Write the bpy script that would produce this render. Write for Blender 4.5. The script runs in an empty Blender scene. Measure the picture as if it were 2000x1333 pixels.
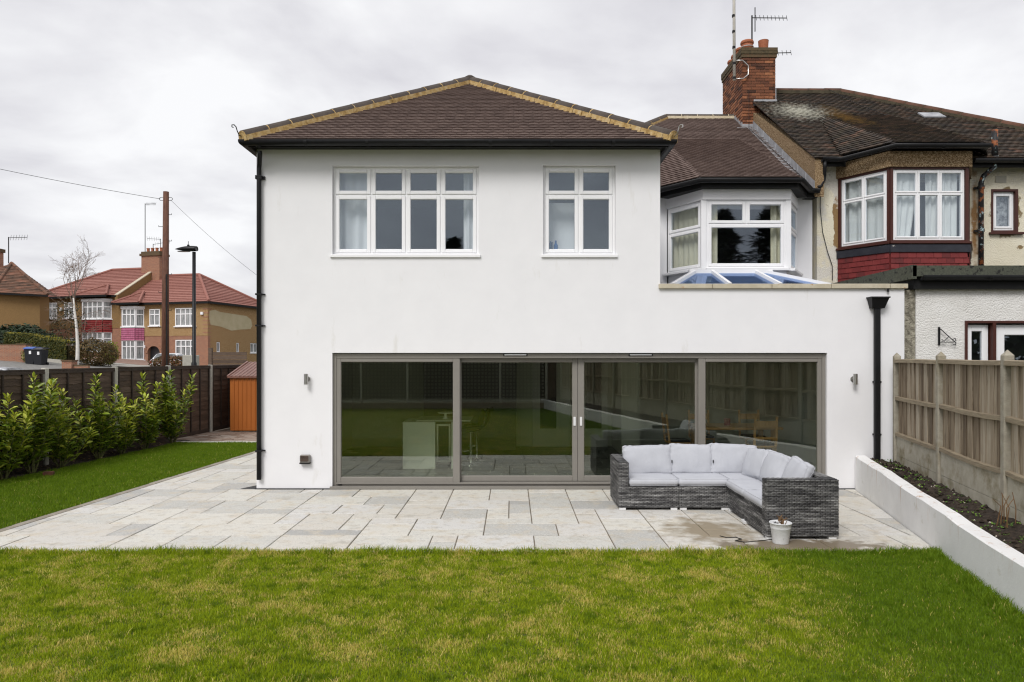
import bpy, bmesh, math, random
import numpy as np
from mathutils import Vector, Matrix, noise as mnoise
R = random.Random(7)
SC = bpy.context.scene
COL = SC.collection
# ------------------------------------------------------------------ camera, sky, sun, exposure
CAMY, CAMZ, FPX = -11.5, 2.1, 1400.0
cam_d = bpy.data.cameras.new('camera'); cam = bpy.data.objects.new('camera', cam_d); COL.objects.link(cam)
cam.location = (0, CAMY, CAMZ); cam.rotation_euler = (math.radians(90), 0, 0)
cam_d.sensor_width = 36.0; cam_d.lens = FPX / 2000 * 36.0
cam_d.shift_y = 33.5 / 2000; cam_d.clip_start = 0.05; cam_d.clip_end = 3000
SC.camera = cam
W = bpy.data.worlds.new('World'); SC.world = W; W.use_nodes = True
wn, wl = W.node_tree.nodes, W.node_tree.links
wn.clear()
SUN_EL, SUN_AZ = math.radians(46), math.radians(205)
def wnode(t, **k):
    n = wn.new(t)
    for a, b in k.items(): setattr(n, a, b)
    return n
sky = wnode('ShaderNodeTexSky', sky_type='NISHITA', sun_disc=False, sun_elevation=SUN_EL, sun_rotation=SUN_AZ)
bg1 = wnode('ShaderNodeBackground'); bg1.inputs['Strength'].default_value = 0.06
wl.new(sky.outputs[0], bg1.inputs['Color'])
tc = wnode('ShaderNodeTexCoord'); sp = wnode('ShaderNodeSeparateXYZ'); wl.new(tc.outputs['Generated'], sp.inputs[0])
mx = wnode('ShaderNodeMath', operation='MAXIMUM'); wl.new(sp.outputs[2], mx.inputs[0]); mx.inputs[1].default_value = 0.0
ad = wnode('ShaderNodeMath', operation='ADD'); wl.new(mx.outputs[0], ad.inputs[0]); ad.inputs[1].default_value = 0.22
dx = wnode('ShaderNodeMath', operation='DIVIDE'); wl.new(sp.outputs[0], dx.inputs[0]); wl.new(ad.outputs[0], dx.inputs[1])
dy = wnode('ShaderNodeMath', operation='DIVIDE'); wl.new(sp.outputs[1], dy.inputs[0]); wl.new(ad.outputs[0], dy.inputs[1])
cb = wnode('ShaderNodeCombineXYZ'); wl.new(dx.outputs[0], cb.inputs[0]); wl.new(dy.outputs[0], cb.inputs[1])
n1 = wnode('ShaderNodeTexNoise'); n1.inputs['Scale'].default_value = 1.5; n1.inputs['Detail'].default_value = 9
n1.inputs['Roughness'].default_value = 0.52; n1.inputs['Distortion'].default_value = 0.25
wl.new(cb.outputs[0], n1.inputs['Vector'])
rp = wnode('ShaderNodeValToRGB'); wl.new(n1.outputs[0], rp.inputs[0])
rp.color_ramp.elements[0].position = 0.36; rp.color_ramp.elements[0].color = (.60, .59, .625, 1)
rp.color_ramp.elements[1].position = 0.60; rp.color_ramp.elements[1].color = (.86, .86, .87, 1)
bg2 = wnode('ShaderNodeBackground'); wl.new(rp.outputs[0], bg2.inputs['Color']); bg2.inputs['Strength'].default_value = 0.73
addsh = wnode('ShaderNodeMixShader'); addsh.inputs[0].default_value = 0.93
wl.new(bg1.outputs[0], addsh.inputs[1]); wl.new(bg2.outputs[0], addsh.inputs[2])
wo = wnode('ShaderNodeOutputWorld'); wl.new(addsh.outputs[0], wo.inputs[0])
sd = bpy.data.lights.new('sun', 'SUN'); sd.energy = 1.5; sd.angle = math.radians(25); sd.color = (1, .975, .95)
so = bpy.data.objects.new('sun', sd); COL.objects.link(so)
sdir = Vector((math.sin(SUN_AZ) * math.cos(SUN_EL), math.cos(SUN_AZ) * math.cos(SUN_EL), math.sin(SUN_EL)))
so.rotation_euler = (-sdir).to_track_quat('-Z', 'Y').to_euler(); so.location = (-5, -20, 30)
SC.view_settings.view_transform = 'Standard'; SC.view_settings.look = 'None'
SC.view_settings.gamma = 1; SC.view_settings.use_curve_mapping = False; SC.view_settings.exposure = 0.70
SC.render.engine = 'CYCLES'; SC.cycles.max_bounces = 8; SC.cycles.transparent_max_bounces = 16
SC.cycles.use_denoising = True; SC.cycles.filter_width = 1.2

# ------------------------------------------------------------------ materials
def mat(name, cols, rough=.7, ns=8, nw=1.0, rw=0.0, bump=0, bs=60, metal=0, spec=.4, coord='pos', st=(1, 1, 1), det=6, bdist=.01, off=0.0):
    m = bpy.data.materials.new(name); m.use_nodes = True
    nt = m.node_tree; N, L = nt.nodes, nt.links
    p = N['Principled BSDF']
    p.inputs['Roughness'].default_value = rough; p.inputs['Metallic'].default_value = metal
    p.inputs['Specular IOR Level'].default_value = spec
    if coord == 'pos': src = N.new('ShaderNodeNewGeometry').outputs['Position']
    else: src = N.new('ShaderNodeTexCoord').outputs['Object']
    mp = N.new('ShaderNodeMapping'); mp.inputs['Scale'].default_value = st; L.new(src, mp.inputs[0])
    no = N.new('ShaderNodeTexNoise'); no.inputs['Scale'].default_value = ns; no.inputs['Detail'].default_value = det; no.inputs['Roughness'].default_value = .6
    L.new(mp.outputs[0], no.inputs['Vector'])
    oi = N.new('ShaderNodeObjectInfo'); ge = N.new('ShaderNodeNewGeometry')
    a = N.new('ShaderNodeMath'); a.operation = 'ADD'; L.new(oi.outputs['Random'], a.inputs[0]); L.new(ge.outputs['Random Per Island'], a.inputs[1])
    fr = N.new('ShaderNodeMath'); fr.operation = 'FRACT'; L.new(a.outputs[0], fr.inputs[0])
    # fac = .5 + nw*(noise-.5)*2 + rw*(rnd-.5)
    f1 = N.new('ShaderNodeMath'); f1.operation = 'MULTIPLY_ADD'; L.new(no.outputs[0], f1.inputs[0]); f1.inputs[1].default_value = 2 * nw; f1.inputs[2].default_value = .5 - nw - rw * .5 + off
    f2 = N.new('ShaderNodeMath'); f2.operation = 'MULTIPLY_ADD'; L.new(fr.outputs[0], f2.inputs[0]); f2.inputs[1].default_value = rw; L.new(f1.outputs[0], f2.inputs[2]); f2.use_clamp = True
    r = N.new('ShaderNodeValToRGB'); L.new(f2.outputs[0], r.inputs[0])
    els = r.color_ramp.elements
    for i, c in enumerate(cols):
        e = els[i] if i < 2 else els.new(1.0)
        e.position = i / max(1, len(cols) - 1); e.color = (*c, 1)
    if len(cols) == 1: els[1].color = (*cols[0], 1)
    for i in range(len(cols)): els[i].color = (*cols[i], 1); els[i].position = i / max(1, len(cols) - 1)
    L.new(r.outputs[0], p.inputs['Base Color'])
    if bump:
        b = N.new('ShaderNodeBump'); b.inputs['Strength'].default_value = bump; b.inputs['Distance'].default_value = bdist
        nb = N.new('ShaderNodeTexNoise'); nb.inputs['Scale'].default_value = bs; nb.inputs['Detail'].default_value = 4; L.new(mp.outputs[0], nb.inputs['Vector'])
        L.new(nb.outputs[0], b.inputs['Height']); L.new(b.outputs[0], p.inputs['Normal'])
    m['_col'] = r.name
    return m
def layer(m, color, fn, rough=None):
    """put another base colour over a material where a mask (built by fn) is 1: stains, wear, lichen"""
    nt = m.node_tree; N, L = nt.nodes, nt.links; p = N['Principled BSDF']
    old = p.inputs['Base Color'].links[0].from_socket
    mask = fn(N, L)
    mix = N.new('ShaderNodeMix'); mix.data_type = 'RGBA'; L.new(mask, mix.inputs[0]); L.new(old, mix.inputs[6]); mix.inputs[7].default_value = (*color, 1)
    L.new(mix.outputs[2], p.inputs['Base Color'])
    if rough is not None:
        mr = N.new('ShaderNodeMix'); L.new(mask, mr.inputs[0]); mr.inputs[2].default_value = p.inputs['Roughness'].default_value; mr.inputs[3].default_value = rough
        L.new(mr.outputs[0], p.inputs['Roughness'])
    return m
def blob_mask(center, radius, ns=6, amt=.6, sharp=.12, coord='pos', ax=(0, 1, 2), thr=.0):
    """ragged blotch: 1 inside an ellipsoid whose edge is broken up by noise"""
    def fn(N, L):
        src = N.new('ShaderNodeNewGeometry').outputs['Position'] if coord == 'pos' else N.new('ShaderNodeTexCoord').outputs['Object']
        mp = N.new('ShaderNodeMapping'); mp.vector_type = 'POINT'
        mp.inputs['Location'].default_value = tuple(-c / r for c, r in zip(center, radius)); mp.inputs['Scale'].default_value = tuple(1 / r for r in radius)
        L.new(src, mp.inputs[0])
        ln = N.new('ShaderNodeVectorMath'); ln.operation = 'LENGTH'; L.new(mp.outputs[0], ln.inputs[0])
        no = N.new('ShaderNodeTexNoise'); no.inputs['Scale'].default_value = ns; no.inputs['Detail'].default_value = 7; L.new(src, no.inputs['Vector'])
        a = N.new('ShaderNodeMath'); a.operation = 'MULTIPLY_ADD'; L.new(no.outputs[0], a.inputs[0]); a.inputs[1].default_value = amt * 2; a.inputs[2].default_value = 1 - amt + thr
        s = N.new('ShaderNodeMath'); s.operation = 'SUBTRACT'; L.new(a.outputs[0], s.inputs[0]); L.new(ln.outputs[1], s.inputs[1])
        d = N.new('ShaderNodeMath'); d.operation = 'DIVIDE'; L.new(s.outputs[0], d.inputs[0]); d.inputs[1].default_value = sharp; d.use_clamp = True
        return d.outputs[0]
    return fn
def noise_mask(ns, lo, hi, st=(1, 1, 1), det=6, coord='pos', zlo=None, zhi=None):
    def fn(N, L):
        src = N.new('ShaderNodeNewGeometry').outputs['Position'] if coord == 'pos' else N.new('ShaderNodeTexCoord').outputs['Object']
        mp = N.new('ShaderNodeMapping'); mp.inputs['Scale'].default_value = st; L.new(src, mp.inputs[0])
        no = N.new('ShaderNodeTexNoise'); no.inputs['Scale'].default_value = ns; no.inputs['Detail'].default_value = det; no.inputs['Roughness'].default_value = .65; L.new(mp.outputs[0], no.inputs['Vector'])
        r = N.new('ShaderNodeMapRange'); L.new(no.outputs[0], r.inputs[0]); r.inputs[1].default_value = lo; r.inputs[2].default_value = hi
        out = r.outputs[0]
        if zlo is not None:
            s = N.new('ShaderNodeSeparateXYZ'); L.new(src, s.inputs[0])
            r2 = N.new('ShaderNodeMapRange'); L.new(s.outputs[2], r2.inputs[0]); r2.inputs[1].default_value = zlo; r2.inputs[2].default_value = zhi
            mu = N.new('ShaderNodeMath'); mu.operation = 'MULTIPLY'; L.new(out, mu.inputs[0]); L.new(r2.outputs[0], mu.inputs[1]); out = mu.outputs[0]
        return out
    return fn
def glass(name, refl, tint, gcol=(1, 1, 1), rough=0.0):
    m = bpy.data.materials.new(name); m.use_nodes = True
    N, L = m.node_tree.nodes, m.node_tree.links; N.clear()
    t = N.new('ShaderNodeBsdfTransparent'); t.inputs[0].default_value = (*tint, 1)
    g = N.new('ShaderNodeBsdfGlossy'); g.inputs['Color'].default_value = (*gcol, 1); g.inputs['Roughness'].default_value = rough
    lw = N.new('ShaderNodeLayerWeight'); lw.inputs[0].default_value = .5; f = N.new('ShaderNodeMath'); f.operation = 'POWER'; L.new(lw.outputs['Facing'], f.inputs[0]); f.inputs[1].default_value = 4.0
    a = N.new('ShaderNodeMath'); a.operation = 'ADD'; a.use_clamp = True; L.new(f.outputs[0], a.inputs[0]); a.inputs[1].default_value = refl + .04
    mx = N.new('ShaderNodeMixShader'); L.new(a.outputs[0], mx.inputs[0]); L.new(t.outputs[0], mx.inputs[1]); L.new(g.outputs[0], mx.inputs[2])
    o = N.new('ShaderNodeOutputMaterial'); L.new(mx.outputs[0], o.inputs[0])
    return m
def brickmat(name, c1, c2, mortar, scale=1.0, coord='obj'):
    m = bpy.data.materials.new(name); m.use_nodes = True
    N, L = m.node_tree.nodes, m.node_tree.links; p = N['Principled BSDF']; p.inputs['Roughness'].default_value = .85
    src = N.new('ShaderNodeTexCoord').outputs['Object'] if coord == 'obj' else N.new('ShaderNodeNewGeometry').outputs['Position']
    s = N.new('ShaderNodeSeparateXYZ'); L.new(src, s.inputs[0])
    a = N.new('ShaderNodeMath'); a.operation = 'ADD'; L.new(s.outputs[0], a.inputs[0]); L.new(s.outputs[1], a.inputs[1])
    c = N.new('ShaderNodeCombineXYZ'); L.new(a.outputs[0], c.inputs[0]); L.new(s.outputs[2], c.inputs[1])
    b = N.new('ShaderNodeTexBrick'); L.new(c.outputs[0], b.inputs['Vector'])
    b.inputs['Color1'].default_value = (*c1, 1); b.inputs['Color2'].default_value = (*c2, 1); b.inputs['Mortar'].default_value = (*mortar, 1)
    b.inputs['Scale'].default_value = scale; b.inputs['Mortar Size'].default_value = .009; b.inputs['Brick Width'].default_value = .225; b.inputs['Row Height'].default_value = .075
    L.new(b.outputs[0], p.inputs['Base Color'])
    bp = N.new('ShaderNodeBump'); bp.inputs['Strength'].default_value = .6; bp.inputs['Distance'].default_value = .01; bp.invert = True
    L.new(b.outputs['Fac'], bp.inputs['Height']); L.new(bp.outputs[0], p.inputs['Normal'])
    return m
M = {}
M['render'] = layer(mat('white_render', [(.745, .742, .755), (.80, .797, .808)], .85, 2.2, .8, bump=.25, bs=180, bdist=.004), (.55, .53, .47), noise_mask(3, .62, .9, st=(1, 1, .25)))
M['wallwhite'] = layer(layer(mat('garden_wall_paint', [(.74, .735, .73), (.83, .825, .82)], .8, 4, 1, bump=.3, bs=40, bdist=.006), (.45, .42, .33), noise_mask(7, .6, .85)), (.42, .2, .06), noise_mask(9, .585, .70, st=(1, 1, .10), zlo=.22, zhi=.50))
M['pvc'] = mat('white_upvc', [(.80, .80, .81), (.85, .85, .86)], .35, 3, .6, spec=.5)
M['taupe'] = mat('taupe_aluminium', [(.20, .185, .165), (.235, .22, .195)], .42, 3, .7, spec=.5)
M['black'] = mat('black_plastic', [(.006, .006, .007), (.014, .014, .015)], .42, 12, .7, spec=.25)
M['blackwood'] = mat('black_painted_fascia', [(.006, .006, .007), (.014, .014, .013)], .6, 9, .8, spec=.2)
M['tile'] = layer(mat('brown_roof_tile', [(.072, .047, .039), (.118, .080, .067), (.165, .118, .10)], .85, 14, .3, .5, bump=.4, bs=90), (.2, .15, .11), noise_mask(30, .62, .8))
M['ridge'] = mat('ridge_tile_concrete', [(.05, .04, .034), (.088, .07, .058)], .85, 20, .7, .4, bump=.3)
M['pale_mortar'] = mat('pale_mortar', [(.52, .43, .28), (.68, .6, .45)], .9, 11, 1.1, bump=.6, bs=60)
M['mortar'] = mat('yellow_mortar', [(.26, .15, .045), (.47, .32, .13), (.58, .46, .27)], .9, 11, 1.1, bump=.6, bs=60)
M['underlay'] = mat('roof_underlay', [(.02, .016, .014)], .9)
M['oldtile'] = mat('weathered_roof_tile', [(.018, .014, .011), (.040, .029, .021), (.062, .042, .029), (.17, .085, .055)], .85, 1.6, .35, .75, bump=.5, bs=70, off=-.1)
layer(M['oldtile'], (.05, .042, .02), noise_mask(5, .52, .75))
layer(M['oldtile'], (.20, .12, .035), blob_mask((7.75, 5.2, 7.6), (.42, 1.5, 1.2), 9, 1.1, 1.1))
layer(M['oldtile'], (.46, .45, .38), blob_mask((6.95, 5.95, 8.0), (.75, .95, .75), 13, 1.2, .9))
M['oldridge'] = mat('weathered_ridge_tile', [(.07, .035, .022), (.14, .065, .04)], .9, 6, .8, .5, bump=.4)
M['dash'] = mat('brown_pebbledash', [(.09, .055, .025), (.26, .17, .085), (.52, .40, .26)], .95, 48, 1.7, bump=1.0, bs=90, bdist=.02)
M['lead'] = mat('lead_flashing', [(.22, .225, .24), (.42, .43, .45)], .5, 6, 1.0, bump=.2, bs=12, spec=.5)
M['brick'] = mat('chimney_brick', [(.05, .022, .014), (.13, .050, .027), (.20, .074, .036), (.34, .14, .065)], .9, 22, .4, .95, bump=.6, bs=70)
M['brickmortar'] = mat('old_mortar', [(.16, .125, .08), (.26, .2, .13)], .95, 30, .9, bump=.5)
M['capbrick'] = mat('sooty_brick', [(.05, .04, .022), (.10, .075, .04), (.14, .07, .04)], .95, 18, .8, .5, bump=.6)
M['terracotta'] = mat('terracotta_pot', [(.26, .08, .035), (.42, .15, .075)], .8, 7, .9, bump=.2)
M['coping'] = layer(mat('stone_coping', [(.42, .37, .27), (.56, .51, .40)], .85, 9, 1, .3, bump=.3), (.4, .2, .07), noise_mask(8, .63, .72))
M['glass'] = glass('window_glass', .05, (.94, .96, .97), (.80, .90, 1.0))
M['lanternglass'] = glass('rooflight_glass', .09, (.55, .62, .72), (.55, .70, 1.0))
M['doorglass'] = glass('tinted_door_glass', .05, (.88, .91, .85), (.97, 1, .94))
M['farglass'] = mat('far_window_glass', [(.05, .06, .065), (.20, .21, .215)], .1, 3.0, 1.2, spec=.8)
M['steel'] = mat('brushed_steel', [(.45, .44, .42), (.6, .59, .57)], .3, 40, .6, metal=1)
M['chrome'] = mat('chrome', [(.75, .75, .76)], .12, metal=1)
M['slab'] = mat('granite_paving', [(.37, .365, .35), (.52, .51, .47), (.62, .60, .54), (.55, .52, .465), (.59, .58, .555)], .78, 42, .5, 1.02, bump=.28, bs=55, bdist=.006)
layer(M['slab'], (.54, .47, .36), noise_mask(4.5, .50, .72)); layer(M['slab'], (.37, .37, .365), noise_mask(9, .54, .76)); layer(M['slab'], (.62, .61, .58), noise_mask(7, .58, .75, det=8)); layer(M['slab'], (.19, .18, .165), noise_mask(62, .58, .70))
layer(M['slab'], (.36, .335, .285), noise_mask(3.4, .56, .76))
layer(M['slab'], (.46, .31, .17), noise_mask(1.1, .66, .8))
layer(M['slab'], (.27, .225, .16), blob_mask((2.4, -2.75, 0), (.66, .80, 1), 5.5, 1.0, .62), .42)
layer(M['slab'], (.21, .17, .12), blob_mask((3.25, -3.5, 0), (1.1, .32, 1), 6, .9, .3), .4)
M['joint'] = mat('paving_joint', [(.11, .09, .065), (.24, .20, .15)], .95, 9, 1.1, bump=.5)
M['edging'] = mat('edging_stone', [(.22, .19, .15), (.36, .33, .28)], .85, 20, .7, .8, bump=.4)
M['paver'] = mat('block_paver', [(.13, .085, .06), (.27, .2, .155), (.34, .3, .26)], .9, 20, .4, .9, bump=.4)
M['soil'] = mat('dark_soil', [(.012, .008, .005), (.035, .024, .016), (.07, .05, .035)], .95, 16, 1.3, bump=1, bs=28, bdist=.05)
M['black_gravel'] = mat('dark_gravel', [(.02, .02, .02), (.08, .08, .08)], .9, 60, 1.3, bump=1, bs=80)
M['linen'] = mat('cream_curtain', [(.70, .65, .47), (.80, .76, .60)], .9, 5, .6)
M['net'] = mat('white_curtain', [(.76, .76, .76), (.84, .84, .83)], .9, 5, .6)
M['netold'] = mat('greying_net_curtain', [(.70, .70, .67), (.84, .84, .81)], .9, 3, 1, st=(1, 1, .4))
M['room'] = mat('room_wall_paint', [(.72, .72, .70)], .9)
M['kitchen'] = mat('kitchen_wall_paint', [(.64, .65, .57)], .9)
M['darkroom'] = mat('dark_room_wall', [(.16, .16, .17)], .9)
M['floor_tile'] = mat('slate_floor_tile', [(.05, .05, .048), (.10, .10, .095)], .3, 6, .9, .5, spec=.5)
M['grout'] = mat('pale_grout', [(.5, .49, .42)], .9)
M['gloss_white'] = mat('white_gloss_unit', [(.80, .82, .75)], .25)
M['worktop'] = mat('pale_worktop', [(.5, .5, .42)], .3)
M['oak'] = mat('oak_wood', [(.52, .25, .07), (.74, .42, .16)], .5, 6, 1, st=(8, 8, 1))
M['leather'] = mat('black_leather', [(.012, .012, .012), (.022, .022, .022)], .4)
M['red_glass'] = mat('red_candle_glass', [(.25, .02, .03)], .2)
M['cream_old'] = mat('cream_roughcast', [(.66, .605, .46), (.79, .745, .61)], .9, 1.7, 1, bump=.9, bs=55, bdist=.02)
layer(M['cream_old'], (.24, .17, .085), noise_mask(2.4, .64, .68)); layer(M['cream_old'], (.22, .165, .085), blob_mask((10.19, 3.3, 5.12), (.33, 1, .55), 7, .35, .06)); layer(M['cream_old'], (.27, .17, .075), blob_mask((6.72, 3.3, 4.9), (.10, 1, .75), 5, .9, .1)); layer(M['cream_old'], (.12, .10, .06), blob_mask((6.6, 3.3, 3.35), (.6, 1, .25), 6, .7, .3)); layer(M['cream_old'], (.30, .17, .07), blob_mask((9.55, 3.3, 4.9), (.09, 1, 1.2), 6, .9, .6))
layer(M['cream_old'], (.66, .63, .56), noise_mask(1.1, .55, .6))
M['white_rough'] = mat('white_roughcast', [(.66, .645, .61), (.79, .78, .755)], .9, 2.2, 1, bump=.75, bs=38, bdist=.03)
layer(M['white_rough'], (.22, .2, .16), noise_mask(4, .58, .8, zlo=2.7, zhi=3.4))
M['mouldy'] = mat('mouldy_roughcast', [(.10, .09, .065), (.42, .39, .31)], .95, 14, 1.4, bump=1, bs=45, bdist=.03)
M['maroon'] = mat('maroon_paint', [(.045, .012, .008), (.075, .02, .013)], .45, 10, .8)
M['redtile'] = mat('red_hung_tile', [(.075, .012, .012), (.16, .018, .018), (.20, .03, .028)], .7, 5, .5, .6, bump=.25)
M['flash_black'] = layer(mat('black_flaking_paint', [(.012, .013, .02), (.03, .032, .042)], .5, 6, 1), (.55, .53, .48), noise_mask(8, .63, .67))
M['felt'] = layer(mat('green_mineral_felt', [(.045, .05, .038), (.10, .105, .078)], .95, 30, 1, bump=.6, bs=120), (.02, .02, .018), noise_mask(9, .56, .62))
M['rust'] = layer(layer(mat('rusty_iron_pipe', [(.01, .01, .011), (.022, .022, .024)], .6, 8, 1, bump=.4), (.30, .095, .03), noise_mask(7, .52, .6)), (.38, .5, .52), noise_mask(11, .60, .63))
M['concrete'] = layer(mat('concrete_post', [(.25, .225, .18), (.38, .35, .28)], .92, 11, 1, .2, bump=.5, bs=70), (.17, .13, .05), noise_mask(3, .55, .8))
M['pale_concrete'] = mat('pale_concrete', [(.36, .345, .30), (.5, .485, .43)], .92, 14, 1, .2, bump=.4, bs=80)
M['gravelboard'] = layer(mat('concrete_gravel_board', [(.31, .285, .22), (.48, .445, .37)], .92, 6, 1, .2, bump=.4, bs=60), (.14, .105, .03), noise_mask(3.3, .5, .75))
M['board'] = layer(mat('weathered_fence_board', [(.112, .080, .050), (.265, .208, .142), (.42, .365, .285)], .85, 2.2, .9, .9, bump=.5, bs=9, st=(12, 12, .8), det=8), (.055, .035, .02), noise_mask(5, .6, .72, st=(5, 5, .6)))
M['rail'] = mat('fence_rail', [(.17, .13, .085), (.33, .275, .19)], .85, 4, 1, .3, bump=.4, bs=9, st=(3, 1, 12))
M['slat'] = mat('creosoted_slat', [(.04, .026, .018), (.085, .056, .038), (.14, .097, .07)], .8, 2.5, .8, .6, bump=.5, bs=8, st=(1, 1, 9), det=8)
M['batten'] = mat('creosoted_batten', [(.028, .019, .014), (.06, .042, .031)], .8, 5, 1, .4, bump=.4)
M['shed'] = mat('orange_shed_steel', [(.33, .095, .014), (.40, .125, .022)], .5, 2, 1, st=(1, 1, .3))
M['shedroof'] = mat('brown_shed_roof', [(.14, .06, .045), (.25, .13, .10)], .4, 3, 1)
M['wicker'] = mat('grey_rattan_strand', [(.014, .014, .015), (.052, .051, .052), (.16, .158, .155), (.36, .355, .35)], .55, 4, 1.15, .28, st=(.55, .55, 8.5), off=-.03, spec=.4)
M['wickback'] = mat('rattan_backing', [(.012, .011, .010)], .8)
M['cushion'] = mat('pale_grey_cushion', [(.43, .44, .475), (.49, .50, .535)], .92, 4, .8, bump=.45, bs=11, bdist=.014, st=(1.6, 1.6, .8))
M['pale_plastic'] = mat('white_foot', [(.7, .7, .7)], .5)
M['potwhite'] = layer(mat('white_painted_pot', [(.62, .63, .64), (.74, .75, .76)], .6, 12, 1, bump=.7, bs=55, bdist=.006), (.3, .3, .3), noise_mask(28, .64, .7))
M['stem'] = mat('dry_stem', [(.10, .055, .025), (.22, .13, .06)], .9, 20, 1)
M['cord'] = mat('black_cord', [(.01, .01, .01)], .6)
# ------------------------------------------------------------------ mesh helpers
def at(px, py, d):
    return Vector(((px - 1000) * d / FPX, CAMY + d, CAMZ + (700 - py) * d / FPX))
OFFS = {}
def root_off(o):
    while o is not None and o.parent is not None: o = o.parent
    return OFFS.get(o.name, Vector((0, 0, 0))) if o is not None else Vector((0, 0, 0))
def link(o, parent=None):
    COL.objects.link(o)
    if parent is not None: o.parent = parent
    return o
def thing(name, label, cat, loc=(0, 0, 0), rot=0, group=None, local=False):
    o = bpy.data.objects.new(name, None); COL.objects.link(o)
    o.empty_display_size = .2
    o.location = loc; o.rotation_euler = (0, 0, rot); o['label'] = label; o['category'] = cat
    if group: o['group'] = group
    OFFS[o.name] = Vector((0, 0, 0)) if local else Vector(loc)
    return o
def tag(o, label, cat, group=None):
    o['label'] = label; o['category'] = cat
    if group: o['group'] = group
    return o
class MB:
    def __init__(s): s.v = []; s.f = []
    def add(s, vs, fs):
        b = len(s.v); s.v += [tuple(p) for p in vs]; s.f += [tuple(i + b for i in f) for f in fs]; return s
    def quad(s, a, b, c, d): return s.add([a, b, c, d], [(0, 1, 2, 3)])
    def box(s, x0, x1, y0, y1, z0, z1, c=0.0):
        if x0 > x1: x0, x1 = x1, x0
        if y0 > y1: y0, y1 = y1, y0
        if z0 > z1: z0, z1 = z1, z0
        if c <= 0:
            return s.add([(x0, y0, z0), (x1, y0, z0), (x1, y1, z0), (x0, y1, z0), (x0, y0, z1), (x1, y0, z1), (x1, y1, z1), (x0, y1, z1)],
                         [(3, 2, 1, 0), (4, 5, 6, 7), (0, 1, 5, 4), (1, 2, 6, 5), (2, 3, 7, 6), (3, 0, 4, 7)])
        c = min(c, (x1 - x0) * .45, (y1 - y0) * .45, (z1 - z0) * .45)
        vs = []; idx = {}
        for i, x in enumerate((x0, x1)):
            for j, y in enumerate((y0, y1)):
                for k, z in enumerate((z0, z1)):
                    sx, sy, sz = (1, -1)[i] * c, (1, -1)[j] * c, (1, -1)[k] * c
                    for a, p in enumerate(((x, y + sy, z + sz), (x + sx, y, z + sz), (x + sx, y + sy, z))):
                        idx[(i, j, k, a)] = len(vs); vs.append(p)
        g = idx; fs = []
        for i in (0, 1):
            fs.append([g[(i, 0, 0, 0)], g[(i, 1, 0, 0)], g[(i, 1, 1, 0)], g[(i, 0, 1, 0)]])
            fs.append([g[(0, i, 0, 1)], g[(1, i, 0, 1)], g[(1, i, 1, 1)], g[(0, i, 1, 1)]])
            fs.append([g[(0, 0, i, 2)], g[(1, 0, i, 2)], g[(1, 1, i, 2)], g[(0, 1, i, 2)]])
        for j in (0, 1):
            for k in (0, 1):
                fs.append([g[(0, j, k, 1)], g[(1, j, k, 1)], g[(1, j, k, 2)], g[(0, j, k, 2)]])
                fs.append([g[(j, 0, k, 0)], g[(j, 1, k, 0)], g[(j, 1, k, 2)], g[(j, 0, k, 2)]])
                fs.append([g[(j, k, 0, 0)], g[(j, k, 1, 0)], g[(j, k, 1, 1)], g[(j, k, 0, 1)]])
        for i in (0, 1):
            for j in (0, 1):
                for k in (0, 1): fs.append([g[(i, j, k, 0)], g[(i, j, k, 1)], g[(i, j, k, 2)]])
        cen = Vector(((x0 + x1) / 2, (y0 + y1) / 2, (z0 + z1) / 2))
        for f in fs:
            p = [Vector(vs[q]) for q in f]; n = (p[1] - p[0]).cross(p[2] - p[0])
            if n.dot(sum(p, Vector()) / len(p) - cen) < 0: f.reverse()
        return s.add(vs, fs)
    def obox(s, o, ux, uy, uz):
        """box from corner o with edge vectors"""
        o, ux, uy, uz = map(Vector, (o, ux, uy, uz))
        vs = [o, o + ux, o + ux + uy, o + uy]; vs += [p + uz for p in vs]
        fl = ux.cross(uy).dot(uz) < 0
        fs = [(3, 2, 1, 0), (4, 5, 6, 7), (0, 1, 5, 4), (1, 2, 6, 5), (2, 3, 7, 6), (3, 0, 4, 7)]
        return s.add(vs, [tuple(reversed(f)) for f in fs] if fl else fs)
    def bar(s, a, b, w, h, up=(0, 0, 1)):
        a, b = Vector(a), Vector(b); d = b - a; up = Vector(up)
        sd_ = d.cross(up).normalized() * w; u = sd_.cross(d).normalized() * h
        return s.obox(a - sd_ / 2 - u / 2, sd_, d, u)
    def tube(s, pts, r, n=8, cap=True):
        pts = [Vector(p) for p in pts]; m = len(pts)
        rs = r if isinstance(r, (list, tuple)) else [r] * m
        prev = None; vs = []; fs = []
        for i, p in enumerate(pts):
            t = (pts[min(i + 1, m - 1)] - pts[max(i - 1, 0)]).normalized()
            if prev is None:
                ref = Vector((0, 0, 1)) if abs(t.z) < .9 else Vector((1, 0, 0)); a = t.cross(ref).normalized()
            else:
                a = prev - t * prev.dot(t); a = a.normalized() if a.length > 1e-6 else t.orthogonal().normalized()
            prev = a; b = t.cross(a)
            for k in range(n):
                q = 2 * math.pi * k / n; vs.append(p + (a * math.cos(q) + b * math.sin(q)) * rs[i])
        for i in range(m - 1):
            for k in range(n): fs.append((i * n + k, i * n + (k + 1) % n, (i + 1) * n + (k + 1) % n, (i + 1) * n + k))
        if cap: fs.append(tuple(reversed(range(n)))); fs.append(tuple((m - 1) * n + k for k in range(n)))
        return s.add(vs, fs)
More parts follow.
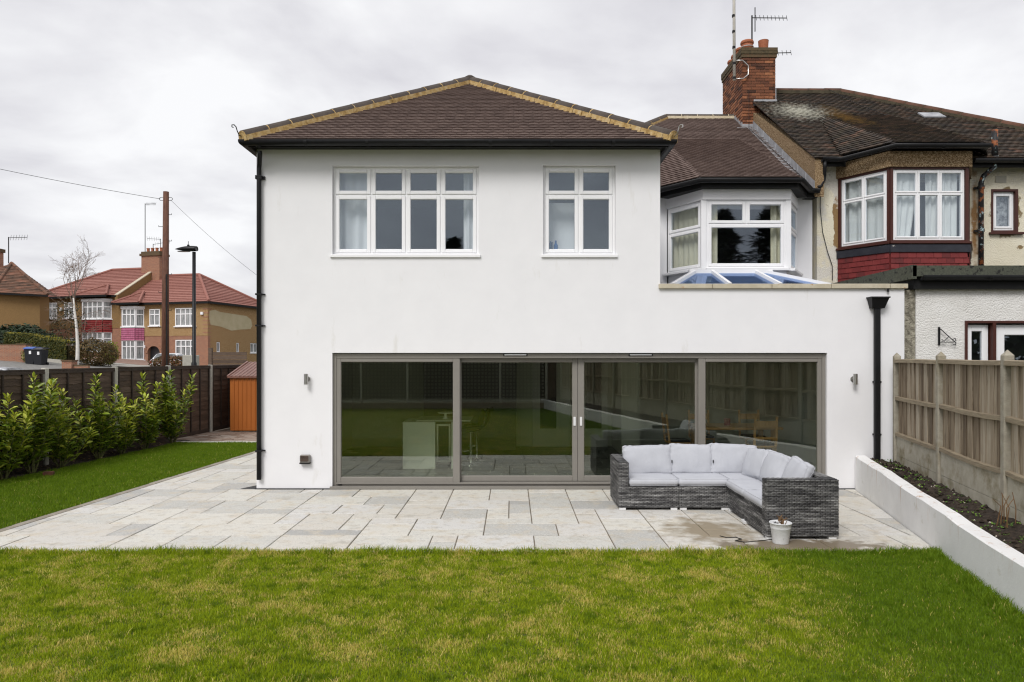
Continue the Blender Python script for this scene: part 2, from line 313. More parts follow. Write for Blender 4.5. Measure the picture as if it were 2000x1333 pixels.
    def lathe(s, prof, c=(0, 0, 0), n=16, sx=1, sy=1, cap=True):
        c = Vector(c); vs = []; fs = []
        for r, z in prof:
            for k in range(n):
                q = 2 * math.pi * k / n; vs.append((c.x + r * sx * math.cos(q), c.y + r * sy * math.sin(q), c.z + z))
        for i in range(len(prof) - 1):
            for k in range(n): fs.append((i * n + k, i * n + (k + 1) % n, (i + 1) * n + (k + 1) % n, (i + 1) * n + k))
        if cap: fs.append(tuple(reversed(range(n)))); fs.append(tuple((len(prof) - 1) * n + k for k in range(n)))
        return s.add(vs, fs)
    def prism(s, poly, z0, z1):
        """extrude an xy polygon"""
        n = len(poly)
        ar = sum(poly[i][0] * poly[(i + 1) % n][1] - poly[(i + 1) % n][0] * poly[i][1] for i in range(n))
        if ar < 0: poly = poly[::-1]
        f0 = (lambda p: z0 if not callable(z0) else z0(*p)); f1 = (lambda p: z1 if not callable(z1) else z1(*p))
        vs = [(p[0], p[1], f0(p)) for p in poly] + [(p[0], p[1], f1(p)) for p in poly]
        return s.add(vs, [tuple(reversed(range(n))), tuple(range(n, 2 * n))] + [(i, (i + 1) % n, n + (i + 1) % n, n + i) for i in range(n)])
    def ext(s, poly, vec):
        """extrude a planar 3d polygon along vec"""
        poly = [Vector(p) for p in poly]; vec = Vector(vec); n = len(poly)
        nn = Vector()
        for i in range(1, n - 1): nn += (poly[i] - poly[0]).cross(poly[i + 1] - poly[0])
        if nn.dot(vec) < 0: poly = poly[::-1]
        vs = poly + [p + vec for p in poly]
        return s.add(vs, [tuple(reversed(range(n))), tuple(range(n, 2 * n))] + [(i, (i + 1) % n, n + (i + 1) % n, n + i) for i in range(n)])
    def mesh(s, name, m=None, smooth=False, off=None):
        me = bpy.data.meshes.new(name)
        vs = s.v if off is None or off.length == 0 else [(p[0] - off.x, p[1] - off.y, p[2] - off.z) for p in s.v]
        me.from_pydata(vs, [], s.f)
        if m is not None: me.materials.append(m if not isinstance(m, str) else M[m])
        if smooth: me.polygons.foreach_set('use_smooth', [True] * len(me.polygons))
        me.update()
        return me
    def build(s, name, m, parent=None, smooth=False, kind=None, label=None):
        o = bpy.data.objects.new(name, s.mesh(name, m, smooth, root_off(parent) if parent is not None else None))
        link(o, parent)
        if kind: o['kind'] = kind
        if label: o['label'] = label
        return o
    def build_at(s, name, m, loc, smooth=False):
        """top-level mesh whose origin is loc"""
        loc = Vector(loc); o = bpy.data.objects.new(name, s.mesh(name, m, smooth, loc)); o.location = loc; link(o); return o
def piece(name, me, parent, mw):
    """one repeated piece: shares its mesh, placed by a matrix given in world space of an unrotated root"""
    o = bpy.data.objects.new(name, me); COL.objects.link(o); o.parent = parent
    o.matrix_basis = Matrix.Translation(-root_off(parent)) @ mw if parent is not None else mw
    return o
def frame_mat(o, x, y, z, sx=1, sy=1, sz=1):
    m = Matrix((( x.x * sx, y.x * sy, z.x * sz, o.x), (x.y * sx, y.y * sy, z.y * sz, o.y), (x.z * sx, y.z * sy, z.z * sz, o.z), (0, 0, 0, 1)))
    return m
def wall_grid(mb, xs, zs, solid, y0, y1):
    """a wall of cells with openings: only outer and reveal faces"""
    nx, nz = len(xs) - 1, len(zs) - 1
    S = [[0 <= i < nx and 0 <= j < nz and solid((xs[i] + xs[i + 1]) / 2, (zs[j] + zs[j + 1]) / 2) for j in range(nz)] for i in range(nx)]
    g = lambda i, j: 0 <= i < nx and 0 <= j < nz and S[i][j]
    for i in range(nx):
        for j in range(nz):
            if not S[i][j]: continue
            a, b, c, d = xs[i], xs[i + 1], zs[j], zs[j + 1]
            mb.quad((a, y0, c), (b, y0, c), (b, y0, d), (a, y0, d)); mb.quad((a, y1, d), (b, y1, d), (b, y1, c), (a, y1, c))
            if not g(i - 1, j): mb.quad((a, y1, c), (a, y0, c), (a, y0, d), (a, y1, d))
            if not g(i + 1, j): mb.quad((b, y0, c), (b, y1, c), (b, y1, d), (b, y0, d))
            if not g(i, j - 1): mb.quad((a, y1, c), (b, y1, c), (b, y0, c), (a, y0, c))
            if not g(i, j + 1): mb.quad((a, y0, d), (b, y0, d), (b, y1, d), (a, y1, d))
    return mb
def cut_wall(xs, zs, holes, y0, y1, inside=None):
    X = sorted(set(list(xs) + [h[0] for h in holes] + [h[1] for h in holes])); Z = sorted(set(list(zs) + [h[2] for h in holes] + [h[3] for h in holes]))
    def solid(x, z):
        if inside and not inside(x, z): return False
        return not any(h[0] < x < h[1] and h[2] < z < h[3] for h in holes)
    return wall_grid(MB(), X, Z, solid, y0, y1)
def ring(mb, x0, x1, z0, z1, w, y0, y1, c=.006, T=None):
    """picture-frame of four mitred-looking bars in the xz plane"""
    wl_, wr, wb, wt = w if isinstance(w, (tuple, list)) else (w, w, w, w)
    t = MB()
    t.box(x0, x0 + wl_, y0, y1, z0, z1, c); t.box(x1 - wr, x1, y0, y1, z0, z1, c)
    t.box(x0 + wl_, x1 - wr, y0 + .001, y1 - .001, z0, z0 + wb, c); t.box(x0 + wl_, x1 - wr, y0 + .001, y1 - .001, z1 - wt, z1, c)
    if T is not None: t.v = [tuple(T @ Vector(p)) for p in t.v]
    mb.add(t.v, t.f); return mb
# plain-tile roof slope ---------------------------------------------------------------------------
def tile_mesh(tw, tl, m, th=.019, name='roof_tile'):
    b = MB(); w = tw / 2 - .0022; cam_ = .005
    rows = []
    for (y, n0, n1) in ((0, .016, .016 + th), (tl, .0, .010)):
        for x, c in ((-w, 0), (0, cam_), (w, 0)): rows.append((x, y, n1 + c))
        rows.append((-w, y, n0)); rows.append((w, y, n0))
    f = [(0, 1, 6, 5), (1, 2, 7, 6), (3, 4, 2, 1), (3, 1, 0), (3, 0, 5, 8), (4, 9, 7, 2), (9, 8, 5, 6), (9, 6, 7), (3, 8, 9, 4)]
    b.add(rows, f); return b.mesh(name, m)
def tile_slope(parent, poly, udir, gauge, tw, m, nparts=0, jit=.0012, name='roof_tile', seed=1):
    rr = random.Random(seed)
    P = [Vector(p) for p in poly]; u = Vector(udir).normalized()
    n = Vector()
    for i in range(1, len(P) - 1): n += (P[i] - P[0]).cross(P[i + 1] - P[0])
    n.normalize()
    if n.z < 0: n = -n
    v = n.cross(u)
    if v.z < 0: v = -v; u = -u
    o = min(P, key=lambda p: p.z)
    uv = [((p - o).dot(u), (p - o).dot(v)) for p in P]
    v0 = min(q[1] for q in uv); v1 = max(q[1] for q in uv)
    def span(t):
        xs = []
        for i in range(len(uv)):
            (a, b), (c, d) = uv[i], uv[(i + 1) % len(uv)]
            if (b - t) * (d - t) <= 0 and abs(b - d) > 1e-9: xs.append(a + (c - a) * (t - b) / (d - b))
        return (min(xs), max(xs)) if len(xs) > 1 else None
    me = tile_mesh(tw, gauge + .045, m, name=name)
    bv = [Vector(q.co) for q in me.vertices]; bf = [tuple(q.vertices) for q in me.polygons]
    full, rest = [], []
    rows = int((v1 - v0) / gauge)
    for r in range(rows):
        t = v0 + r * gauge; s = span(t + gauge * .55)
        if not s: continue
        a, b = s; k0 = math.floor(a / tw - .5 * (r % 2)) ; x = (k0 + .5 * (r % 2)) * tw
        while x < b:
            xa, xb = max(a, x), min(b, x + tw)
            if xb - xa > .03:
                cx = (xa + xb) / 2; sc = (xb - xa) / tw
                q = o + u * cx + v * (t + rr.uniform(-jit, jit)) + n * rr.uniform(-.001, .0015)
                ty = rr.uniform(-.004, .004) * (1 if jit < .006 else 3); tu = (u + n * ty).normalized(); tn = tu.cross(v)
                if tn.dot(n) < 0: tn = -tn
                mw = frame_mat(q, tu, v, tn, sc, 1, 1)
                (full if sc > .95 else rest).append((mw, (q - Vector((0, CAMY, CAMZ))).length))
            x += tw
    full.sort(key=lambda e: e[1])
    for mw, _ in full[:nparts]: piece(name, me, parent, mw)
    mb = MB()
    for mw, _ in full[nparts:] + rest: mb.add([mw @ p for p in bv], bf)
    if mb.v: mb.build(name + 's', m, parent, kind='stuff')
    return (o, u, v, n)
def course_slope(mb, poly, udir, gauge, th=.03):
    """far roof: one stepped strip per course"""
    P = [Vector(p) for p in poly]; u = Vector(udir).normalized(); n = Vector()
    for i in range(1, len(P) - 1): n += (P[i] - P[0]).cross(P[i + 1] - P[0])
    n.normalize()
    if n.z < 0: n = -n
    v = n.cross(u)
    if v.z < 0: v = -v; u = -u
    o = min(P, key=lambda p: p.z); uv = [((p - o).dot(u), (p - o).dot(v)) for p in P]
    v0 = min(q[1] for q in uv); v1 = max(q[1] for q in uv)
    def span(t):
        xs = []
        for i in range(len(uv)):
            (a, b), (c, d) = uv[i], uv[(i + 1) % len(uv)]
            if (b - t) * (d - t) <= 0 and abs(b - d) > 1e-9: xs.append(a + (c - a) * (t - b) / (d - b))
        return (min(xs), max(xs)) if len(xs) > 1 else None
    k = int(math.ceil((v1 - v0) / gauge))
    for r in range(k):
        t0 = v0 + r * gauge; t1 = min(t0 + gauge, v1)
        s0, s1 = span(t0 + 1e-4), span(t1 - 1e-4)
        if not s0 or not s1: continue
        q = lambda x, t, h: o + u * x + v * t + n * h
        mb.quad(q(s0[0], t0, th), q(s0[1], t0, th), q(s1[1], t1, .002), q(s1[0], t1, .002))
        mb.quad(q(s0[0], t0, -.01), q(s0[1], t0, -.01), q(s0[1], t0, th), q(s0[0], t0, th))
    return mb
def ridge_run(parent, a, b, m, mortar, L=.42, r=.115, name='ridge_tile', bed=True):
    """half-round ridge or hip tiles laid end to end on a mortar bed"""
    a, b = Vector(a), Vector(b); d = b - a; D = d.length; d.normalize()
    side = d.cross(Vector((0, 0, 1))).normalized(); up = side.cross(d)
    if up.z < 0: up = -up
    k = max(1, round(D / L)); l = D / k
    t = MB(); n = 7
    for y, rr in ((0, r * 1.03), (l - .012, r)):
        for i in range(n):
            q = math.pi * (i / (n - 1)); t.v.append((math.cos(q) * rr, y, math.sin(q) * rr * .85))
        for i in range(n):
            q = math.pi * (i / (n - 1)); t.v.append((math.cos(q) * (rr - .016), y, math.sin(q) * (rr - .016) * .85))
    for i in range(n - 1):
        t.f += [(i, i + 1, 2 * n + i + 1, 2 * n + i), (n + i + 1, n + i, 3 * n + i, 3 * n + i + 1), (i + 1, i, n + i, n + i + 1), (2 * n + i, 2 * n + i + 1, 3 * n + i + 1, 3 * n + i)]
    me = t.mesh(name, m, True)
    for i in range(k):
        piece(name, me, parent, frame_mat(a + d * (i * l) + up * R.uniform(-.004, .004), side, d, up))
    if bed:
        mb = MB(); w = r * 1.08
        steps = int(D / .11)
        for i in range(steps):
            w2 = w * (1 + R.uniform(-.06, .10)); p0 = a + d * (D * i / steps); 
            mb.obox(p0 - side * w2 - up * .072, side * 2 * w2, d * (D / steps), up * .082)
        for i in range(k + 1):
            p0 = a + d * (min(i * l, D) - .012 - (.006 if i else 0))
            vs = []
            for y in (0, .024):
                for j in range(7):
                    q = math.pi * j / 6; vs.append(p0 + d * y + side * math.cos(q) * (r + .001) + up * math.sin(q) * (r + .001) * .85)
            mb.add(vs, [(j, j + 1, 8 + j, 7 + j) for j in range(6)])
        mb.build('mortar_bed', mortar, parent)
def curtain(name, label, x0, x1, z0, z1, y, m, folds=6, amp=.035, taper=0, group=None, T=None, cat='curtain'):
    nu, nv = folds * 8, 8; mb = MB(); 
    for th in (0, .006):
        for j in range(nv + 1):
            for i in range(nu + 1):
                s = i / nu; t = j / nv
                xx = x0 + (x1 - x0) * s; xx += (taper * (1 - t) ** 1.5) * (s if taper < 0 else (1 - s)) * (x1 - x0)
                yy = y + th + amp * math.sin(s * folds * 2 * math.pi + .6 * math.sin(3 * s + t)) * (.55 + .45 * (1 - t)) + .3 * amp * math.sin(s * folds * 5.1 + 1)
                p = Vector((xx, yy, z0 + (z1 - z0) * t)); mb.v.append(tuple(T @ p if T is not None else p))
    st = (nu + 1) * (nv + 1)
    for j in range(nv):
        for i in range(nu):
            a = j * (nu + 1) + i; mb.f.append((a, a + 1, a + nu + 2, a + nu + 1)); mb.f.append((st + a, st + a + nu + 1, st + a + nu + 2, st + a + 1))
    c = Vector(mb.v[nu // 2]); o = mb.build_at(name, m, c, True); return tag(o, label, cat, group)
def window(parent, name, x0, x1, z0, z1, y, cols, zt, T=None, frame_m='pvc', glass_m='glass', sash=.06, mull=.045, top_sash=True, vents=(), sill=.05, depth=.07, colsplit=None, one_below=False):
    """casement window: frame with children sash and pane for every light. zt: transom height or None"""
    T = T or Matrix.Identity(4); f = MB()
    ring(f, x0, x1, z0, z1, (.05, .05, .05, .05), y, y + depth, T=T)
    xi0, xi1, zi0, zi1 = x0 + .05, x1 - .05, z0 + .05, z1 - .05
    if colsplit: cuts = colsplit
    else: cuts = [xi0 + (xi1 - xi0) * i / cols for i in range(1, cols)]
    for c in cuts:
        t = MB().box(c - mull / 2, c + mull / 2, y + .004, y + depth - .004, zt if one_below else zi0, zi1, .005); f.add([T @ Vector(p) for p in t.v], t.f)
    if zt:
        t = MB().box(xi0, xi1, y + .006, y + depth - .006, zt - mull / 2, zt + mull / 2, .005); f.add([T @ Vector(p) for p in t.v], t.f)
    fr = f.build(name, frame_m, parent)
    xsegs = list(zip([xi0] + [c + mull / 2 for c in cuts], [c - mull / 2 for c in cuts] + [xi1]))
    zsegs = [(zi0, zt - mull / 2), (zt + mull / 2, zi1)] if zt else [(zi0, zi1)]
    for ci, (a, b) in enumerate(xsegs):
        for zi, (c, d) in enumerate(zsegs):
            a, b = xsegs[ci]
            if one_below and zi == 0:
                if ci: continue
                a, b = xi0, xi1
            s = MB(); ring(s, a - .012, b + .012, c - .012, d + .012, sash, y - .014, y + depth - .02, .009, T); s.build('sash', frame_m, fr)
            t = MB().box(a + sash - .016, b - sash + .016, y + .016, y + .022, c + sash - .016, d - sash + .016); g = MB().add([T @ Vector(p) for p in t.v], t.f); g.build('pane', glass_m, fr)
            if zi == len(zsegs) - 1 and ci in vents:
                t = MB().box(a + sash * .9, b - sash * .9, y - .026, y - .010, d - sash * .62, d - sash * .30, .004); MB().add([T @ Vector(p) for p in t.v], t.f).build('trickle_vent', frame_m, fr)
    if sill:
        t = MB().box(x0 - .03, x1 + .03, y - .12, y + depth, z0 - sill, z0 + .0, .006); MB().add([T @ Vector(p) for p in t.v], t.f).build('sill', frame_m, fr)
    return fr
# ------------------------------------------------------------------ ground
def terr(x, y):
    if y < 8: return 0.0
    k = min((y - 8) / 27, 1.0); s = min(max((-27 - x) / 8, 0), 1)
    return k * (1.3 + .75 * s) * min(max((-9 - x) / 4, 0), 1)
def struct(o): o['kind'] = 'structure'; return o
gm = MB(); gx = [-900, -300, -120] + list(range(-80, 81, 4)) + [120, 300, 900]; gy = [-900, -300, -100] + list(range(-60, 121, 4)) + [160, 300, 900]
for y in gy:
    for x in gx: gm.v.append((x, y, terr(x, y) - .06))
for j in range(len(gy) - 1):
    for i in range(len(gx) - 1):
        a = j * len(gx) + i; gm.f.append((a, a + 1, a + len(gx) + 1, a + len(gx)))
M['earth'] = mat('rough_ground', [(.04, .045, .02), (.09, .08, .045)], .95, 1.5, 1.2, bump=.6, bs=8)
struct(gm.build('ground', 'earth'))
# garden plan lines, all in metres
def path_edge(y): return -6.18 + .066 * (y + CAMY * -1 - 8.65) if True else 0     # left edge of the path
def fence_l(y): return -(10.2 - .077 * (y - CAMY))                                # lap fence on the left
def wall_r(y): return 5.5 + .232 * y                                              # garden side of the low white wall
def fence_r(y): return 3.4 + .235 * (y - CAMY)                                    # board fence on the right
EDGE_Y = -3.72                                                                    # patio / lawn edge
BACK_Y = 6.35
lg = MB()
lg.prism([(fence_l(-18.5) - .3, -18.5), (wall_r(-18.5), -18.5), (wall_r(EDGE_Y), EDGE_Y), (path_edge(EDGE_Y) - .14, EDGE_Y), (path_edge(BACK_Y) - .14, BACK_Y), (fence_l(BACK_Y) + .55, BACK_Y), (fence_l(-18.5) + .55, -18.5)], -.2, -.012)
def grass_cols(m, root):
    nt = m.node_tree; N, L = nt.nodes, nt.links; p = N['Principled BSDF']; p.inputs['Roughness'].default_value = .6; p.inputs['Specular IOR Level'].default_value = .2
    g = N.new('ShaderNodeNewGeometry'); sp_ = N.new('ShaderNodeSeparateXYZ'); L.new(g.outputs['Position'], sp_.inputs[0])
    fl = N.new('ShaderNodeCombineXYZ'); L.new(sp_.outputs[0], fl.inputs[0]); L.new(sp_.outputs[1], fl.inputs[1])
    n1 = N.new('ShaderNodeTexNoise'); n1.inputs['Scale'].default_value = 2.3; n1.inputs['Detail'].default_value = 8; n1.inputs['Roughness'].default_value = .74; L.new(fl.outputs[0], n1.inputs['Vector'])
    # lush beside the right-hand wall and on the strip along the path, thin and yellowing in the middle of the lawn
    def mr(sock, a, b):
        r = N.new('ShaderNodeMapRange'); r.interpolation_type = 'SMOOTHSTEP'; L.new(sock, r.inputs[0]); r.inputs[1].default_value = a; r.inputs[2].default_value = b; return r.outputs[0]
    def ma(op, a, b):
        q = N.new('ShaderNodeMath'); q.operation = op
        for i, s in enumerate((a, b)):
            if isinstance(s, (int, float)): q.inputs[i].default_value = s
            else: L.new(s, q.inputs[i])
        return q.outputs[0]
    n3 = N.new('ShaderNodeTexNoise'); n3.inputs['Scale'].default_value = .7; L.new(fl.outputs[0], n3.inputs['Vector'])
    xr = ma('ADD', ma('SUBTRACT', sp_.outputs[0], ma('MULTIPLY', ma('ADD', sp_.outputs[1], 3.7), .30)), ma('MULTIPLY', ma('SUBTRACT', n3.outputs[0], .5), 2.2))
    lush_r = mr(xr, 2.5, 3.7)
    lush_l = mr(sp_.outputs[1], EDGE_Y - .2, EDGE_Y + .5)
    lush = ma('MAXIMUM', lush_r, lush_l)
    dry = mr(n1.outputs[0], .43, .71)
    dry = ma('MULTIPLY', dry, ma('SUBTRACT', 1.0, ma('MULTIPLY', lush, .93)))
    rnd = N.new('ShaderNodeAttribute'); rnd.attribute_name = 'tint'
    def rgb(c0, c1, f):
        x = N.new('ShaderNodeMix'); x.data_type = 'RGBA'
        for i, c in ((6, c0), (7, c1)):
            if isinstance(c, tuple): x.inputs[i].default_value = (*c, 1)
            else: L.new(c, x.inputs[i])
        if isinstance(f, (int, float)): x.inputs[0].default_value = f
        else: L.new(f, x.inputs[0])
        return x.outputs[2]
    green = rgb((.17, .25, .006), (.40, .47, .018), rnd.outputs['Fac'])
    lushg = rgb((.10, .18, .006), (.20, .30, .014), rnd.outputs['Fac'])
    straw = rgb((.56, .45, .09), (.80, .66, .24), rnd.outputs['Fac'])
    c = rgb(green, lushg, lush)
    n4 = N.new('ShaderNodeTexNoise'); n4.inputs['Scale'].default_value = 7; n4.inputs['Detail'].default_value = 4; L.new(fl.outputs[0], n4.inputs['Vector'])
    c = rgb(c, (.095, .17, .004), ma('MULTIPLY', mr(n4.outputs[0], .48, .66), .75))
    # straw only takes over single blades: more of them where the patch is dry
    pick = ma('GREATER_THAN', dry, ma('FRACT', ma('MULTIPLY', rnd.outputs['Fac'], 7.31), 0.0)) if root is None else dry
    c = rgb(c, straw, ma('MULTIPLY', pick, .85 if root is None else .5))
    if root is not None:
        n2 = N.new('ShaderNodeTexNoise'); n2.inputs['Scale'].default_value = 40; L.new(g.outputs['Position'], n2.inputs['Vector'])
        c = rgb(c, (.035, .04, .008), .4); c = rgb(c, (.05, .045, .018), mr(n2.outputs[0], .45, .7))
    L.new(c, p.inputs['Base Color'])
    if root is None:
        tr = N.new('ShaderNodeBsdfTranslucent'); L.new(c, tr.inputs[0]); mxs = N.new('ShaderNodeMixShader'); mxs.inputs[0].default_value = .38
        L.new(p.outputs[0], mxs.inputs[1]); L.new(tr.outputs[0], mxs.inputs[2]); L.new(mxs.outputs[0], N['Material Output'].inputs[0])
    return m
M['lawn'] = bpy.data.materials.new('lawn_thatch'); M['lawn'].use_nodes = True; grass_cols(M['lawn'], 1)
M['grass'] = bpy.data.materials.new('grass_blade'); M['grass'].use_nodes = True; grass_cols(M['grass'], None)
struct(lg.build('lawn', 'lawn'))
def blades(name, label, region, per_m2, h, seed, lean=.5):
    """region: list of (poly) quads; real blades of grass as one mesh"""
    rg = np.random.default_rng(seed); pts = []
    for (x0, x1, y0, y1, test) in region:
        n = int((x1 - x0) * (y1 - y0) * per_m2); p = np.stack([rg.uniform(x0, x1, n), rg.uniform(y0, y1, n)], 1)
        pts.append(p[test(p[:, 0], p[:, 1])])
    p = np.concatenate(pts); n = len(p)
    clump = np.sin(p[:, 0] * 5.1 + 1.3 * np.sin(p[:, 1] * 3.7)) * np.sin(p[:, 1] * 4.3 + 1.7 * np.sin(p[:, 0] * 2.9)) * .22 + np.sin(p[:, 0] * 13 + p[:, 1] * 7) * np.sin(p[:, 1] * 15 - p[:, 0] * 5) * .12
    hh = h * (1 + clump) * rg.uniform(.55, 1.25, n); a = rg.uniform(0, 2 * np.pi, n); b = rg.uniform(0, 2 * np.pi, n)
    ln = hh * lean * rg.uniform(.2, 1.5, n); w = rg.uniform(.0017, .0034, n)
    sx, sy = np.cos(a) * w, np.sin(a) * w; lx, ly = np.cos(b) * ln, np.sin(b) * ln
    z0 = np.full(n, -.012)
    V = np.zeros((n, 5, 3))
    V[:, 0] = np.stack([p[:, 0] - sx, p[:, 1] - sy, z0], 1); V[:, 1] = np.stack([p[:, 0] + sx, p[:, 1] + sy, z0], 1)
    V[:, 2] = np.stack([p[:, 0] + sx * .8 + lx * .35, p[:, 1] + sy * .8 + ly * .35, z0 + hh * .6], 1); V[:, 3] = np.stack([p[:, 0] - sx * .8 + lx * .35, p[:, 1] - sy * .8 + ly * .35, z0 + hh * .6], 1)
    V[:, 4] = np.stack([p[:, 0] + lx, p[:, 1] + ly, z0 + hh], 1)
    base = np.arange(n) * 5
    loops = np.concatenate([np.stack([base, base + 1, base + 2, base + 3], 1), np.stack([base + 3, base + 2, base + 4], 1)], 1).ravel()
    starts = (np.arange(n)[:, None] * 7 + np.array([0, 4])).ravel()
    me = bpy.data.meshes.new(name); me.vertices.add(n * 5); me.vertices.foreach_set('co', V.ravel())
    me.loops.add(len(loops)); me.loops.foreach_set('vertex_index', loops.astype(np.int32))
    me.polygons.add(n * 2); me.polygons.foreach_set('loop_start', starts.astype(np.int32)); me.polygons.foreach_set('loop_total', np.tile([4, 3], n).astype(np.int32))
    me.update(calc_edges=True); me.validate()
    at_ = me.attributes.new('tint', 'FLOAT', 'POINT'); at_.data.foreach_set('value', np.repeat(rg.uniform(0, 1, n), 5).astype(np.float32))
    me.materials.append(M['grass'])
    o = bpy.data.objects.new(name, me); COL.objects.link(o); o['kind'] = 'stuff'; o['label'] = label
    return o
vis = lambda x, y: np.abs(x) < (y - CAMY) * .735 + 1.6
edgew = lambda x: EDGE_Y + .05 + .02 * np.sin(x * 3.1) + .015 * np.sin(x * 11)
blades('grass', 'short patchy lawn grass in the foreground', [(-6.2, 5.4, -7.1, -5.5, lambda x, y: vis(x, y) & (x < wall_r(y) - .01)), (-8.0, 5, -5.5, EDGE_Y + .08, lambda x, y: vis(x, y) & (x < wall_r(y) - .01) & (y < edgew(x)))], 11500, .028, 3)
blades('grass', 'scattered taller blades standing above the lawn', [(-6.6, 5.2, -7.1, EDGE_Y, lambda x, y: vis(x, y) & (x < wall_r(y) - .03) & (np.sin(x * 2.3 + y) * np.sin(y * 3.1 - x * 1.7) > -.1))], 260, .05, 8, .9)
blades('grass', 'longer tufts where the lawn meets the patio', [(-6.2, 4.9, EDGE_Y - .12, EDGE_Y + .1, lambda x, y: vis(x, y) & (x < wall_r(y) - .01) & (y < edgew(x)))], 6000, .062, 4, .6)
blades('grass', 'longer grass at the foot of the white wall', [(3.6, 4.7, -6.6, EDGE_Y, lambda x, y: (x < wall_r(y) - .01) & (x > wall_r(y) - .22))], 6000, .07, 5, .6)
blades('grass', 'thinner lawn grass behind the camera, towards the garden end', [(-9.5, 4.0, -17.9, -7.1, lambda x, y: (x < wall_r(y) - .05) & (x > fence_l(y) + .6))], 1700, .045, 9)
blades('grass', 'lush green grass on the strip beside the path', [(-9.3, -5.6, -3.75, BACK_Y, lambda x, y: vis(x, y) & (x < path_edge(y) - .12 + .015 * np.sin(y * 9)) & (x > fence_l(y) + .53 + .02 * np.sin(y * 7)))], 5200, .046, 6)
# ------------------------------------------------------------------ patio and path
pb = MB()
pb.prism([(path_edge(EDGE_Y), EDGE_Y), (wall_r(EDGE_Y), EDGE_Y), (5.5, 0), (6.3, 0), (6.3, 7.8), (path_edge(7.8), 7.8)], -.2, -.012)
patio = struct(pb.build('patio', 'joint'))
def slab_mesh(w, d):
    b = MB(); b.box(-w / 2, w / 2, -d / 2, d / 2, -.03, 0, .005)
    # drop the hidden underside
    return b.mesh('paving_slab', 'slab')
SLABS = {}
def lay(x0, y0, w, d, parent, clip=None, z=0.0):
    g = .0065; x1, y1 = x0 + w - g, y0 + d - g; x0 += g; y0 += g
    if clip:
        poly = [(x0, y0), (x1, y0), (x1, y1), (x0, y1)]
        for (a, b, c) in clip:      # keep a*x+b*y+c >= 0
            out = []
            for i in range(len(poly)):
                p, q = poly[i], poly[(i + 1) % len(poly)]; fp, fq = a * p[0] + b * p[1] + c, a * q[0] + b * q[1] + c
                if fp >= 0: out.append(p)
                if fp * fq < 0: t = fp / (fp - fq); out.append((p[0] + (q[0] - p[0]) * t, p[1] + (q[1] - p[1]) * t))
            poly = out
            if len(poly) < 3: return
        ar = abs(sum(poly[i][0] * poly[(i + 1) % len(poly)][1] - poly[(i + 1) % len(poly)][0] * poly[i][1] for i in range(len(poly)))) / 2
        if ar < .012: return
        if ar < (x1 - x0) * (y1 - y0) - 1e-4:
            cx = sum(p[0] for p in poly) / len(poly); cy = sum(p[1] for p in poly) / len(poly)
            o = bpy.data.objects.new('paving_slab', MB().prism([(p[0] - cx, p[1] - cy) for p in poly], -.03, 0).mesh('paving_slab', 'slab'))
            COL.objects.link(o); o.parent = parent; o.location = (cx, cy, z + R.uniform(-.002, .002)); return
    k = (round(x1 - x0, 3), round(y1 - y0, 3))
    if k not in SLABS: SLABS[k] = slab_mesh(*k)
    o = bpy.data.objects.new('paving_slab', SLABS[k]); COL.objects.link(o); o.parent = parent
    o.location = ((x0 + x1) / 2, (y0 + y1) / 2, z + R.uniform(-.002, .003)); o.rotation_euler = (R.uniform(-.003, .003), R.uniform(-.003, .003), R.uniform(-.003, .003))
def random_paving(x0, nx, y0, ny, u, parent, clip, seed):
    """random-length coursed flags on a 30 cm module"""
    rr = random.Random(seed); occ = [[False] * nx for _ in range(ny)]
    sizes = [(3, 2)] * 5 + [(2, 2)] * 4 + [(2, 3)] * 2 + [(3, 1)] * 1 + [(2, 1)] * 3 + [(1, 2)] * 1 + [(1, 1)] * 1 + [(4, 2)] * 2
    for j in range(ny):
        for i in range(nx):
            if occ[j][i]: continue
            opts = sizes[:]; rr.shuffle(opts)
            for (w, d) in opts + [(1, 1)]:
                if i + w <= nx and j + d <= ny and all(not occ[j + b][i + a] for a in range(w) for b in range(d)): break
            for a in range(w):
                for b in range(d): occ[j + b][i + a] = True
            lay(x0 + i * u, y0 + j * u, w * u, d * u, parent, clip)
# clip lines: right wall, left path edge, house front handled by ranges
cl = [(-1, .232, 5.5 - .012), (1, -.066, 6.18 - .066 * 2.85 - .01)]
random_paving(-6.30, 41, -3.60, 12, .298, patio, cl, 11)
random_paving(-6.30, 8, -3.60 + 12 * .298, 20, .298, patio, cl + [(-1, 0, -4.13)], 5)
eb = MB()
x = path_edge(EDGE_Y)
while x < wall_r(EDGE_Y) - .1:          # thin edging course between slabs and grass
    w = R.choice([.45, .6, .75, .9]); w = min(w, wall_r(EDGE_Y) - .03 - x)
    b = MB().box(-w / 2 + .006, w / 2 - .006, -.052, .052, -.03, 0, .004); o = piece('edging_stone', b.mesh('edging_stone', 'slab'), patio, Matrix.Translation((x + w / 2, EDGE_Y + .06, -.004 + R.uniform(-.003, .002)))); x += w
y = EDGE_Y
em = MB().box(-.055, .055, -.145, .145, -.03, .004, .006).mesh('edging_stone', 'edging')
while y < 6.3:
    piece('edging_stone', em, patio, Matrix.Translation((path_edge(y + .15) - .06, y + .15, R.uniform(-.003, .004))) @ Matrix.Rotation(-.066 + R.uniform(-.01, .01), 4, 'Z')); y += .30
pv = struct(MB().prism([(-9.0, BACK_Y + .02), (path_edge(BACK_Y) - .13, BACK_Y + .02), (path_edge(BACK_Y) - .05, 11.5), (-9.0, 11.5)], -.2, -.014).build('paved_corner', 'joint'))
pm = MB().box(-.145, .145, -.095, .095, -.03, 0, .006).mesh('block_paver', 'paver'); pm2 = MB().box(-.29, .29, -.145, .145, -.03, 0, .006).mesh('paving_slab', 'slab')
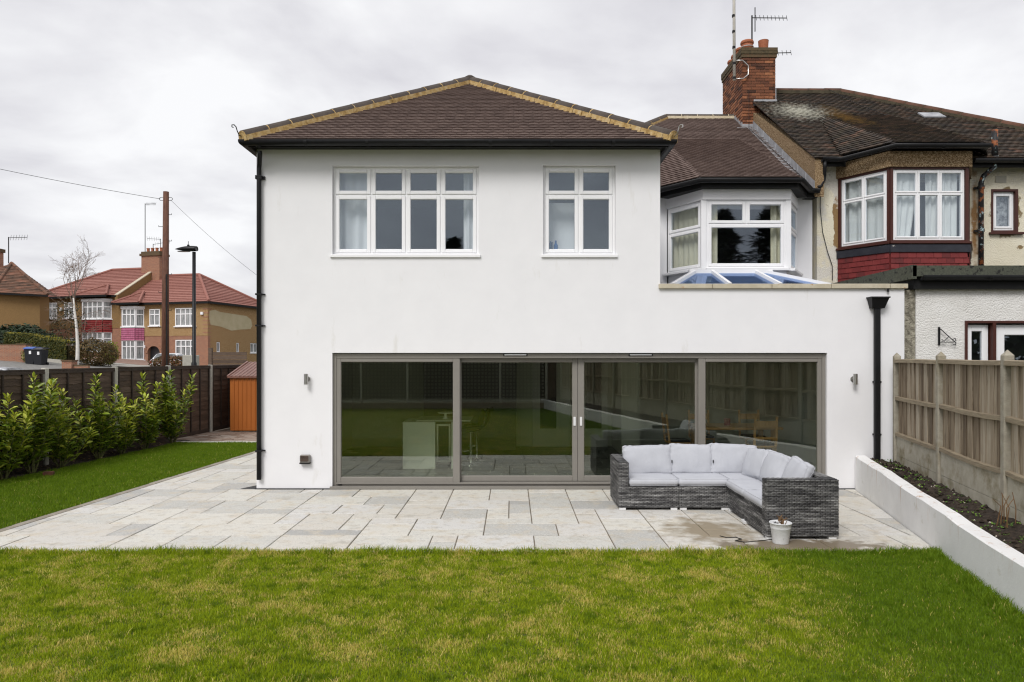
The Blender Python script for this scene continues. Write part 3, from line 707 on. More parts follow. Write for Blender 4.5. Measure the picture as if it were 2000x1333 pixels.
for i in range(6): piece('paving_slab', pm2, pv, Matrix.Translation((-8.55 + i * .6 , BACK_Y + .18, R.uniform(-.003, .003)))) if -8.55 + i * .6 + .3 < path_edge(BACK_Y) - .1 else None
for j in range(13):
    for i in range(10):
        xx = -8.7 + i * .30 + (.15 if j % 2 else 0); 
        if xx < -5.95: piece('block_paver', pm, pv, Matrix.Translation((xx, BACK_Y + .44 + j * .2, R.uniform(-.006, .005))))

# ------------------------------------------------------------------ the white house
H = thing('white_house', 'white rendered two storey house with brown hipped roof and wide grey sliding doors', 'house')
XL, XM, XR = -4.098, 2.377, 6.295; ZT, ZP = 5.465, 3.215
W1 = (-2.885, -.533, 3.764, 5.19); W2 = (.5, 1.664, 3.764, 5.198); DR = (-2.885, 5.057, 0.0, 2.185)
hw = cut_wall([XL, XM, XR], [0.012, ZP, ZT], [(W1[0], W1[1], W1[2] - .05, W1[3]), (W2[0], W2[1], W2[2] - .05, W2[3]), (DR[0], DR[1], -1, DR[3])], 0, .3, lambda x, z: x < XM or z < ZP)
# flank walls, rear wall of the upper room, the parapet return
hw.box(XL, XL + .3, .3, 11.9, .012, ZT); hw.box(XM - .3, XM, .3, 3.3, ZP - .2, ZT); hw.box(XR - .3, XR, .3, 3.3, .012, ZP)
hw.box(XL + .3, XR, 11.6, 11.9, .012, ZT)
wall = hw.build('wall', 'render', H)
MB().box(XL - .012, DR[0] - .02, -.02, .02, -.03, .012).build('plinth_strip', 'blackwood', H); MB().box(DR[1] + .02, XR, -.02, .02, -.03, .012).build('plinth_strip', 'blackwood', H)
# original rear wall of the first floor, with the angled bay
RY = 3.3
bay = [(3.2, RY), (3.72, 2.4), (5.36, 2.4), (5.88, RY)]
BZ0, BZ1, BZT = 3.84, 5.17, 5.46
ow = MB(); ow.box(XM - .3, bay[0][0], RY, RY + .3, 3.0, BZT); ow.box(bay[3][0], 6.2, RY, RY + .3, 3.0, BZT); ow.box(bay[0][0], bay[3][0], RY + .06, RY + .3, BZT - .1, BZT); ow.box(6.05, 6.2, RY + .3, 11.6, 3.0, BZT)
ow.build('rear_wall', 'render', H)
ins = lambda k: [(p[0] + (k if i < 2 else -k), p[1] + k) for i, p in enumerate(bay)]
lo = MB().prism(ins(.03), 3.0, BZ0 - .05); lo.build('bay_base', 'render', H)
hi_ = MB().prism([(bay[0][0] - .03, RY), (bay[1][0] - .03, 2.36), (bay[2][0] + .03, 2.36), (bay[3][0] + .03, RY)], BZ1, BZT); hi_.build('bay_lintel', 'render', H)
def face_T(a, b):
    d = Vector((b[0] - a[0], b[1] - a[1], 0)); l = d.length; d.normalize(); n = Vector((-d.y, d.x, 0))
    return Matrix(((d.x, n.x, 0, a[0]), (d.y, n.y, 0, a[1]), (0, 0, 1, 0), (0, 0, 0, 1))), l
T, l = face_T(bay[0], bay[1]); window(H, 'window', .02, l - .05, BZ0, BZ1 - .005, 0, 1, BZ0 + .80, T, vents=(), sill=.05)
T, l = face_T(bay[1], bay[2]); 
window(H, 'window', .05, l - .05, BZ0, BZ1 - .005, 0, 2, BZ0 + .86, T, vents=(0, 1), sill=.05, one_below=True)
T2, l2 = face_T(bay[2], bay[3]); window(H, 'window', .05, l2 - .02, BZ0, BZ1 - .005, 0, 1, BZ0 + .80, T2, sill=.05)
for p in (bay[1], bay[2]): MB().box(p[0] - .055, p[0] + .055, p[1] - .015, p[1] + .09, BZ0 - .05, BZ1, .01).build('bay_post', 'pvc', H)
window(H, 'window', *W1, .085, 4, 4.735, vents=(0, 3))
window(H, 'window', *W2, .085, 2, 4.735, vents=(0,))
# sliding doors
sdm = MB()
ring(sdm, DR[0], DR[1], .045, DR[3] - .012, (.055, .055, .05, .075), .055, .27, .004)
sdm.box(DR[0] - .03, DR[1] + .03, -.045, .28, 0, .045, .004); sdm.box(DR[0] + .05, DR[1] - .05, .03, .055, .075, .095)
door = sdm.build('sliding_door', 'taupe', H)
def leaf(x0, x1, z0, z1, gx0, gx1, gz0, gz1, y):
    p = MB(); ring(p, x0, x1, z0, z1, (gx0 - x0, x1 - gx1, gz0 - z0, z1 - gz1), y, y + .07, .005)
    b = .012
    ring(p, gx0 - b, gx1 + b, gz0 - b, gz1 + b, .016, y + .016, y + .05, .002)
    p.build('door_panel', 'taupe', door)
    MB().box(gx0 - .002, gx1 + .002, y + .028, y + .034, gz0 - .002, gz1 + .002).build('pane', 'doorglass', door)
leaf(-2.83, -.842, .085, 2.105, -2.762, -.951, .178, 2.04, .065)
leaf(3.01, 5.0, .085, 2.105, 3.123, 4.934, .178, 2.04, .065)
leaf(-.905, 1.066, .10, 2.095, -.828, .984, .185, 2.035, .155)
leaf(1.070, 3.06, .10, 2.095, 1.172, 2.984, .185, 2.035, .155)
for hx in (1.018, 1.122):
    h = MB(); h.box(hx - .019, hx + .019, .140, .156, 1.0, 1.145, .004); hh = h.build('handle', 'pale_plastic', door)
for vx in (.055, 2.075):
    MB().box(vx - .18, vx + .18, .034, .056, 2.142, 2.168, .008).build('vent_grille', 'pale_plastic', door)
    MB().box(vx - .195, vx + .195, .04, .0555, 2.134, 2.176, .006).build('vent_surround', 'black', door)
MB().box(-2.80, -2.74, .038, .05, .05, .075, .004).build('drain_cap', 'black', door)
# coping on the parapet
cx = XM - .03
for w in (.86, .95, .95, .94, 1.1):
    x1 = min(cx + w, XR + .04); b = MB().box(-(x1 - cx) / 2 + .004, (x1 - cx) / 2 - .004, -.2, .2, 0, .075, .006)
    piece('coping_stone', b.mesh('coping_stone', 'coping'), H, Matrix.Translation(((cx + x1) / 2, .15, ZP))); cx = x1
MB().box(XM, XR - .3, .3, .745, 3.02, 3.10).box(XM, XR - .3, 2.305, RY, 3.02, 3.10).box(XM, 2.745, .745, 2.305, 3.02, 3.10).box(5.455, XR - .3, .745, 2.305, 3.02, 3.10).build('flat_roof', 'felt', H)
# roof lantern
rl = MB(); rl.box(2.75, 5.45, .75, .83, 2.4, 3.33); rl.box(2.75, 5.45, 2.22, 2.30, 2.4, 3.33); rl.box(2.75, 2.83, .83, 2.22, 2.4, 3.33); rl.box(5.37, 5.45, .83, 2.22, 2.4, 3.33); lan = rl.build('roof_lantern', 'pvc', H)
a0, a1, b0, b1 = Vector((2.75, .75, 3.34)), Vector((5.45, .75, 3.34)), Vector((3.33, 1.52, 3.66)), Vector((4.60, 1.52, 3.66))
c0, c1 = Vector((2.75, 2.3, 3.34)), Vector((5.45, 2.3, 3.34))
for p, q in ((a0, b0), (a1, b1), (c0, b0), (c1, b1)): MB().bar(p, q, .075, .085).build('hip_bar', 'pvc', lan)
MB().bar(b0 - Vector((.12, 0, 0)), b1 + Vector((.12, 0, 0)), .11, .09).build('ridge_bar', 'pvc', lan)
for t in (.36, .68):
    MB().bar(a0.lerp(a1, t), b0.lerp(b1, (t - .24) / .52), .06, .10).build('glazing_bar', 'pvc', lan)
dn = Vector((0, 0, -.012))
MB().ext([a0, a1, b1, b0], dn).build('pane', 'lanternglass', lan); MB().ext([a0, b0, c0], dn).build('pane', 'lanternglass', lan)
MB().ext([a1, c1, b1], dn).build('pane', 'lanternglass', lan); MB().ext([c0, b0, b1, c1], dn).build('pane', 'lanternglass', lan)
# eaves of the front wing
EX0, EX1, EY, EZ = -4.18, 2.50, -.36, 5.49
AP = Vector((-.85, 3.0, 7.66)); RB = Vector((-.85, 8.6, 7.66))
rf = MB()
corners = [Vector((EX0, EY, EZ)), Vector((EX1, EY, EZ))]
rf.add([corners[0], corners[1], AP, (EX1, 8.6, EZ), RB, (EX0, 8.6, EZ)], [(0, 1, 2), (1, 3, 4, 2), (0, 2, 4, 5), (3, 5, 4), (0, 5, 3, 1)])
roof = rf.build('roof', 'underlay', H)
tile_slope(roof, [corners[0], corners[1], AP], (1, 0, 0), .1, .165, M['tile'], nparts=300, seed=2)
side = MB(); tile_slope(roof, [corners[1], (EX1, 8.6, EZ), RB, AP], (0, 1, 0), .1, .165, M['tile'], seed=3); tile_slope(roof, [corners[0], (EX0, 8.6, EZ), RB, AP], (0, 1, 0), .1, .165, M['tile'], seed=4)
up = Vector((0, 0, .045))
ridge_run(roof, corners[0] + up + Vector((.0, .0, 0)), AP + up, 'ridge', 'mortar'); ridge_run(roof, corners[1] + up, AP + up, 'ridge', 'mortar'); ridge_run(roof, AP + up, RB + up, 'ridge', 'mortar')
MB().lathe([(.02, -.06), (.125, -.05), (.125, .05), (.05, .10)], AP + up + Vector((0, -.02, .0)), 10).build('ridge_cap', 'ridge', roof)
for s, c in ((-1, corners[0]), (1, corners[1])):
    hd_ = (AP - c).normalized(); hs_ = hd_.cross(Vector((0, 0, 1))).normalized(); pp_ = [c + up + hs_ * (.112 * math.cos(q)) + hd_.cross(hs_) * (-.098 * math.sin(q)) for q in [math.pi * k / 8 for k in range(9)]] + [c + up - hs_ * .11 - Vector((0, 0, .07)), c + up + hs_ * .11 - Vector((0, 0, .07))]
    MB().ext([p - hd_ * .012 for p in pp_], hd_ * .10).build('mortar_end', 'mortar', roof)
    o_ = c + Vector((s * .03, -.03, .02)); d = Vector((s * .7, -.7, 0))
    MB().tube([o_ + d * a + Vector((0, 0, b)) for a, b in ((-.1, .02), (.02, .04), (.05, .10), (.07, .16), (.10, .185), (.135, .175), (.135, .145), (.11, .14))], .008, 6).build('hip_iron', 'steel' if s > 0 else 'black', roof)
fs = MB()
fs.box(EX0 + .06, EX1 - .06, EY + .06, EY + .085, 5.40, 5.48); fs.box(EX1 - .085, EX1 - .06, EY + .085, 8.6, 5.40, 5.48); fs.box(EX0 + .06, EX0 + .085, EY + .085, 8.6, 5.40, 5.48)
fs.build('fascia', 'blackwood', H)
MB().box(EX0 + .085, EX1 - .085, EY + .085, -.001, 5.445, 5.46).box(XM + .001, EX1 - .085, -.001, 3.3, 5.445, 5.46).box(EX0 + .085, XL - .001, -.001, 8.6, 5.445, 5.46).build('soffit', 'blackwood', H)
def gutter(parent, pts, name='gutter', r=.058, z=0, caps=True, m='black'):
    """ogee/half-round gutter swept along a horizontal polyline; open on top"""
    prof = [(-r, .012), (-r, -.01)] + [(r * math.cos(q), -.012 + r * 1.02 * math.sin(q)) for q in [math.pi + math.pi * i / 8 for i in range(9)]] + [(r, .0), (r * 1.0, .014), (r * .86, .014), (r * .86, -.012), (-r * .9, -.012)]
    P = [Vector(p) for p in pts]; g = MB(); n = len(prof)
    for i, p in enumerate(P):
        d0 = (P[i] - P[i - 1]).normalized() if i else (P[1] - P[0]).normalized(); d1 = (P[i + 1] - P[i]).normalized() if i < len(P) - 1 else d0
        t = (d0 + d1).normalized(); s_ = t.cross(Vector((0, 0, 1))).normalized(); k = 1 / max(.4, t.dot(d1))
        for a, b in prof: g.v.append(tuple(p + s_ * a * k + Vector((0, 0, b))))
    for i in range(len(P) - 1):
        for k in range(n): g.f.append((i * n + k, i * n + (k + 1) % n, (i + 1) * n + (k + 1) % n, (i + 1) * n + k))
    g.f += [tuple(range(n)), tuple(reversed([(len(P) - 1) * n + k for k in range(n)]))]
    o = g.build(name, m, parent, True)
    bm_ = MB()
    for i in range(len(P) - 1):
        L_ = (P[i + 1] - P[i]).length; d = (P[i + 1] - P[i]).normalized(); s_ = d.cross(Vector((0, 0, 1)))
        for j in range(1, int(L_ / 1.1) + 1):
            q0 = P[i] + d * (j * L_ / (int(L_ / 1.1) + 1))
            for a in range(2, 11):
                pa, pb2 = prof[a], prof[a + 1]; e = 1.06
                bm_.add([q0 + s_ * pa[0] * e + Vector((0, 0, pa[1] * e)), q0 + s_ * pb2[0] * e + Vector((0, 0, pb2[1] * e)), q0 + d * .05 + s_ * pb2[0] * e + Vector((0, 0, pb2[1] * e)), q0 + d * .05 + s_ * pa[0] * e + Vector((0, 0, pa[1] * e))], [(0, 1, 2, 3)])
    if bm_.v: bm_.build('gutter_joint', m, o)
    return o
gutter(H, [(EX0, 8.6, 5.472), (EX0, EY, 5.472), (EX1, EY, 5.472), (EX1, 8.6, 5.472)])
# rainwater pipes
def clip(parent, p, m='black'):
    MB().box(p[0] - .052, p[0] + .052, -.092, -.001, p[2] - .014, p[2] + .014, .004).box(p[0] + .05, p[0] + .085, -.03, -.001, p[2] - .01, p[2] + .01).build('pipe_clip', m, parent)
dp = MB(); dp.tube([(-3.965, -.30, 5.47), (-3.965, -.30, 5.40)], .038, 12); dp.tube([(-3.955, -.27, 5.35), (-3.955, -.26, 5.30), (-4.03, -.065, 5.20), (-4.04, -.055, 5.13), (-4.04, -.055, .16)], .037, 12)
dpo = dp.build('downpipe', 'black', H, True)
for z in (5.0, 4.97 - .9 * 0, 3.12, 2.95 - .33, .62): clip(dpo, (-4.04, 0, z))
hp = MB(); hp.prism([(5.73, -.005), (5.73, -.10), (5.93, -.10), (5.93, -.005)], 2.895, 2.91)
hv = [(5.73, -.10, 2.90), (5.93, -.10, 2.90), (5.97, -.17, 3.06), (5.69, -.17, 3.06), (5.73, -.004, 2.90), (5.93, -.004, 2.90), (5.97, -.004, 3.06), (5.69, -.004, 3.06)]
hp.add(hv, [(0, 1, 2, 3), (1, 5, 6, 2), (4, 0, 3, 7), (5, 4, 7, 6), (3, 2, 6, 7)]); hp.box(5.68, 5.98, -.18, -.003, 3.055, 3.075)
rwp = MB().box(5.785, 5.875, -.09, -.02, .1, 2.9, .012).build('downpipe', 'black', H); hp.build('hopper', 'black', rwp)
for z in (1.72, .88): clip(rwp, (5.83, 0, z))
MB().lathe([(.018, 0), (.018, .1)], (6.02, -.03, 3.16), 8).build('overflow_pipe', 'black', H)
for lx, sx in ((-3.28, 1), (5.47, 1)):
    w_ = MB(); w_.lathe([(.030, -.085), (.034, -.085), (.034, .085), (.030, .085)], (lx, -.085, 1.765), 20)
    lo_ = w_.build('wall_lamp', 'steel', H, False)
    MB().box(lx - .02, lx + .02, -.06, -.012, 1.745, 1.785, .004).build('bracket', 'steel', lo_); 
    b = MB().lathe([(.045, -.012), (.045, 0)], (0, 0, 0), 18); b.v = [(lx + p[0], p[2] - .001, 1.765 + p[1]) for p in b.v]; b.build('back_plate', 'steel', lo_)
sk = MB().box(-3.385, -3.225, -.075, -.001, .425, .555, .012).build('outdoor_socket', 'taupe', H)
MB().box(-3.375, -3.245, -.086, -.076, .455, .545, .008).build('cover', mat('smoked_cover', [(.05, .035, .028), (.10, .07, .055)], .25), sk); MB().box(-3.39, -3.22, -.083, -.002, .412, .436, .006).build('base', 'black', sk)
for i in range(8): MB().box(-3.365 + i * .0155, -3.357 + i * .0155, -.0885, -.0862, .503 + (i % 2) * .014, .510 + (i % 2) * .014).build('print_mark', 'black', sk) if i < 7 else None
MB().prism([(XL - .26, .0), (XL - .02, .0), (XL - .02, .5)], -.02, .006).build('gravel_margin', 'black_gravel', H)

# main roof behind, bay roof, party wall, chimney
ME, TN = 3.0, .66
mz = lambda y: 5.5 + TN * (y - ME)
RYr = 7.44; RZ = mz(RYr)
mr_ = MB(); re = Vector((4.06, RYr, RZ)); rr_ = Vector((6.12, RYr, RZ)); le = Vector((4.06 - 4.44, ME, 5.5)); ri = Vector((6.12, ME, 5.5)); bk = Vector((6.12, RYr + 4.44, 5.5)); bl = Vector((4.06 - 4.44, RYr + 4.44, 5.5))
mr_.add([le, ri, rr_, re, bk, bl], [(0, 1, 2, 3), (3, 2, 4, 5), (0, 3, 5), (0, 5, 4, 1), (1, 4, 2)])
mroof = mr_.build('roof', 'underlay', H)
tile_slope(mroof, [Vector((2.3, ME, 5.5)), ri, rr_, re, Vector((2.3, RYr - 1.76, mz(RYr - 1.76)))], (1, 0, 0), .1, .165, M['tile'], nparts=300, seed=5)
ridge_run(mroof, re + up * .6, rr_ + up * .6, 'ridge', M['pale_mortar'] if 'pale_mortar' in M else 'mortar', r=.10); ridge_run(mroof, re + Vector((-2.4, -2.4, -2.4 * TN)) + up * .6, re + up * .6, 'ridge', 'mortar', r=.10)
def bay_roof(parent, root, pts, z, mzf, ybk, m, seed, wall_m, gut_pts, gm_='black'):
    A, B, C, D = [Vector((p[0], p[1], z)) for p in pts]
    B2, C2 = Vector((B.x, ybk, mzf(ybk) + .01)), Vector((C.x, ybk, mzf(ybk) + .01))
    A2, D2 = Vector((A.x, A.y, mzf(A.y) + .0)), Vector((D.x, D.y, mzf(D.y)))
    b = MB().add([A, B, C, D, B2, C2], [(1, 2, 5, 4), (0, 1, 4), (2, 3, 5)]); o = b.build('bay_roof', 'underlay', root)
    tile_slope(o, [B, C, C2, B2], (1, 0, 0), .1, .165, m, nparts=60, seed=seed); tile_slope(o, [A, B, B2], B - A, .1, .165, m, nparts=40, seed=seed + 1); tile_slope(o, [C, D, C2], D - C, .1, .165, m, seed=seed + 2)
    gutter(root, gut_pts)
    return o
BP = [(2.95, ME), (3.60, 2.16), (5.48, 2.16), (6.02, ME)]
bay_roof(None, H, BP, 5.54, mz, 5.9, M['tile'], 30, 'render', [(2.40, 3.02, 5.50), (2.93, 2.98, 5.50), (3.58, 2.12, 5.50), (5.50, 2.12, 5.50), (6.02, 2.95, 5.50), (6.2, 2.95, 5.5)])
bf = MB()
gp = [(2.38, 3.1), (2.98, 3.06), (3.62, 2.2), (5.46, 2.2), (5.98, 3.03), (6.2, 3.03)]
for i in range(len(gp) - 1):
    a, b = Vector((*gp[i], 0)), Vector((*gp[i + 1], 0)); d = (b - a); n = Vector((-d.y, d.x, 0)).normalized() * .3
    bf.add([(a.x, a.y, 5.36), (b.x, b.y, 5.36), (b.x, b.y, 5.50), (a.x, a.y, 5.50), (a.x + n.x, a.y + n.y, 5.37), (b.x + n.x, b.y + n.y, 5.37)], [(0, 1, 2, 3), (5, 4, 0, 1)][0:1] + [(1, 0, 4, 5)])
bf.build('fascia', 'blackwood', H)
PX0, PX1 = 6.12, 6.30; NZ = .66
pw = MB().ext([(PX0, ME - .02, 5.36), (PX0, 7.9, mz(7.9) - .5), (PX0, 7.9, mz(7.44) + NZ - .05), (PX0, ME - .02, 5.50 + NZ - .02)], (PX1 - PX0, 0, 0)); pw.build('party_wall', 'dash', H)
lf = MB()
for i in range(9):
    y0 = ME - .02 + i * .42; y1 = y0 + .415
    if y0 > 6.6: break
    y1 = min(y1, 6.68)
    lf.add([(PX0 - .012, y0, mz(y0) + .20), (PX0 - .012, y1, mz(y1) + .20), (PX0 - .012, y1, mz(y1) + .03), (PX0 - .012, y0, mz(y0) + .03), (PX0 - .17, y0, mz(y0) + .035), (PX0 - .17, y1, mz(y1) + .035)], [(0, 3, 2, 1), (3, 4, 5, 2)])
    lf.tube([(PX0 - .014, y0, mz(y0) + .20), (PX0 - .014, y0, mz(y0) + .05)], .008, 5)
lf.build('flashing', 'lead', H)
CX0, CX1, CY0, CY1, CZT = 5.85, 6.69, 6.70, 8.37, 9.73
ch = MB().box(CX0 + .006, CX1 - .006, CY0 + .006, CY1 - .006, mz(CY0) - .4, CZT).build('chimney', 'brickmortar', H)
bme = MB().box(-.1075, .1075, -.01, .01, -.0325, .0325, .004).mesh('brick', 'brick'); 
z0 = mz(CY0) + .02; nrow = int((CZT - z0) / .075); nb = 0
hd = MB().box(-.051, .051, -.01, .01, -.0325, .0325, .004).mesh('brick', 'brick')
stuff = MB()
for r in range(nrow):
    zc = CZT - .0375 - r * .075
    for face in ('front', 'flank'):
        a0_, a1_ = (CX0, CX1) if face == 'front' else (CY0, CY1)
        x = a0_ - (.1125 if r % 2 else 0)
        while x < a1_ - .02:
            xa, xb = max(x, a0_) + .004, min(x + .225, a1_) - .004
            if xb - xa > .03:
                c = (xa + xb) / 2; s_ = (xb - xa) / .215
                if face == 'front': mw = Matrix.Translation((c, CY0, zc)) @ Matrix.Diagonal((s_, 1, 1, 1))
                else: mw = Matrix.Translation((CX0, c, zc)) @ Matrix.Rotation(-math.pi / 2, 4, 'Z') @ Matrix.Diagonal((s_, 1, 1, 1))
                mw = mw @ Matrix.Translation((0, -R.uniform(0, .004), 0))
                piece('brick', bme, ch, mw); nb += 1
            x += .225
cap = MB(); cap.box(CX0 - .03, CX1 + .03, CY0 - .03, CY1 + .03, CZT, CZT + .08, .004).box(CX0 - .045, CX1 + .045, CY0 - .045, CY1 + .045, CZT + .083, CZT + .165, .004).box(CX0 - .045, CX1 + .045, CY0 - .045, CY1 + .045, CZT + .168, CZT + .245, .004)
capo = cap.build('chimney_cap', 'capbrick', H)
MB().add([(CX0, CY0, CZT + .245), (CX1, CY0, CZT + .245), (CX1, CY1, CZT + .245), (CX0, CY1, CZT + .245), (CX0 + .2, CY0 + .2, CZT + .31), (CX1 - .2, CY0 + .2, CZT + .31), (CX1 - .2, CY1 - .2, CZT + .31), (CX0 + .2, CY1 - .2, CZT + .31)], [(0, 1, 5, 4), (1, 2, 6, 5), (2, 3, 7, 6), (3, 0, 4, 7), (4, 5, 6, 7)]).build('flaunching', 'capbrick', H)
for i, (px_, py_, hh_, rr2) in enumerate([(6.06, 6.98, .26, .15), (6.47, 6.95, .27, .13), (6.05, 7.38, .24, .15), (6.05, 7.78, .24, .14), (6.06, 8.14, .24, .14), (6.46, 7.45, .2, .13)]):
    z = CZT + .26
    if i == 1: pr = [(rr2 * .8, 0), (rr2 * .86, .02), (rr2, hh_ - .01), (rr2 * 1.03, hh_), (rr2 * .85, hh_), (rr2 * .8, hh_ - .1)]
    else: pr = [(rr2 * .92, 0), (rr2 * .88, .06), (rr2 * .9, hh_ * .45), (rr2 * 1.02, hh_ * .5), (rr2 * 1.0, hh_ * .62), (rr2 * .95, hh_ * .68), (rr2 * 1.12, hh_ * .8), (rr2 * 1.12, hh_ * .95), (rr2 * 1.02, hh_ * 1.06), (rr2 * .7, hh_ * 1.06)]
    p_ = MB().lathe(pr, (px_, py_, z), 18).build('chimney_pot', 'terracotta', H, False)
    if i == 0: MB().tube([(px_ + .163 * math.cos(q), py_ + .163 * math.sin(q), z + .11) for q in [2 * math.pi * k / 20 for k in range(21)]], .008, 5).build('wire_band', 'pale_plastic', p_)
ap = MB(); ap.box(CX0 + .28, CX1 + .03, CY0 - .03, CY0 - .006, 8.50, 8.66, .003); ap.add([(CX0 + .28, CY0 - .03, 8.50), (CX1 + .03, CY0 - .03, 8.50), (CX1 + .03, CY0 - .2, 8.44), (CX0 + .28, CY0 - .2, 8.44)], [(0, 3, 2, 1)]); ap.box(CX1, CX1 + .02, CY0, CY1, 8.6, 8.95); ap.build('flashing', M['lead'], H)
sf = MB()
for i in range(6):
    y0 = CY0 + i * .13; sf.box(CX0 - .014, CX0 - .002, y0, y0 + .14, mz(y0) - .05, mz(y0) + .16)
sf.add([(CX0 - .15, CY0 - .13, mz(CY0 - .13) + .035), (PX0, CY0 - .13, mz(CY0 - .13) + .035), (PX0, CY0 - .012, mz(CY0) + .02), (CX0 - .15, CY0 - .012, mz(CY0) + .02)], [(0, 1, 2, 3)]); sf.box(CX0 - .02, PX0, CY0 - .016, CY0 - .008, mz(CY0) - .03, mz(CY0) + .10); sf.build('flashing', 'lead', H)
# ------------------------------------------------------------------ rooms of the white house
fl = MB().box(XL + .3, XR - .3, .3, 5.5, -.05, .016).build('interior_floor', 'grout', H)
ftm = MB().box(-.295, .295, -.145, .145, -.01, 0, .002).mesh('floor_tile', 'floor_tile')
for j in range(17):
    x = XL + .3 + .3 - (j % 3) * .2
    while x < XR - .55:
        if x - .295 > XL + .3: piece('floor_tile', ftm, fl, Matrix.Translation((x, .46 + j * .3, .022)))
        x += .6
iw = MB(); iw.box(XL + .3, XR - .3, 5.4, 5.5, .016, 2.4); iw.box(XL + .301, XL + .33, .3, 5.4, .016, 2.4); iw.box(XR - .33, XR - .301, .3, 5.4, .016, 2.4)
iw.build('interior_wall', 'kitchen', H)
MB().box(XL + .3, 2.745, .3, 5.5, 2.4, 2.5).box(5.455, XR - .3, .3, 5.5, 2.4, 2.5).box(2.745, 5.455, .3, .745, 2.4, 2.5).box(2.745, 5.455, 2.305, 5.5, 2.4, 2.5).build('ceiling', 'room', H)
wd = MB(); wd.box(.48, 1.36, 5.33, 5.399, .02, 2.12, .004); wdo = wd.build('interior_door', 'room', H); MB().box(.66, 1.04, 5.318, 5.329, .45, 2.0).build('pane', 'leather', wdo); MB().box(1.24, 1.3, 5.27, 5.329, 1.0, 1.03).build('handle', 'chrome', wdo)
wd = MB(); wd.box(1.40, 2.25, 5.33, 5.399, .02, 2.12, .004); wdo = wd.build('interior_door', 'room', H); MB().box(1.72, 2.1, 5.318, 5.329, .45, 2.0).build('pane', 'leather', wdo); MB().box(1.45, 1.51, 5.27, 5.329, 1.0, 1.03).build('handle', 'chrome', wdo)
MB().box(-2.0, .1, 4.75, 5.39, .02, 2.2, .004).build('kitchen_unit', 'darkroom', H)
MB().box(2.35, 2.75, 3.9, 5.39, .02, 2.4).build('partition_wall', 'kitchen', H)
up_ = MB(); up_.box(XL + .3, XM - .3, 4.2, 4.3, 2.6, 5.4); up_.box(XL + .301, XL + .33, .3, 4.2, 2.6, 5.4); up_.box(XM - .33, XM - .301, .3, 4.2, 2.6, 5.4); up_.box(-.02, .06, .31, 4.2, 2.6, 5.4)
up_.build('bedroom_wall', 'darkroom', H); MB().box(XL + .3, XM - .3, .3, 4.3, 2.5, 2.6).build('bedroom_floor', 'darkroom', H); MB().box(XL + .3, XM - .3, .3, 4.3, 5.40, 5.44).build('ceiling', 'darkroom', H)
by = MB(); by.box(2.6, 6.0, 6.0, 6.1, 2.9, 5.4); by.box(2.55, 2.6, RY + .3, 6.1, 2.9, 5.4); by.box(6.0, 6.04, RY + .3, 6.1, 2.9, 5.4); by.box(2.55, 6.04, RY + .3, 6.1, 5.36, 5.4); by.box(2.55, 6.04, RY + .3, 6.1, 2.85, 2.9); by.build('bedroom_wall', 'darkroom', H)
curtain('curtain', 'white curtain drawn back at the left light of the four-light upstairs window', -2.86, -2.30, 3.78, 5.17, .34, 'net', 3, .03)
curtain('curtain', 'white curtain hanging at the right edge of the four-light upstairs window', -.80, -.55, 3.78, 5.17, .34, 'net', 2, .03)
TL, _ = face_T(bay[0], bay[1])
curtain('curtain', 'cream pleated curtain filling the left side of the white bay window', -.06, 1.0, 3.8, 5.15, .17, 'linen', 7, .03, T=TL)
TF, _ = face_T(bay[1], bay[2])
curtain('curtain', 'narrow cream curtain at the left of the front bay pane', .02, .31, 3.8, 5.15, .17, 'linen', 2, .02, T=TF)
curtain('curtain', 'cream curtain at the right of the front bay pane', 1.36, 1.62, 3.8, 5.15, .17, 'linen', 2, .03, T=TF)
b = MB().box(.56, 1.03, .42, .43, 3.76, 4.68); tag(b.build_at('blind', 'net', (.8, .425, 3.76)), 'pale blind behind the left light of the small upstairs window', 'blind')
bt = MB().lathe([(.03, 0), (.035, .02), (.035, .14), (.014, .18), (.014, .22)], (.72, .27, 3.81), 10); tag(bt.build_at('bottle', mat('blue_bottle', [(.02, .12, .32)], .3), (.72, .27, 3.81)), 'blue bottle on the sill of the small upstairs window', 'bottle')
bk_ = MB(); bk_.box(.60, .615, .22, .34, 3.80, 3.98).box(.62, .64, .22, .34, 3.80, 4.01).box(.645, .665, .22, .34, 3.80, 4.0); tag(bk_.build_at('book_stack', mat('dark_blue_cover', [(.02, .05, .12), (.05, .16, .3)], .6, rw=1, nw=0), (.63, .28, 3.8)), 'upright dark blue books leaning on the small window sill', 'books')
# kitchen furniture
isl = thing('kitchen_island', 'white kitchen island with a pale worktop seen through the doors', 'kitchen island', (-1.5, 2.3, .022))
MB().box(-2.05, -1.44, 1.95, 2.75, .022, .90, .003).build('cabinet', 'gloss_white', isl); MB().box(-1.82, -.78, 2.0, 2.95, .905, .935, .006).build('worktop', 'worktop', isl)
wc = MB(); wc.box(-1.43, -1.15, 2.03, 2.7, .09, .90, .003); wco = wc.build('wine_cooler', 'leather', isl)
r_ = MB(); ring(r_, -1.425, -1.155, .14, .86, .04, 2.01, 2.03); r_.build('door_frame', 'steel', wco); MB().box(-1.385, -1.195, 2.016, 2.026, .19, .81).build('pane', 'leather', wco)
MB().box(-1.14, -1.105, 1.98, 2.8, .022, .90).build('end_panel', 'gloss_white', isl)
cs = MB().lathe([(.09, 0), (.05, .015), (.03, .03), (.025, .09), (.06, .10), (.15, .105), (.155, .125), (.14, .12)], (-1.28, 2.3, .937), 20); tag(cs.build_at('cake_stand', 'gloss_white', (-1.28, 2.3, .937), True), 'cream cake stand standing on the kitchen worktop', 'cake stand')
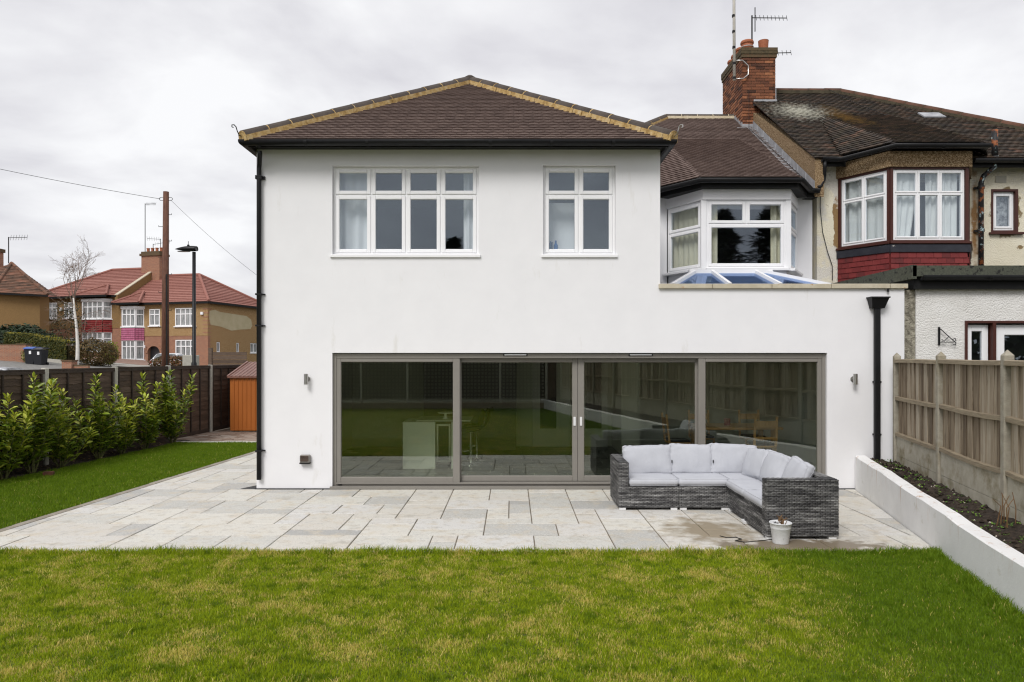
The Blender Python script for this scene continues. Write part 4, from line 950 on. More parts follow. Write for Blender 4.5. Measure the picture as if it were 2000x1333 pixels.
def stool(x, y, rz, label):
    s = thing('bar_stool', label, 'stool', (x, y, .022), rz, 'bar stools at the kitchen island', local=True)
    MB().lathe([(.21, 0), (.20, .012), (.04, .03), (.03, .06), (.028, .62), (.05, .64)], (0, 0, 0), 20).build('pedestal', 'chrome', s, True)
    MB().tube([(.03, .0, .28), (.0, -.18, .26), (-.16, -.16, .26), (-.18, 0, .26), (-.03, 0, .28)], .01, 6).build('footrest', 'chrome', s)
    b = MB(); n = 12
    for th in (0, .05):
        for (yy, zz) in ((-.22, .66), (-.20, .64), (0, .64), (.17, .66), (.24, .78), (.30, 1.02)):
            for k in range(n + 1): q = (k / n - .5) * 2; b.v.append((q * .21, yy - th * (.9 if zz > .7 else 0), zz + .05 * q * q + th * (1 if zz < .7 else .25)))
    W_ = n + 1
    for t in (0, 6):
        for j in range(5):
            for k in range(n): a = (t + j) * W_ + k; b.f.append((a, a + W_, a + W_ + 1, a + 1) if t == 0 else (a, a + 1, a + W_ + 1, a + W_))
    for j in range(5):
        for k in (0, n): a = j * W_ + k; c = (6 + j) * W_ + k; b.f.append((a, c, c + W_, a + W_))
    for k in range(n):
        for j in (0, 5): a = j * W_ + k; c = (6 + j) * W_ + k; b.f.append((a, a + 1, c + 1, c))
    b.build('seat', 'leather', s, True); return s
stool(-.80, 2.50, math.radians(-75), 'black bucket bar stool on a chrome pedestal nearest the doors')
stool(-.72, 3.15, math.radians(-100), 'black bar stool behind the first one at the island')
tb = thing('dining_table', 'oak dining table standing behind the right hand glass door', 'table', (4.3, 2.55, .022))
MB().box(3.55, 5.15, 2.1, 3.0, .74, .785, .006).build('tabletop', 'oak', tb)
for x in (3.65, 5.0):
    for y in (2.15, 2.88): MB().box(x - .045, x + .045, y, y + .09, .022, .74, .004).build('leg', 'oak', tb)
cnd = MB().lathe([(.05, 0), (.062, .02), (.066, .13), (.055, .14)], (4.2, 2.5, .787), 14); tag(cnd.build_at('candle_jar', 'red_glass', (4.2, 2.5, .787)), 'small red candle jar on the oak dining table', 'candle jar')
def dchair(x, y, rz, label):
    c = thing('dining_chair', label, 'chair', (x, y, .022), rz, 'oak dining chairs round the table', local=True)
    for sx in (-.2, .2):
        MB().box(sx - .02, sx + .02, -.21, -.17, 0, .45, .004).build('leg', 'oak', c); MB().bar((sx, .19, 0), (sx, .19, .47), .04, .04).bar((sx, .19, .45), (sx, .25, 1.0), .04, .035).build('leg', 'oak', c)
    MB().box(-.215, .215, -.22, .19, .42, .455, .005).build('seat_frame', 'oak', c); MB().box(-.205, .205, -.215, .17, .455, .50, .015).build('seat', 'leather', c)
    for z, h in ((.60, .045), (.86, .12)): MB().bar((-.2, .195 + (z - .45) * .11, z), (.2, .195 + (z - .45) * .11, z), .022, h).build('back_rail', 'oak', c)
    return c
dchair(4.68, 1.95, math.pi, 'oak dining chair with its slatted back towards the glass')
dchair(3.9, 3.25, 0, 'oak dining chair on the far side of the table, left one')
dchair(4.95, 3.25, 0, 'oak dining chair on the far side of the table, right one')
dchair(3.22, 2.5, math.pi / 2, 'oak dining chair at the left end of the table, seen side on')

# ------------------------------------------------------------------ the neighbouring house
NB = thing('neighbour_house', 'cream roughcast house next door with a mossy tiled roof and red hung tiles', 'house', (9, 3.3, 0))
NY = 3.3; nz_ = lambda y: 6.16 + TN * (y - ME)
NW = (9.90, 10.44, 4.70, 5.58)
nw = cut_wall([6.3, 16], [.6, 6.06], [(6.76, 9.42, 4.3, 5.8), NW], NY, NY + .3, None)
nw.box(15.7, 16, NY + .3, 11, .6, 6.06); nw.box(6.3, 6.5, NY + .3, 11.5, .6, 6.06); nw.box(6.5, 16, 11.0, 11.3, .6, 6.06)
nw.build('wall', 'cream_old', NB)
nbay = [(6.74, NY), (7.33, 2.4), (8.84, 2.4), (9.43, NY)]
MB().prism(nbay, 3.3, 4.12).build('bay_base', 'redtile', NB)
MB().prism([(nbay[0][0] - .05, NY), (nbay[1][0] - .05, 2.34), (nbay[2][0] + .05, 2.34), (nbay[3][0] + .05, NY)], 5.80, 6.10).build('bay_lintel', 'dash', NB)
B0, B1 = 4.40, 5.76
for i, (cols, vents, side) in enumerate(((2, (), 'l'), (3, (1,), 'f'), (2, (), 'r'))):
    T, l = face_T(nbay[i], nbay[i + 1])
    t = MB(); ring(t, .0, l, B0 - .07, B1 + .05, (.055, .055, .055, .045), -.02, .10, .004, T); t.box(0, 0, 0, 0, 0, 0) if False else None
    t2 = MB().box(-.02, l + .02, -.07, .06, B0 - .085, B0 - .04, .004); t.add([T @ Vector(p) for p in t2.v], t2.f)
    t.build('timber_surround', 'maroon', NB)
    fr = window(NB, 'window', .06, l - .06, B0 - .01, B1, .01, cols, B0 + .90, T, sash=.035, mull=.04, vents=(), sill=0)
    fb = MB().box(-.015, l + .015, -.05, .02, 4.15, B0 - .10, .004); MB().add([T @ Vector(p) for p in fb.v], fb.f).build('lead_apron', 'flash_black', NB)
    me = MB().box(-.081, .081, -.012, 0, -.12, 0, .003).mesh('hung_tile', 'redtile')
    nb_ = MB(); tl_ = []
    for r in range(7):
        z = 4.16 - r * .105; x = .0 - (.0825 if r % 2 else 0)
        while x < l:
            a, b = max(0, x), min(l, x + .165)
            if b - a > .03: piece('hung_tile', me, NB, T @ Matrix.Translation(((a + b) / 2, -.012, z)) @ Matrix.Rotation(math.radians(-7 + R.uniform(-.8, .8)), 4, 'X') @ Matrix.Diagonal(((b - a) / .165, 1, 1, 1)))
            x += .165
T, l = face_T(nbay[0], nbay[1])
curtain('net_curtain', 'greying net curtain across the left side of the maroon framed bay', .05, l - .05, B0, B1, .14, 'netold', 5, .03, T=T, cat='curtain')
T, l = face_T(nbay[1], nbay[2])
curtain('net_curtain', 'net curtain swept aside in the left light of the maroon framed bay', .05, .60, B0, B1, .14, 'netold', 4, .03, taper=-.25, T=T, cat='curtain')
curtain('net_curtain', 'net curtain hanging in the middle light of the maroon framed bay', .78, 1.02, B0, B1, .15, 'netold', 2, .03, taper=-.2, T=T, cat='curtain')
curtain('net_curtain', 'net curtain in the right light of the maroon framed bay', 1.03, 1.38, B0, B1, .14, 'netold', 3, .03, T=T, cat='curtain')
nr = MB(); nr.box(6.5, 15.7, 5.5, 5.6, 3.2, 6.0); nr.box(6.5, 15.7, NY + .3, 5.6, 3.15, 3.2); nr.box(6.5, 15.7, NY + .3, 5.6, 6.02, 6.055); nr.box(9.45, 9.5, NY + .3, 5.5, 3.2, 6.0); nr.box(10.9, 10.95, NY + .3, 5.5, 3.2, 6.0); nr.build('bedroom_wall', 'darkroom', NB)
window(NB, 'window', NW[0] + .04, NW[1] - .05, NW[2] + .04, NW[3] - .04, NY + .05, 1, None, sash=.05, glass_m='glass', sill=0)
t = MB(); ring(t, NW[0] - .01, NW[1] + .01, NW[2], NW[3] + .01, (.045, .06, .04, .05), NY - .01, NY + .12, .004); t.box(NW[0] - .06, NW[1] + .10, NY - .07, NY + .05, NW[2] - .05, NW[2] - .005, .004); t.build('timber_surround', 'maroon', NB)
t = MB().prism([(10.0, 3), (10.1, 3)], 0, 0) if False else None
frost = MB().box(NW[0] + .1, NW[1] - .1, NY + .16, NY + .165, NW[2] + .1, NW[3] - .1); tag(frost.build_at('net_curtain', mat('lace_net', [(.10, .10, .11), (.5, .5, .5)], .9, 16, 1.6), (10.15, NY + .16, 4.8)), 'patterned lace net behind the small maroon framed window', 'curtain')
MB().box(9.98, 10.2, NY - .012, NY - .001, 5.72, 5.86).build('air_brick', mat('air_brick_paint', [(.42, .40, .34)], .9), NB)
for i in range(5):
    for j in range(3): pass
# roof
nre, nrr = Vector((6.1, RYr, nz_(RYr))), Vector((8.66, RYr, nz_(RYr))); nl, nr2 = Vector((6.1, ME - .05, nz_(ME - .05))), Vector((8.66 + 4.49, ME - .05, nz_(ME - .05)))
nb2, nl2 = Vector((13.15, RYr + 4.49, nz_(ME - .05))), Vector((6.1, RYr + 4.49, nz_(ME - .05)))
nroof = MB().add([nl, nr2, nrr, nre, nb2, nl2], [(0, 1, 2, 3), (1, 4, 2), (2, 4, 5, 3)]).build('roof', 'underlay', NB)
tile_slope(nroof, [nl, nr2, nrr, nre], (1, 0, 0), .1, .165, M['oldtile'], nparts=300, jit=.012, seed=9)
tile_slope(nroof, [nr2, nb2, nrr], (0, 1, 0), .1, .165, M['oldtile'], jit=.01, seed=10)
ridge_run(nroof, nre + up * .7, nrr + up * .7, 'oldridge', mat('mossy_mortar', [(.04, .032, .02), (.09, .075, .045)], .95, 9, 1.2), r=.12, L=.45); ridge_run(nroof, nr2 + up * .7, nrr + up * .7, 'oldridge', bpy.data.materials['mossy_mortar'], r=.12, L=.45)
bay_roof(None, NB, [(6.66, ME), (7.30, 2.14), (8.98, 2.14), (9.6, ME)], 6.20, nz_, 5.6, M['oldtile'], 40, 'dash', [(6.24, 2.93, 6.12), (6.62, 2.93, 6.12), (7.28, 2.1, 6.15), (9.02, 2.1, 6.15), (9.06, 2.25, 6.15)])
gutter(NB, [(9.3, 2.93, 6.10), (13.2, 2.93, 6.10)])
MB().box(6.30, 6.75, ME, ME + .02, 5.98, 6.10).box(9.3, 13.1, ME, ME + .02, 5.96, 6.09).box(9.3, 13.1, ME, NY, 6.09, 6.10).build('fascia', 'blackwood', NB)
MB().tube([(6.30, 2.93, 6.07), (6.30, 2.93, 5.95), (6.32, 3.0, 5.8), (6.32, 3.02, 5.72), (6.25, 3.0, 5.58), (6.18, 2.97, 5.55)], .036, 10).build('downpipe', 'black', NB, True)
rp_ = MB(); rp_.tube([(9.78, 3.02, 6.72), (9.78, 3.02, 6.16)], .058, 12); rp_.build('soil_pipe', 'rust', NB, True)
MB().lathe([(.05, -.06), (.075, -.05), (.078, .03), (.062, .05)], (9.78, 3.02, 6.14), 14).build('pipe_collar', 'rust', NB, True)
MB().tube([(9.78, 3.02, 6.12), (9.77, 3.02, 5.98), (9.64, 3.16, 5.82), (9.62, 3.2, 5.70), (9.62, 3.2, 3.3)], .05, 12).build('downpipe', 'rust', NB, True)
for z in (5.60, 4.72): MB().lathe([(.062, -.035), (.066, 0), (.062, .035)], (9.62, 3.2, z), 14).box(9.52, 9.72, 3.25, 3.29, z - .02, z + .02).build('pipe_clip', 'rust', NB)
sk_ = MB(); q = Vector((9.95, 5.35, nz_(5.35) + .04)); sk_.box(9.76, 10.3, 5.1, 5.6, 0, .03); sv = Vector((0, 1, TN)).normalized(); sn = Vector((0, -TN, 1)).normalized()
sk_ = MB().obox(q - Vector((.25, 0, 0)), (.5, 0, 0), sv * .36, sn * .03); so_ = sk_.build('skylight', 'lead', nroof); MB().obox(q - Vector((.2, 0, 0)) + sv * .04 + sn * .032, (.4, 0, 0), sv * .28, sn * .006).build('pane', 'farglass', so_) if False else None
# single storey extension of the neighbour
NX = MB(); NDW = (7.28, 10.2, .6, 2.70)
ex = cut_wall([6.5, 16], [.3, 3.22], [NDW], .03, .3); ex.build('extension_wall', 'white_rough', NB)
MB().box(6.5, 6.7, .3, NY, .3, 3.22).build('flank_wall', 'mouldy', NB)
MB().box(6.301, 6.497, .06, .2, .3, 3.2).build('gap_infill', 'mouldy', NB)
MB().box(6.42, 16, -.03, NY, 3.24, 3.50).build('flat_roof', 'felt', NB); fe = MB()
fe.obox((6.36, -.13, 3.40), (9.6, 0, 0), (0, .12, 0), (0, 0, .17)); fe.obox((6.34, -.13, 3.36), (.08, 0, 0), (0, 3.43, 0), (0, 0, .22))
fe.build('felt_edge', 'felt', NB)
MB().box(6.44, 16, -.06, -.032, 3.20, 3.42).box(6.41, 6.44, -.06, NY, 3.20, 3.42).build('fascia', 'blackwood', NB)
gutter(NB, [(6.50, -.125, 3.40), (15.9, -.125, 3.40)], r=.055)
window(NB, 'window', 7.32, 7.70, .7, 2.64, .09, 1, None, sash=.07, sill=0); window(NB, 'glazed_door', 7.79, 8.72, .7, 2.64, .09, 1, None, sash=.13, sill=0); window(NB, 'window', 8.78, 10.14, .7, 2.64, .09, 1, None, sash=.07, sill=0)
t = MB(); ring(t, NDW[0], NDW[1], NDW[2], NDW[3], (.035, .035, .035, .04), .0, .16, .004); t.box(7.72, 7.77, .0, .16, .64, 2.66); t.build('timber_surround', 'maroon', NB)
ir = MB(); ir.box(6.7, 16, 3.0, 3.1, .3, 3.2); ir.box(6.7, 16, .3, 3.0, .55, .6); ir.box(6.7, 16, .3, 3.0, 3.2, 3.235); ir.build('interior_wall', 'darkroom', NB)
hb = MB(); hx = 6.86
hb.box(hx - .014, hx + .014, .0, .028, 2.31, 2.60, .003); hb.tube([(hx, -.02, 2.57), (hx + .22, -.02, 2.37)], .007, 6); hb.tube([(hx, -.02, 2.355), (hx + .22, -.02, 2.355)], .005, 6); hb.tube([(hx + .045, -.02, 2.355), (hx + .14, -.02, 2.45)], .006, 6)
hb.tube([(hx + .2, -.02, 2.40), (hx + .235, -.02, 2.42), (hx + .25, -.02, 2.39), (hx + .225, -.02, 2.365), (hx + .25, -.02, 2.345), (hx + .245, -.02, 2.31), (hx + .21, -.02, 2.315)], .007, 6); hb.tube([(hx + .02, -.02, 2.40), (hx + .05, -.02, 2.385), (hx + .02, -.02, 2.36)], .006, 6)
tag(hb.build_at('hanging_basket_bracket', 'black', (hx, .03, 2.31)), 'black scrolled iron basket bracket on the white roughcast wall', 'bracket')
def cable(name, label, pts, r=.006, n=5, cat='cable', m='cord'):
    o = MB().tube(pts, r, n).build_at(name, m, pts[0], True); return tag(o, label, cat)
def sag(a, b, s, n=14):
    a, b = Vector(a), Vector(b); return [a.lerp(b, i / n) - Vector((0, 0, s * 4 * (i / n) * (1 - i / n))) for i in range(n + 1)]
cable('cable', 'thin black cable hanging down the cream wall beside the white bay', [(6.36, 3.28, 5.55), (6.35, 3.27, 5.2), (6.40, 3.27, 4.7), (6.50, 3.27, 4.3), (6.60, 3.27, 4.0), (6.60, 3.27, 3.7)], .008)
cable('cable', 'thin cable lying down the brown roof from the chimney', [(6.0, 6.66, 8.9), (5.95, 6.5, mz(6.5) + .07), (6.02, 5.0, mz(5) + .06), (6.08, 3.3, mz(3.3) + .06)], .006)
cable('cable', 'thin cable lying across the mossy roof', [(8.3, 7.4, nz_(7.4) + .15), (8.6, 6.2, nz_(6.2) + .07), (9.2, 4.3, nz_(4.3) + .07), (9.7, 3.1, nz_(3.1) + .08)], .007)
# aerials on the party chimney
mast = thing('aerial_mast', 'tall pale jointed mast strapped to the corner of the brick chimney', 'mast', (5.72, 6.6, 9.1))
px_, py_ = 5.62, 6.62
MB().tube([(px_, py_, 9.12), (px_ - .01, py_, 11.4), (px_ - .06, py_, 12.6)], .036, 10).build('pole', mat('pale_mast', [(.55, .52, .46), (.68, .66, .6)], .5), mast, True)
for z in (9.18, 9.55, 9.95, 10.35, 10.75): MB().lathe([(.042, -.03), (.042, .03)], (px_ - (z - 9.1) * .012, py_, z), 10).build('collar', 'black', mast)
MB().tube([(px_, py_, 9.62), (px_ + .2, py_ - .02, 9.62), (px_ + .36, py_ + .02, 9.50), (px_ + .36, py_ + .02, 9.28), (px_ + .22, py_ - .02, 9.16), (px_, py_, 9.16)], .018, 6).build('bracket', 'steel', mast, True)
def yagi(name, label, base, z, L, n, ang, pole_r=.02, el=.16, color='cord', tilt=.04, group=None):
    t = thing(name, label, 'aerial', base, group=group); b = Vector(base)
    MB().tube([b, (b.x, b.y, z + .06)], pole_r, 8).build('pole', color, t)
    d = Vector((math.cos(ang), math.sin(ang), tilt)); s_ = Vector((-math.sin(ang) * .3, math.cos(ang) * .3, 1)).normalized(); o = Vector((b.x, b.y, z))
    e = MB().tube([o, o + d * L], pole_r * .6, 6); e.build('boom', color, t)
    for i in range(n):
        p = o + d * (L * (.12 + .88 * i / (n - 1))); MB().tube([p - s_ * el / 2, p + s_ * el / 2], pole_r * .35, 4).build('element', color, t)
    return t
ya = yagi('tv_aerial', 'dark aerial on a short rusty pole standing highest on the brick chimney', (6.26, 7.2, 10.0), 10.98, .95, 9, .1); MB().box(6.33, 6.35, 7.19, 7.21, 10.62, 11.25).build('reflector', 'cord', ya)
yagi('tv_aerial', 'dark aerial pointing right just above the chimney pots', (6.62, 7.9, 9.98), 10.35, .95, 8, .05)

# ------------------------------------------------------------------ low white wall, bed, board fence
gw = MB(); ny = [0.0, -2, -4, -6, -9, -13, -18.5]
gz = lambda y: .545 + .028 * max(y, -6.5)
for i in range(len(ny) - 1):
    pass
wv, wf = [], []
for y in [0 - .02 - i * .35 for i in range(54)]:
    j = .006 * math.sin(y * 3.1) + .004 * math.sin(y * 7.7)
    wv += [(wall_r(y) + j * .5, y, -.1), (wall_r(y) + j * .5, y, gz(y) - .015 + j), (wall_r(y) + .018, y, gz(y) + j), (wall_r(y) + .16, y, gz(y) + j), (wall_r(y) + .175, y, gz(y) - .015 + j), (wall_r(y) + .175, y, -.1)]
for i in range(53):
    for k in range(5): a = i * 6 + k; wf.append((a, a + 6, a + 7, a + 1))
wf.append((0, 1, 2, 3, 4, 5)); wf.append(tuple(reversed([53 * 6 + k for k in range(6)])))
gwo = MB().add(wv, wf).build_at('garden_wall', 'wallwhite', (5.5, 0, 0)); tag(gwo, 'low white painted garden wall with rust streaks holding back the soil bed', 'wall')
bed = MB(); NBX = 10
for j in range(190):
    y = -.03 - j * .1
    for i in range(NBX + 1):
        t = i / NBX; x0b, x1b = wall_r(y) + .17, max(fence_r(y) + .02, wall_r(y) + .3)
        if y > -.9: x1b = max(x1b, 6.3)
        h = (gz(y) - .05) * (1 - t) + (.47 if y < -1.2 else .42) * t
        bed.v.append((x0b + (x1b - x0b) * t, y, h + .035 * mnoise.noise((x0b * 9 + t * 5, y * 7, 0)) + .02 * mnoise.noise((t * 14, y * 22, 3))))
for j in range(189):
    for i in range(NBX): a = j * (NBX + 1) + i; bed.f.append((a, a + NBX + 1, a + NBX + 2, a + 1))
struct(bed.build('flower_bed', 'soil', None, True))
def bedz(x, y):
    x0b, x1b = wall_r(y) + .17, fence_r(y) + .02; t = (x - x0b) / (x1b - x0b); return (gz(y) - .05) * (1 - t) + .46 * t
wd_ = MB(); st_ = MB(); cl_ = MB()
for i in range(520):
    y = -R.random() ** 1.2 * 6.5 - .1; t = R.uniform(.08, .97); x = wall_r(y) + .17 + (fence_r(y) - wall_r(y) - .17) * t; z = bedz(x, y)
    if i < 150:
        for k in range(R.randint(4, 9)):
            a = R.uniform(0, 6.28); l = R.uniform(.012, .04); d = Vector((math.cos(a), math.sin(a), R.uniform(.2, .8))).normalized() * l; s_ = Vector((-d.y, d.x, 0)) * .35; o = Vector((x + R.uniform(-.03, .03), y + R.uniform(-.03, .03), z + .01)); wd_.add([o, o + d * .5 + s_, o + d, o + d * .5 - s_], [(0, 1, 2, 3)])
    else:
        tgt = st_ if i < 230 else cl_; r = R.uniform(.006, .017) if i < 230 else R.uniform(.012, .04)
        o = Vector((x, y, z + r * .3)); tgt.add([o + Vector((r * R.uniform(.7, 1.3), 0, 0)), o + Vector((0, r * R.uniform(.7, 1.3), 0)), o + Vector((-r, 0, 0)), o + Vector((0, -r, 0)), o + Vector((0, 0, r * .8)), o - Vector((0, 0, r))], [(0, 1, 4), (1, 2, 4), (2, 3, 4), (3, 0, 4), (1, 0, 5), (2, 1, 5), (3, 2, 5), (0, 3, 5)])
o = wd_.build('weeds', mat('weed_leaf', [(.05, .12, .012), (.14, .24, .03)], .6, nw=0, rw=1)); o['kind'] = 'stuff'; o['label'] = 'small green weeds growing in the soil bed'
o = st_.build('stones', mat('pale_stone', [(.25, .2, .14), (.55, .5, .44)], .9, nw=0, rw=1)); o['kind'] = 'stuff'; o['label'] = 'pale stones scattered on the soil bed'
o = cl_.build('soil_clods', 'soil'); o['kind'] = 'stuff'; o['label'] = 'dark clods of soil in the bed'
dst = thing('dead_stems', 'dry brown cut stems standing in the soil beside the board fence', 'plant', (4.93, -4.35, .44))
for i in range(6):
    x, y = 4.93 + R.uniform(-.08, .08), -4.35 + R.uniform(-.1, .1); MB().tube([(x, y, .42), (x + R.uniform(-.03, .03), y + R.uniform(-.03, .03), .62), (x + R.uniform(-.07, .07), y, .62 + R.uniform(.05, .2))], [.006, .005, .003], 5).build('stem', 'stem', dst)
FR = thing('board_fence', 'weathered vertical board fence with concrete posts above the soil bed', 'fence', (fence_r(0), 0, .4))
fd = Vector((.235, 1, 0)).normalized(); fn_ = Vector((-1, .235, 0)).normalized()      # along / towards the garden
FT = lambda s, n, z: Vector((fence_r(-.24), -.24, 0)) - fd * s + fn_ * n + Vector((0, 0, z))
SP = 1.955
pstm = MB(); pstm.box(-.05, .05, -.05, .05, 0, 2.14, .012); pstm.add([(-.045, -.045, 2.13), (.045, -.045, 2.13), (.045, .045, 2.13), (-.045, .045, 2.13), (0, 0, 2.19)], [(0, 1, 4), (1, 2, 4), (2, 3, 4), (3, 0, 4)]); pst = pstm.mesh('post', 'concrete')
rotm = Matrix(((fd.x, fn_.x, 0, 0), (fd.y, fn_.y, 0, 0), (0, 0, 1, 0), (0, 0, 0, 1)))
def bmesh_board(v):
    b = MB(); r = random.Random(v); pts = []
    n = 6
    for k in range(n + 1):
        z = .89 + (2.04 - .89) * k / n; j = r.uniform(-.002, .002)
        pts.append([(-.054 + j, -.006, z), (.054 + j, -.006, z), (.054 + j, .006 , z), (-.054 + j, .009, z)])
    for k in range(n):
        a = k * 4
        for q in range(4): b.f.append((a + q, a + (q + 1) % 4, a + 4 + (q + 1) % 4, a + 4 + q))
    for p in pts: b.v += p
    b.f += [(3, 2, 1, 0), (n * 4, n * 4 + 1, n * 4 + 2, n * 4 + 3)]
    return b.mesh('board', 'board')
bms = [bmesh_board(i) for i in range(4)]
npan = 9
for p in range(npan + 1):
    s = p * SP; piece('post', pst, FR, Matrix.Translation(FT(s, 0, 0)) @ rotm)
    if p == npan: break
    seen = p < 3
    # rails, capping, gravel boards
    L_ = SP - .1
    for (z, h, t, nm) in ((2.055, .055, .075, 'capping'), (1.475, .058, .06, 'rail'), (.915, .055, .06, 'rail')):
        rb = MB(); n = 8
        for k in range(n + 1):
            q = .05 + L_ * k / n; w = .006 * math.sin(q * 2.2 + p * 1.7) - (.012 if nm == 'rail' else 0) * math.sin(math.pi * k / n)
            for (a, b_) in ((-.012 if nm == 'rail' else -.03, -h / 2), (t - .02, -h / 2), (t - .02, h / 2 - .008), (-.012 if nm == 'rail' else -.03, h / 2)): rb.v.append(tuple(FT(s + q, a, z + b_ + w)))
        for k in range(n):
            for q in range(4): a = k * 4; rb.f.append((a + q, a + 4 + q, a + 4 + (q + 1) % 4, a + (q + 1) % 4))
        rb.f += [(0, 1, 2, 3), (n * 4 + 3, n * 4 + 2, n * 4 + 1, n * 4)]
        rb.build(nm, 'rail', FR)
    for (z0_, z1_) in ((.02, .28), (.285, .58), (.585, .885)):
        MB().obox(FT(s + .052, -.02, z0_), -fd * (L_ - .004), fn_ * .04, (0, 0, z1_ - z0_)).build('gravel_board', 'gravelboard', FR)
    nbd = 19; jb = MB()
    for i in range(nbd):
        q = .05 + L_ * (i + .5) / nbd; mw = Matrix.Translation(FT(s + q, -.018 + .007 * (i % 2), R.uniform(-.006, .004))) @ rotm @ Matrix.Rotation(R.uniform(-.006, .006), 4, 'Y') @ Matrix.Rotation(math.radians(R.uniform(-2, 5)), 4, 'Z')
        me = R.choice(bms)
        if seen: piece('board', me, FR, mw)
        else: jb.add([mw @ v.co for v in me.vertices], [tuple(f.vertices) for f in me.polygons])
    if jb.v: jb.build('boards', 'board', FR, kind='stuff')

# ------------------------------------------------------------------ rattan corner sofa
SF = thing('corner_sofa', 'L-shaped grey rattan corner sofa with pale grey cushions on the patio', 'sofa', (2.6, -1.9, 0))
def weave(mb, bk_mb, o, u, v, wd, ht, seed, cw=.06, rh=.019):
    """one face of woven flat strands over upright ribs"""
    o, u, v = Vector(o), Vector(u).normalized(), Vector(v).normalized(); n = u.cross(v)
    bk_mb.quad(o, o + u * wd, o + u * wd + v * ht, o + v * ht); rr = random.Random(seed)
    nr_ = int(ht / rh); nc = max(1, round(wd / cw)); cw = wd / nc
    for i in range(nr_):
        z = (i + .5) * ht / nr_; hh = rh * .43
        for j in range(-1, nc):
            a, b = (j + .5 * (i % 2)) * cw + .002, (j + 1 + .5 * (i % 2)) * cw - .002
            a, b = max(a, 0), min(b, wd)
            if b - a < .008: continue
            h1, h0 = .0075, .001; m1, m2 = a + (b - a) * .25, b - (b - a) * .25
            vs = []
            for x, h in ((a, h0), (m1, h1), (m2, h1), (b, h0)):
                for t, hb_ in ((-hh, h * .55), (0, h), (hh, h * .55)): vs.append(o + u * x + v * (z + t) + n * (hb_ + .001))
            mb.add(vs, [(3 * k + q, 3 * k + 3 + q, 3 * k + 4 + q, 3 * k + 1 + q) for k in range(3) for q in range(2)])
    for j in range(nc * 2 + 1):
        x = j * cw / 2
        if x > wd - .003: continue
        if j % 2: continue
        mb.add([o + u * (x - .002) + n * .005, o + u * (x + .003) + n * .005, o + u * (x + .003) + v * ht + n * .005, o + u * (x - .002) + v * ht + n * .005], [(0, 1, 2, 3)])
def rattan(name, x0, x1, y0, y1, z0, z1, faces, seed):
    a, b = MB(), MB(); e = .008
    fdef = {'f': ((x0, y0, z0), (1, 0, 0), (0, 0, 1), x1 - x0, z1 - z0), 'r': ((x1, y0, z0), (0, 1, 0), (0, 0, 1), y1 - y0, z1 - z0), 'l': ((x0, y1, z0), (0, -1, 0), (0, 0, 1), y1 - y0, z1 - z0), 'b': ((x1, y1, z0), (-1, 0, 0), (0, 0, 1), x1 - x0, z1 - z0), 't': ((x0, y0, z1), (1, 0, 0), (0, 1, 0), x1 - x0, y1 - y0)}
    c = MB().box(x0 + .004, x1 - .004, y0 + .004, y1 - .004, z0 + .004, z1 - .004)
    for f in faces: weave(a, b, *fdef[f], seed=seed + ord(f))
    c.f += [tuple(i + len(c.v) for i in f) for f in []]
    o = c.build(name, 'wickback', SF); w = a.build('woven_strands', 'wicker', o); w['kind'] = 'stuff'; return o
SX0, SX1, SYB, SYF, SYR = 1.48, 3.78, -.74, -1.60, -3.20
XI = 2.945
zf = .035
rattan('base_module', SX0 + .13, 2.305, SYF, SYB - .14, zf, .325, 'ft', 1); rattan('base_module', 2.312, 3.0, SYF, SYB - .14, zf, .325, 'ft', 2)
rattan('base_module', 3.0, SX1 - .14, SYF + .002, SYB - .14, zf, .325, 't', 3)
rattan('base_module', XI + .04, SX1 - .14, -2.36, SYF - .004, zf, .325, 'lt', 4); rattan('base_module', XI + .02, SX1 - .14, SYR + .13, -2.366, zf, .325, 'lt', 5)
rattan('armrest', SX0, SX0 + .13, SYF, SYB, zf, .655, 'lftrb', 6); rattan('armrest', XI, SX1, SYR, SYR + .13, zf, .69, 'lftrb', 7)
rattan('backrest', SX0 + .13, SX1, SYB - .14, SYB, zf, .655, 'ftb', 8); rattan('backrest', SX1 - .14, SX1, SYR + .13, SYB - .14, zf, .69, 'ltr', 9)
for x, y in ((1.53, -1.57), (2.24, -1.57), (2.37, -1.57), (2.94, -1.57), (3.02, -1.66), (2.99, -2.32), (2.98, -2.40), (3.0, -3.16), (3.72, -3.16), (3.73, -.78), (1.53, -.78), (3.73, -2.3)):
    MB().box(x - .045, x + .045, y - .03, y + .03, 0, .036, .003).build('foot', 'pale_plastic', SF)
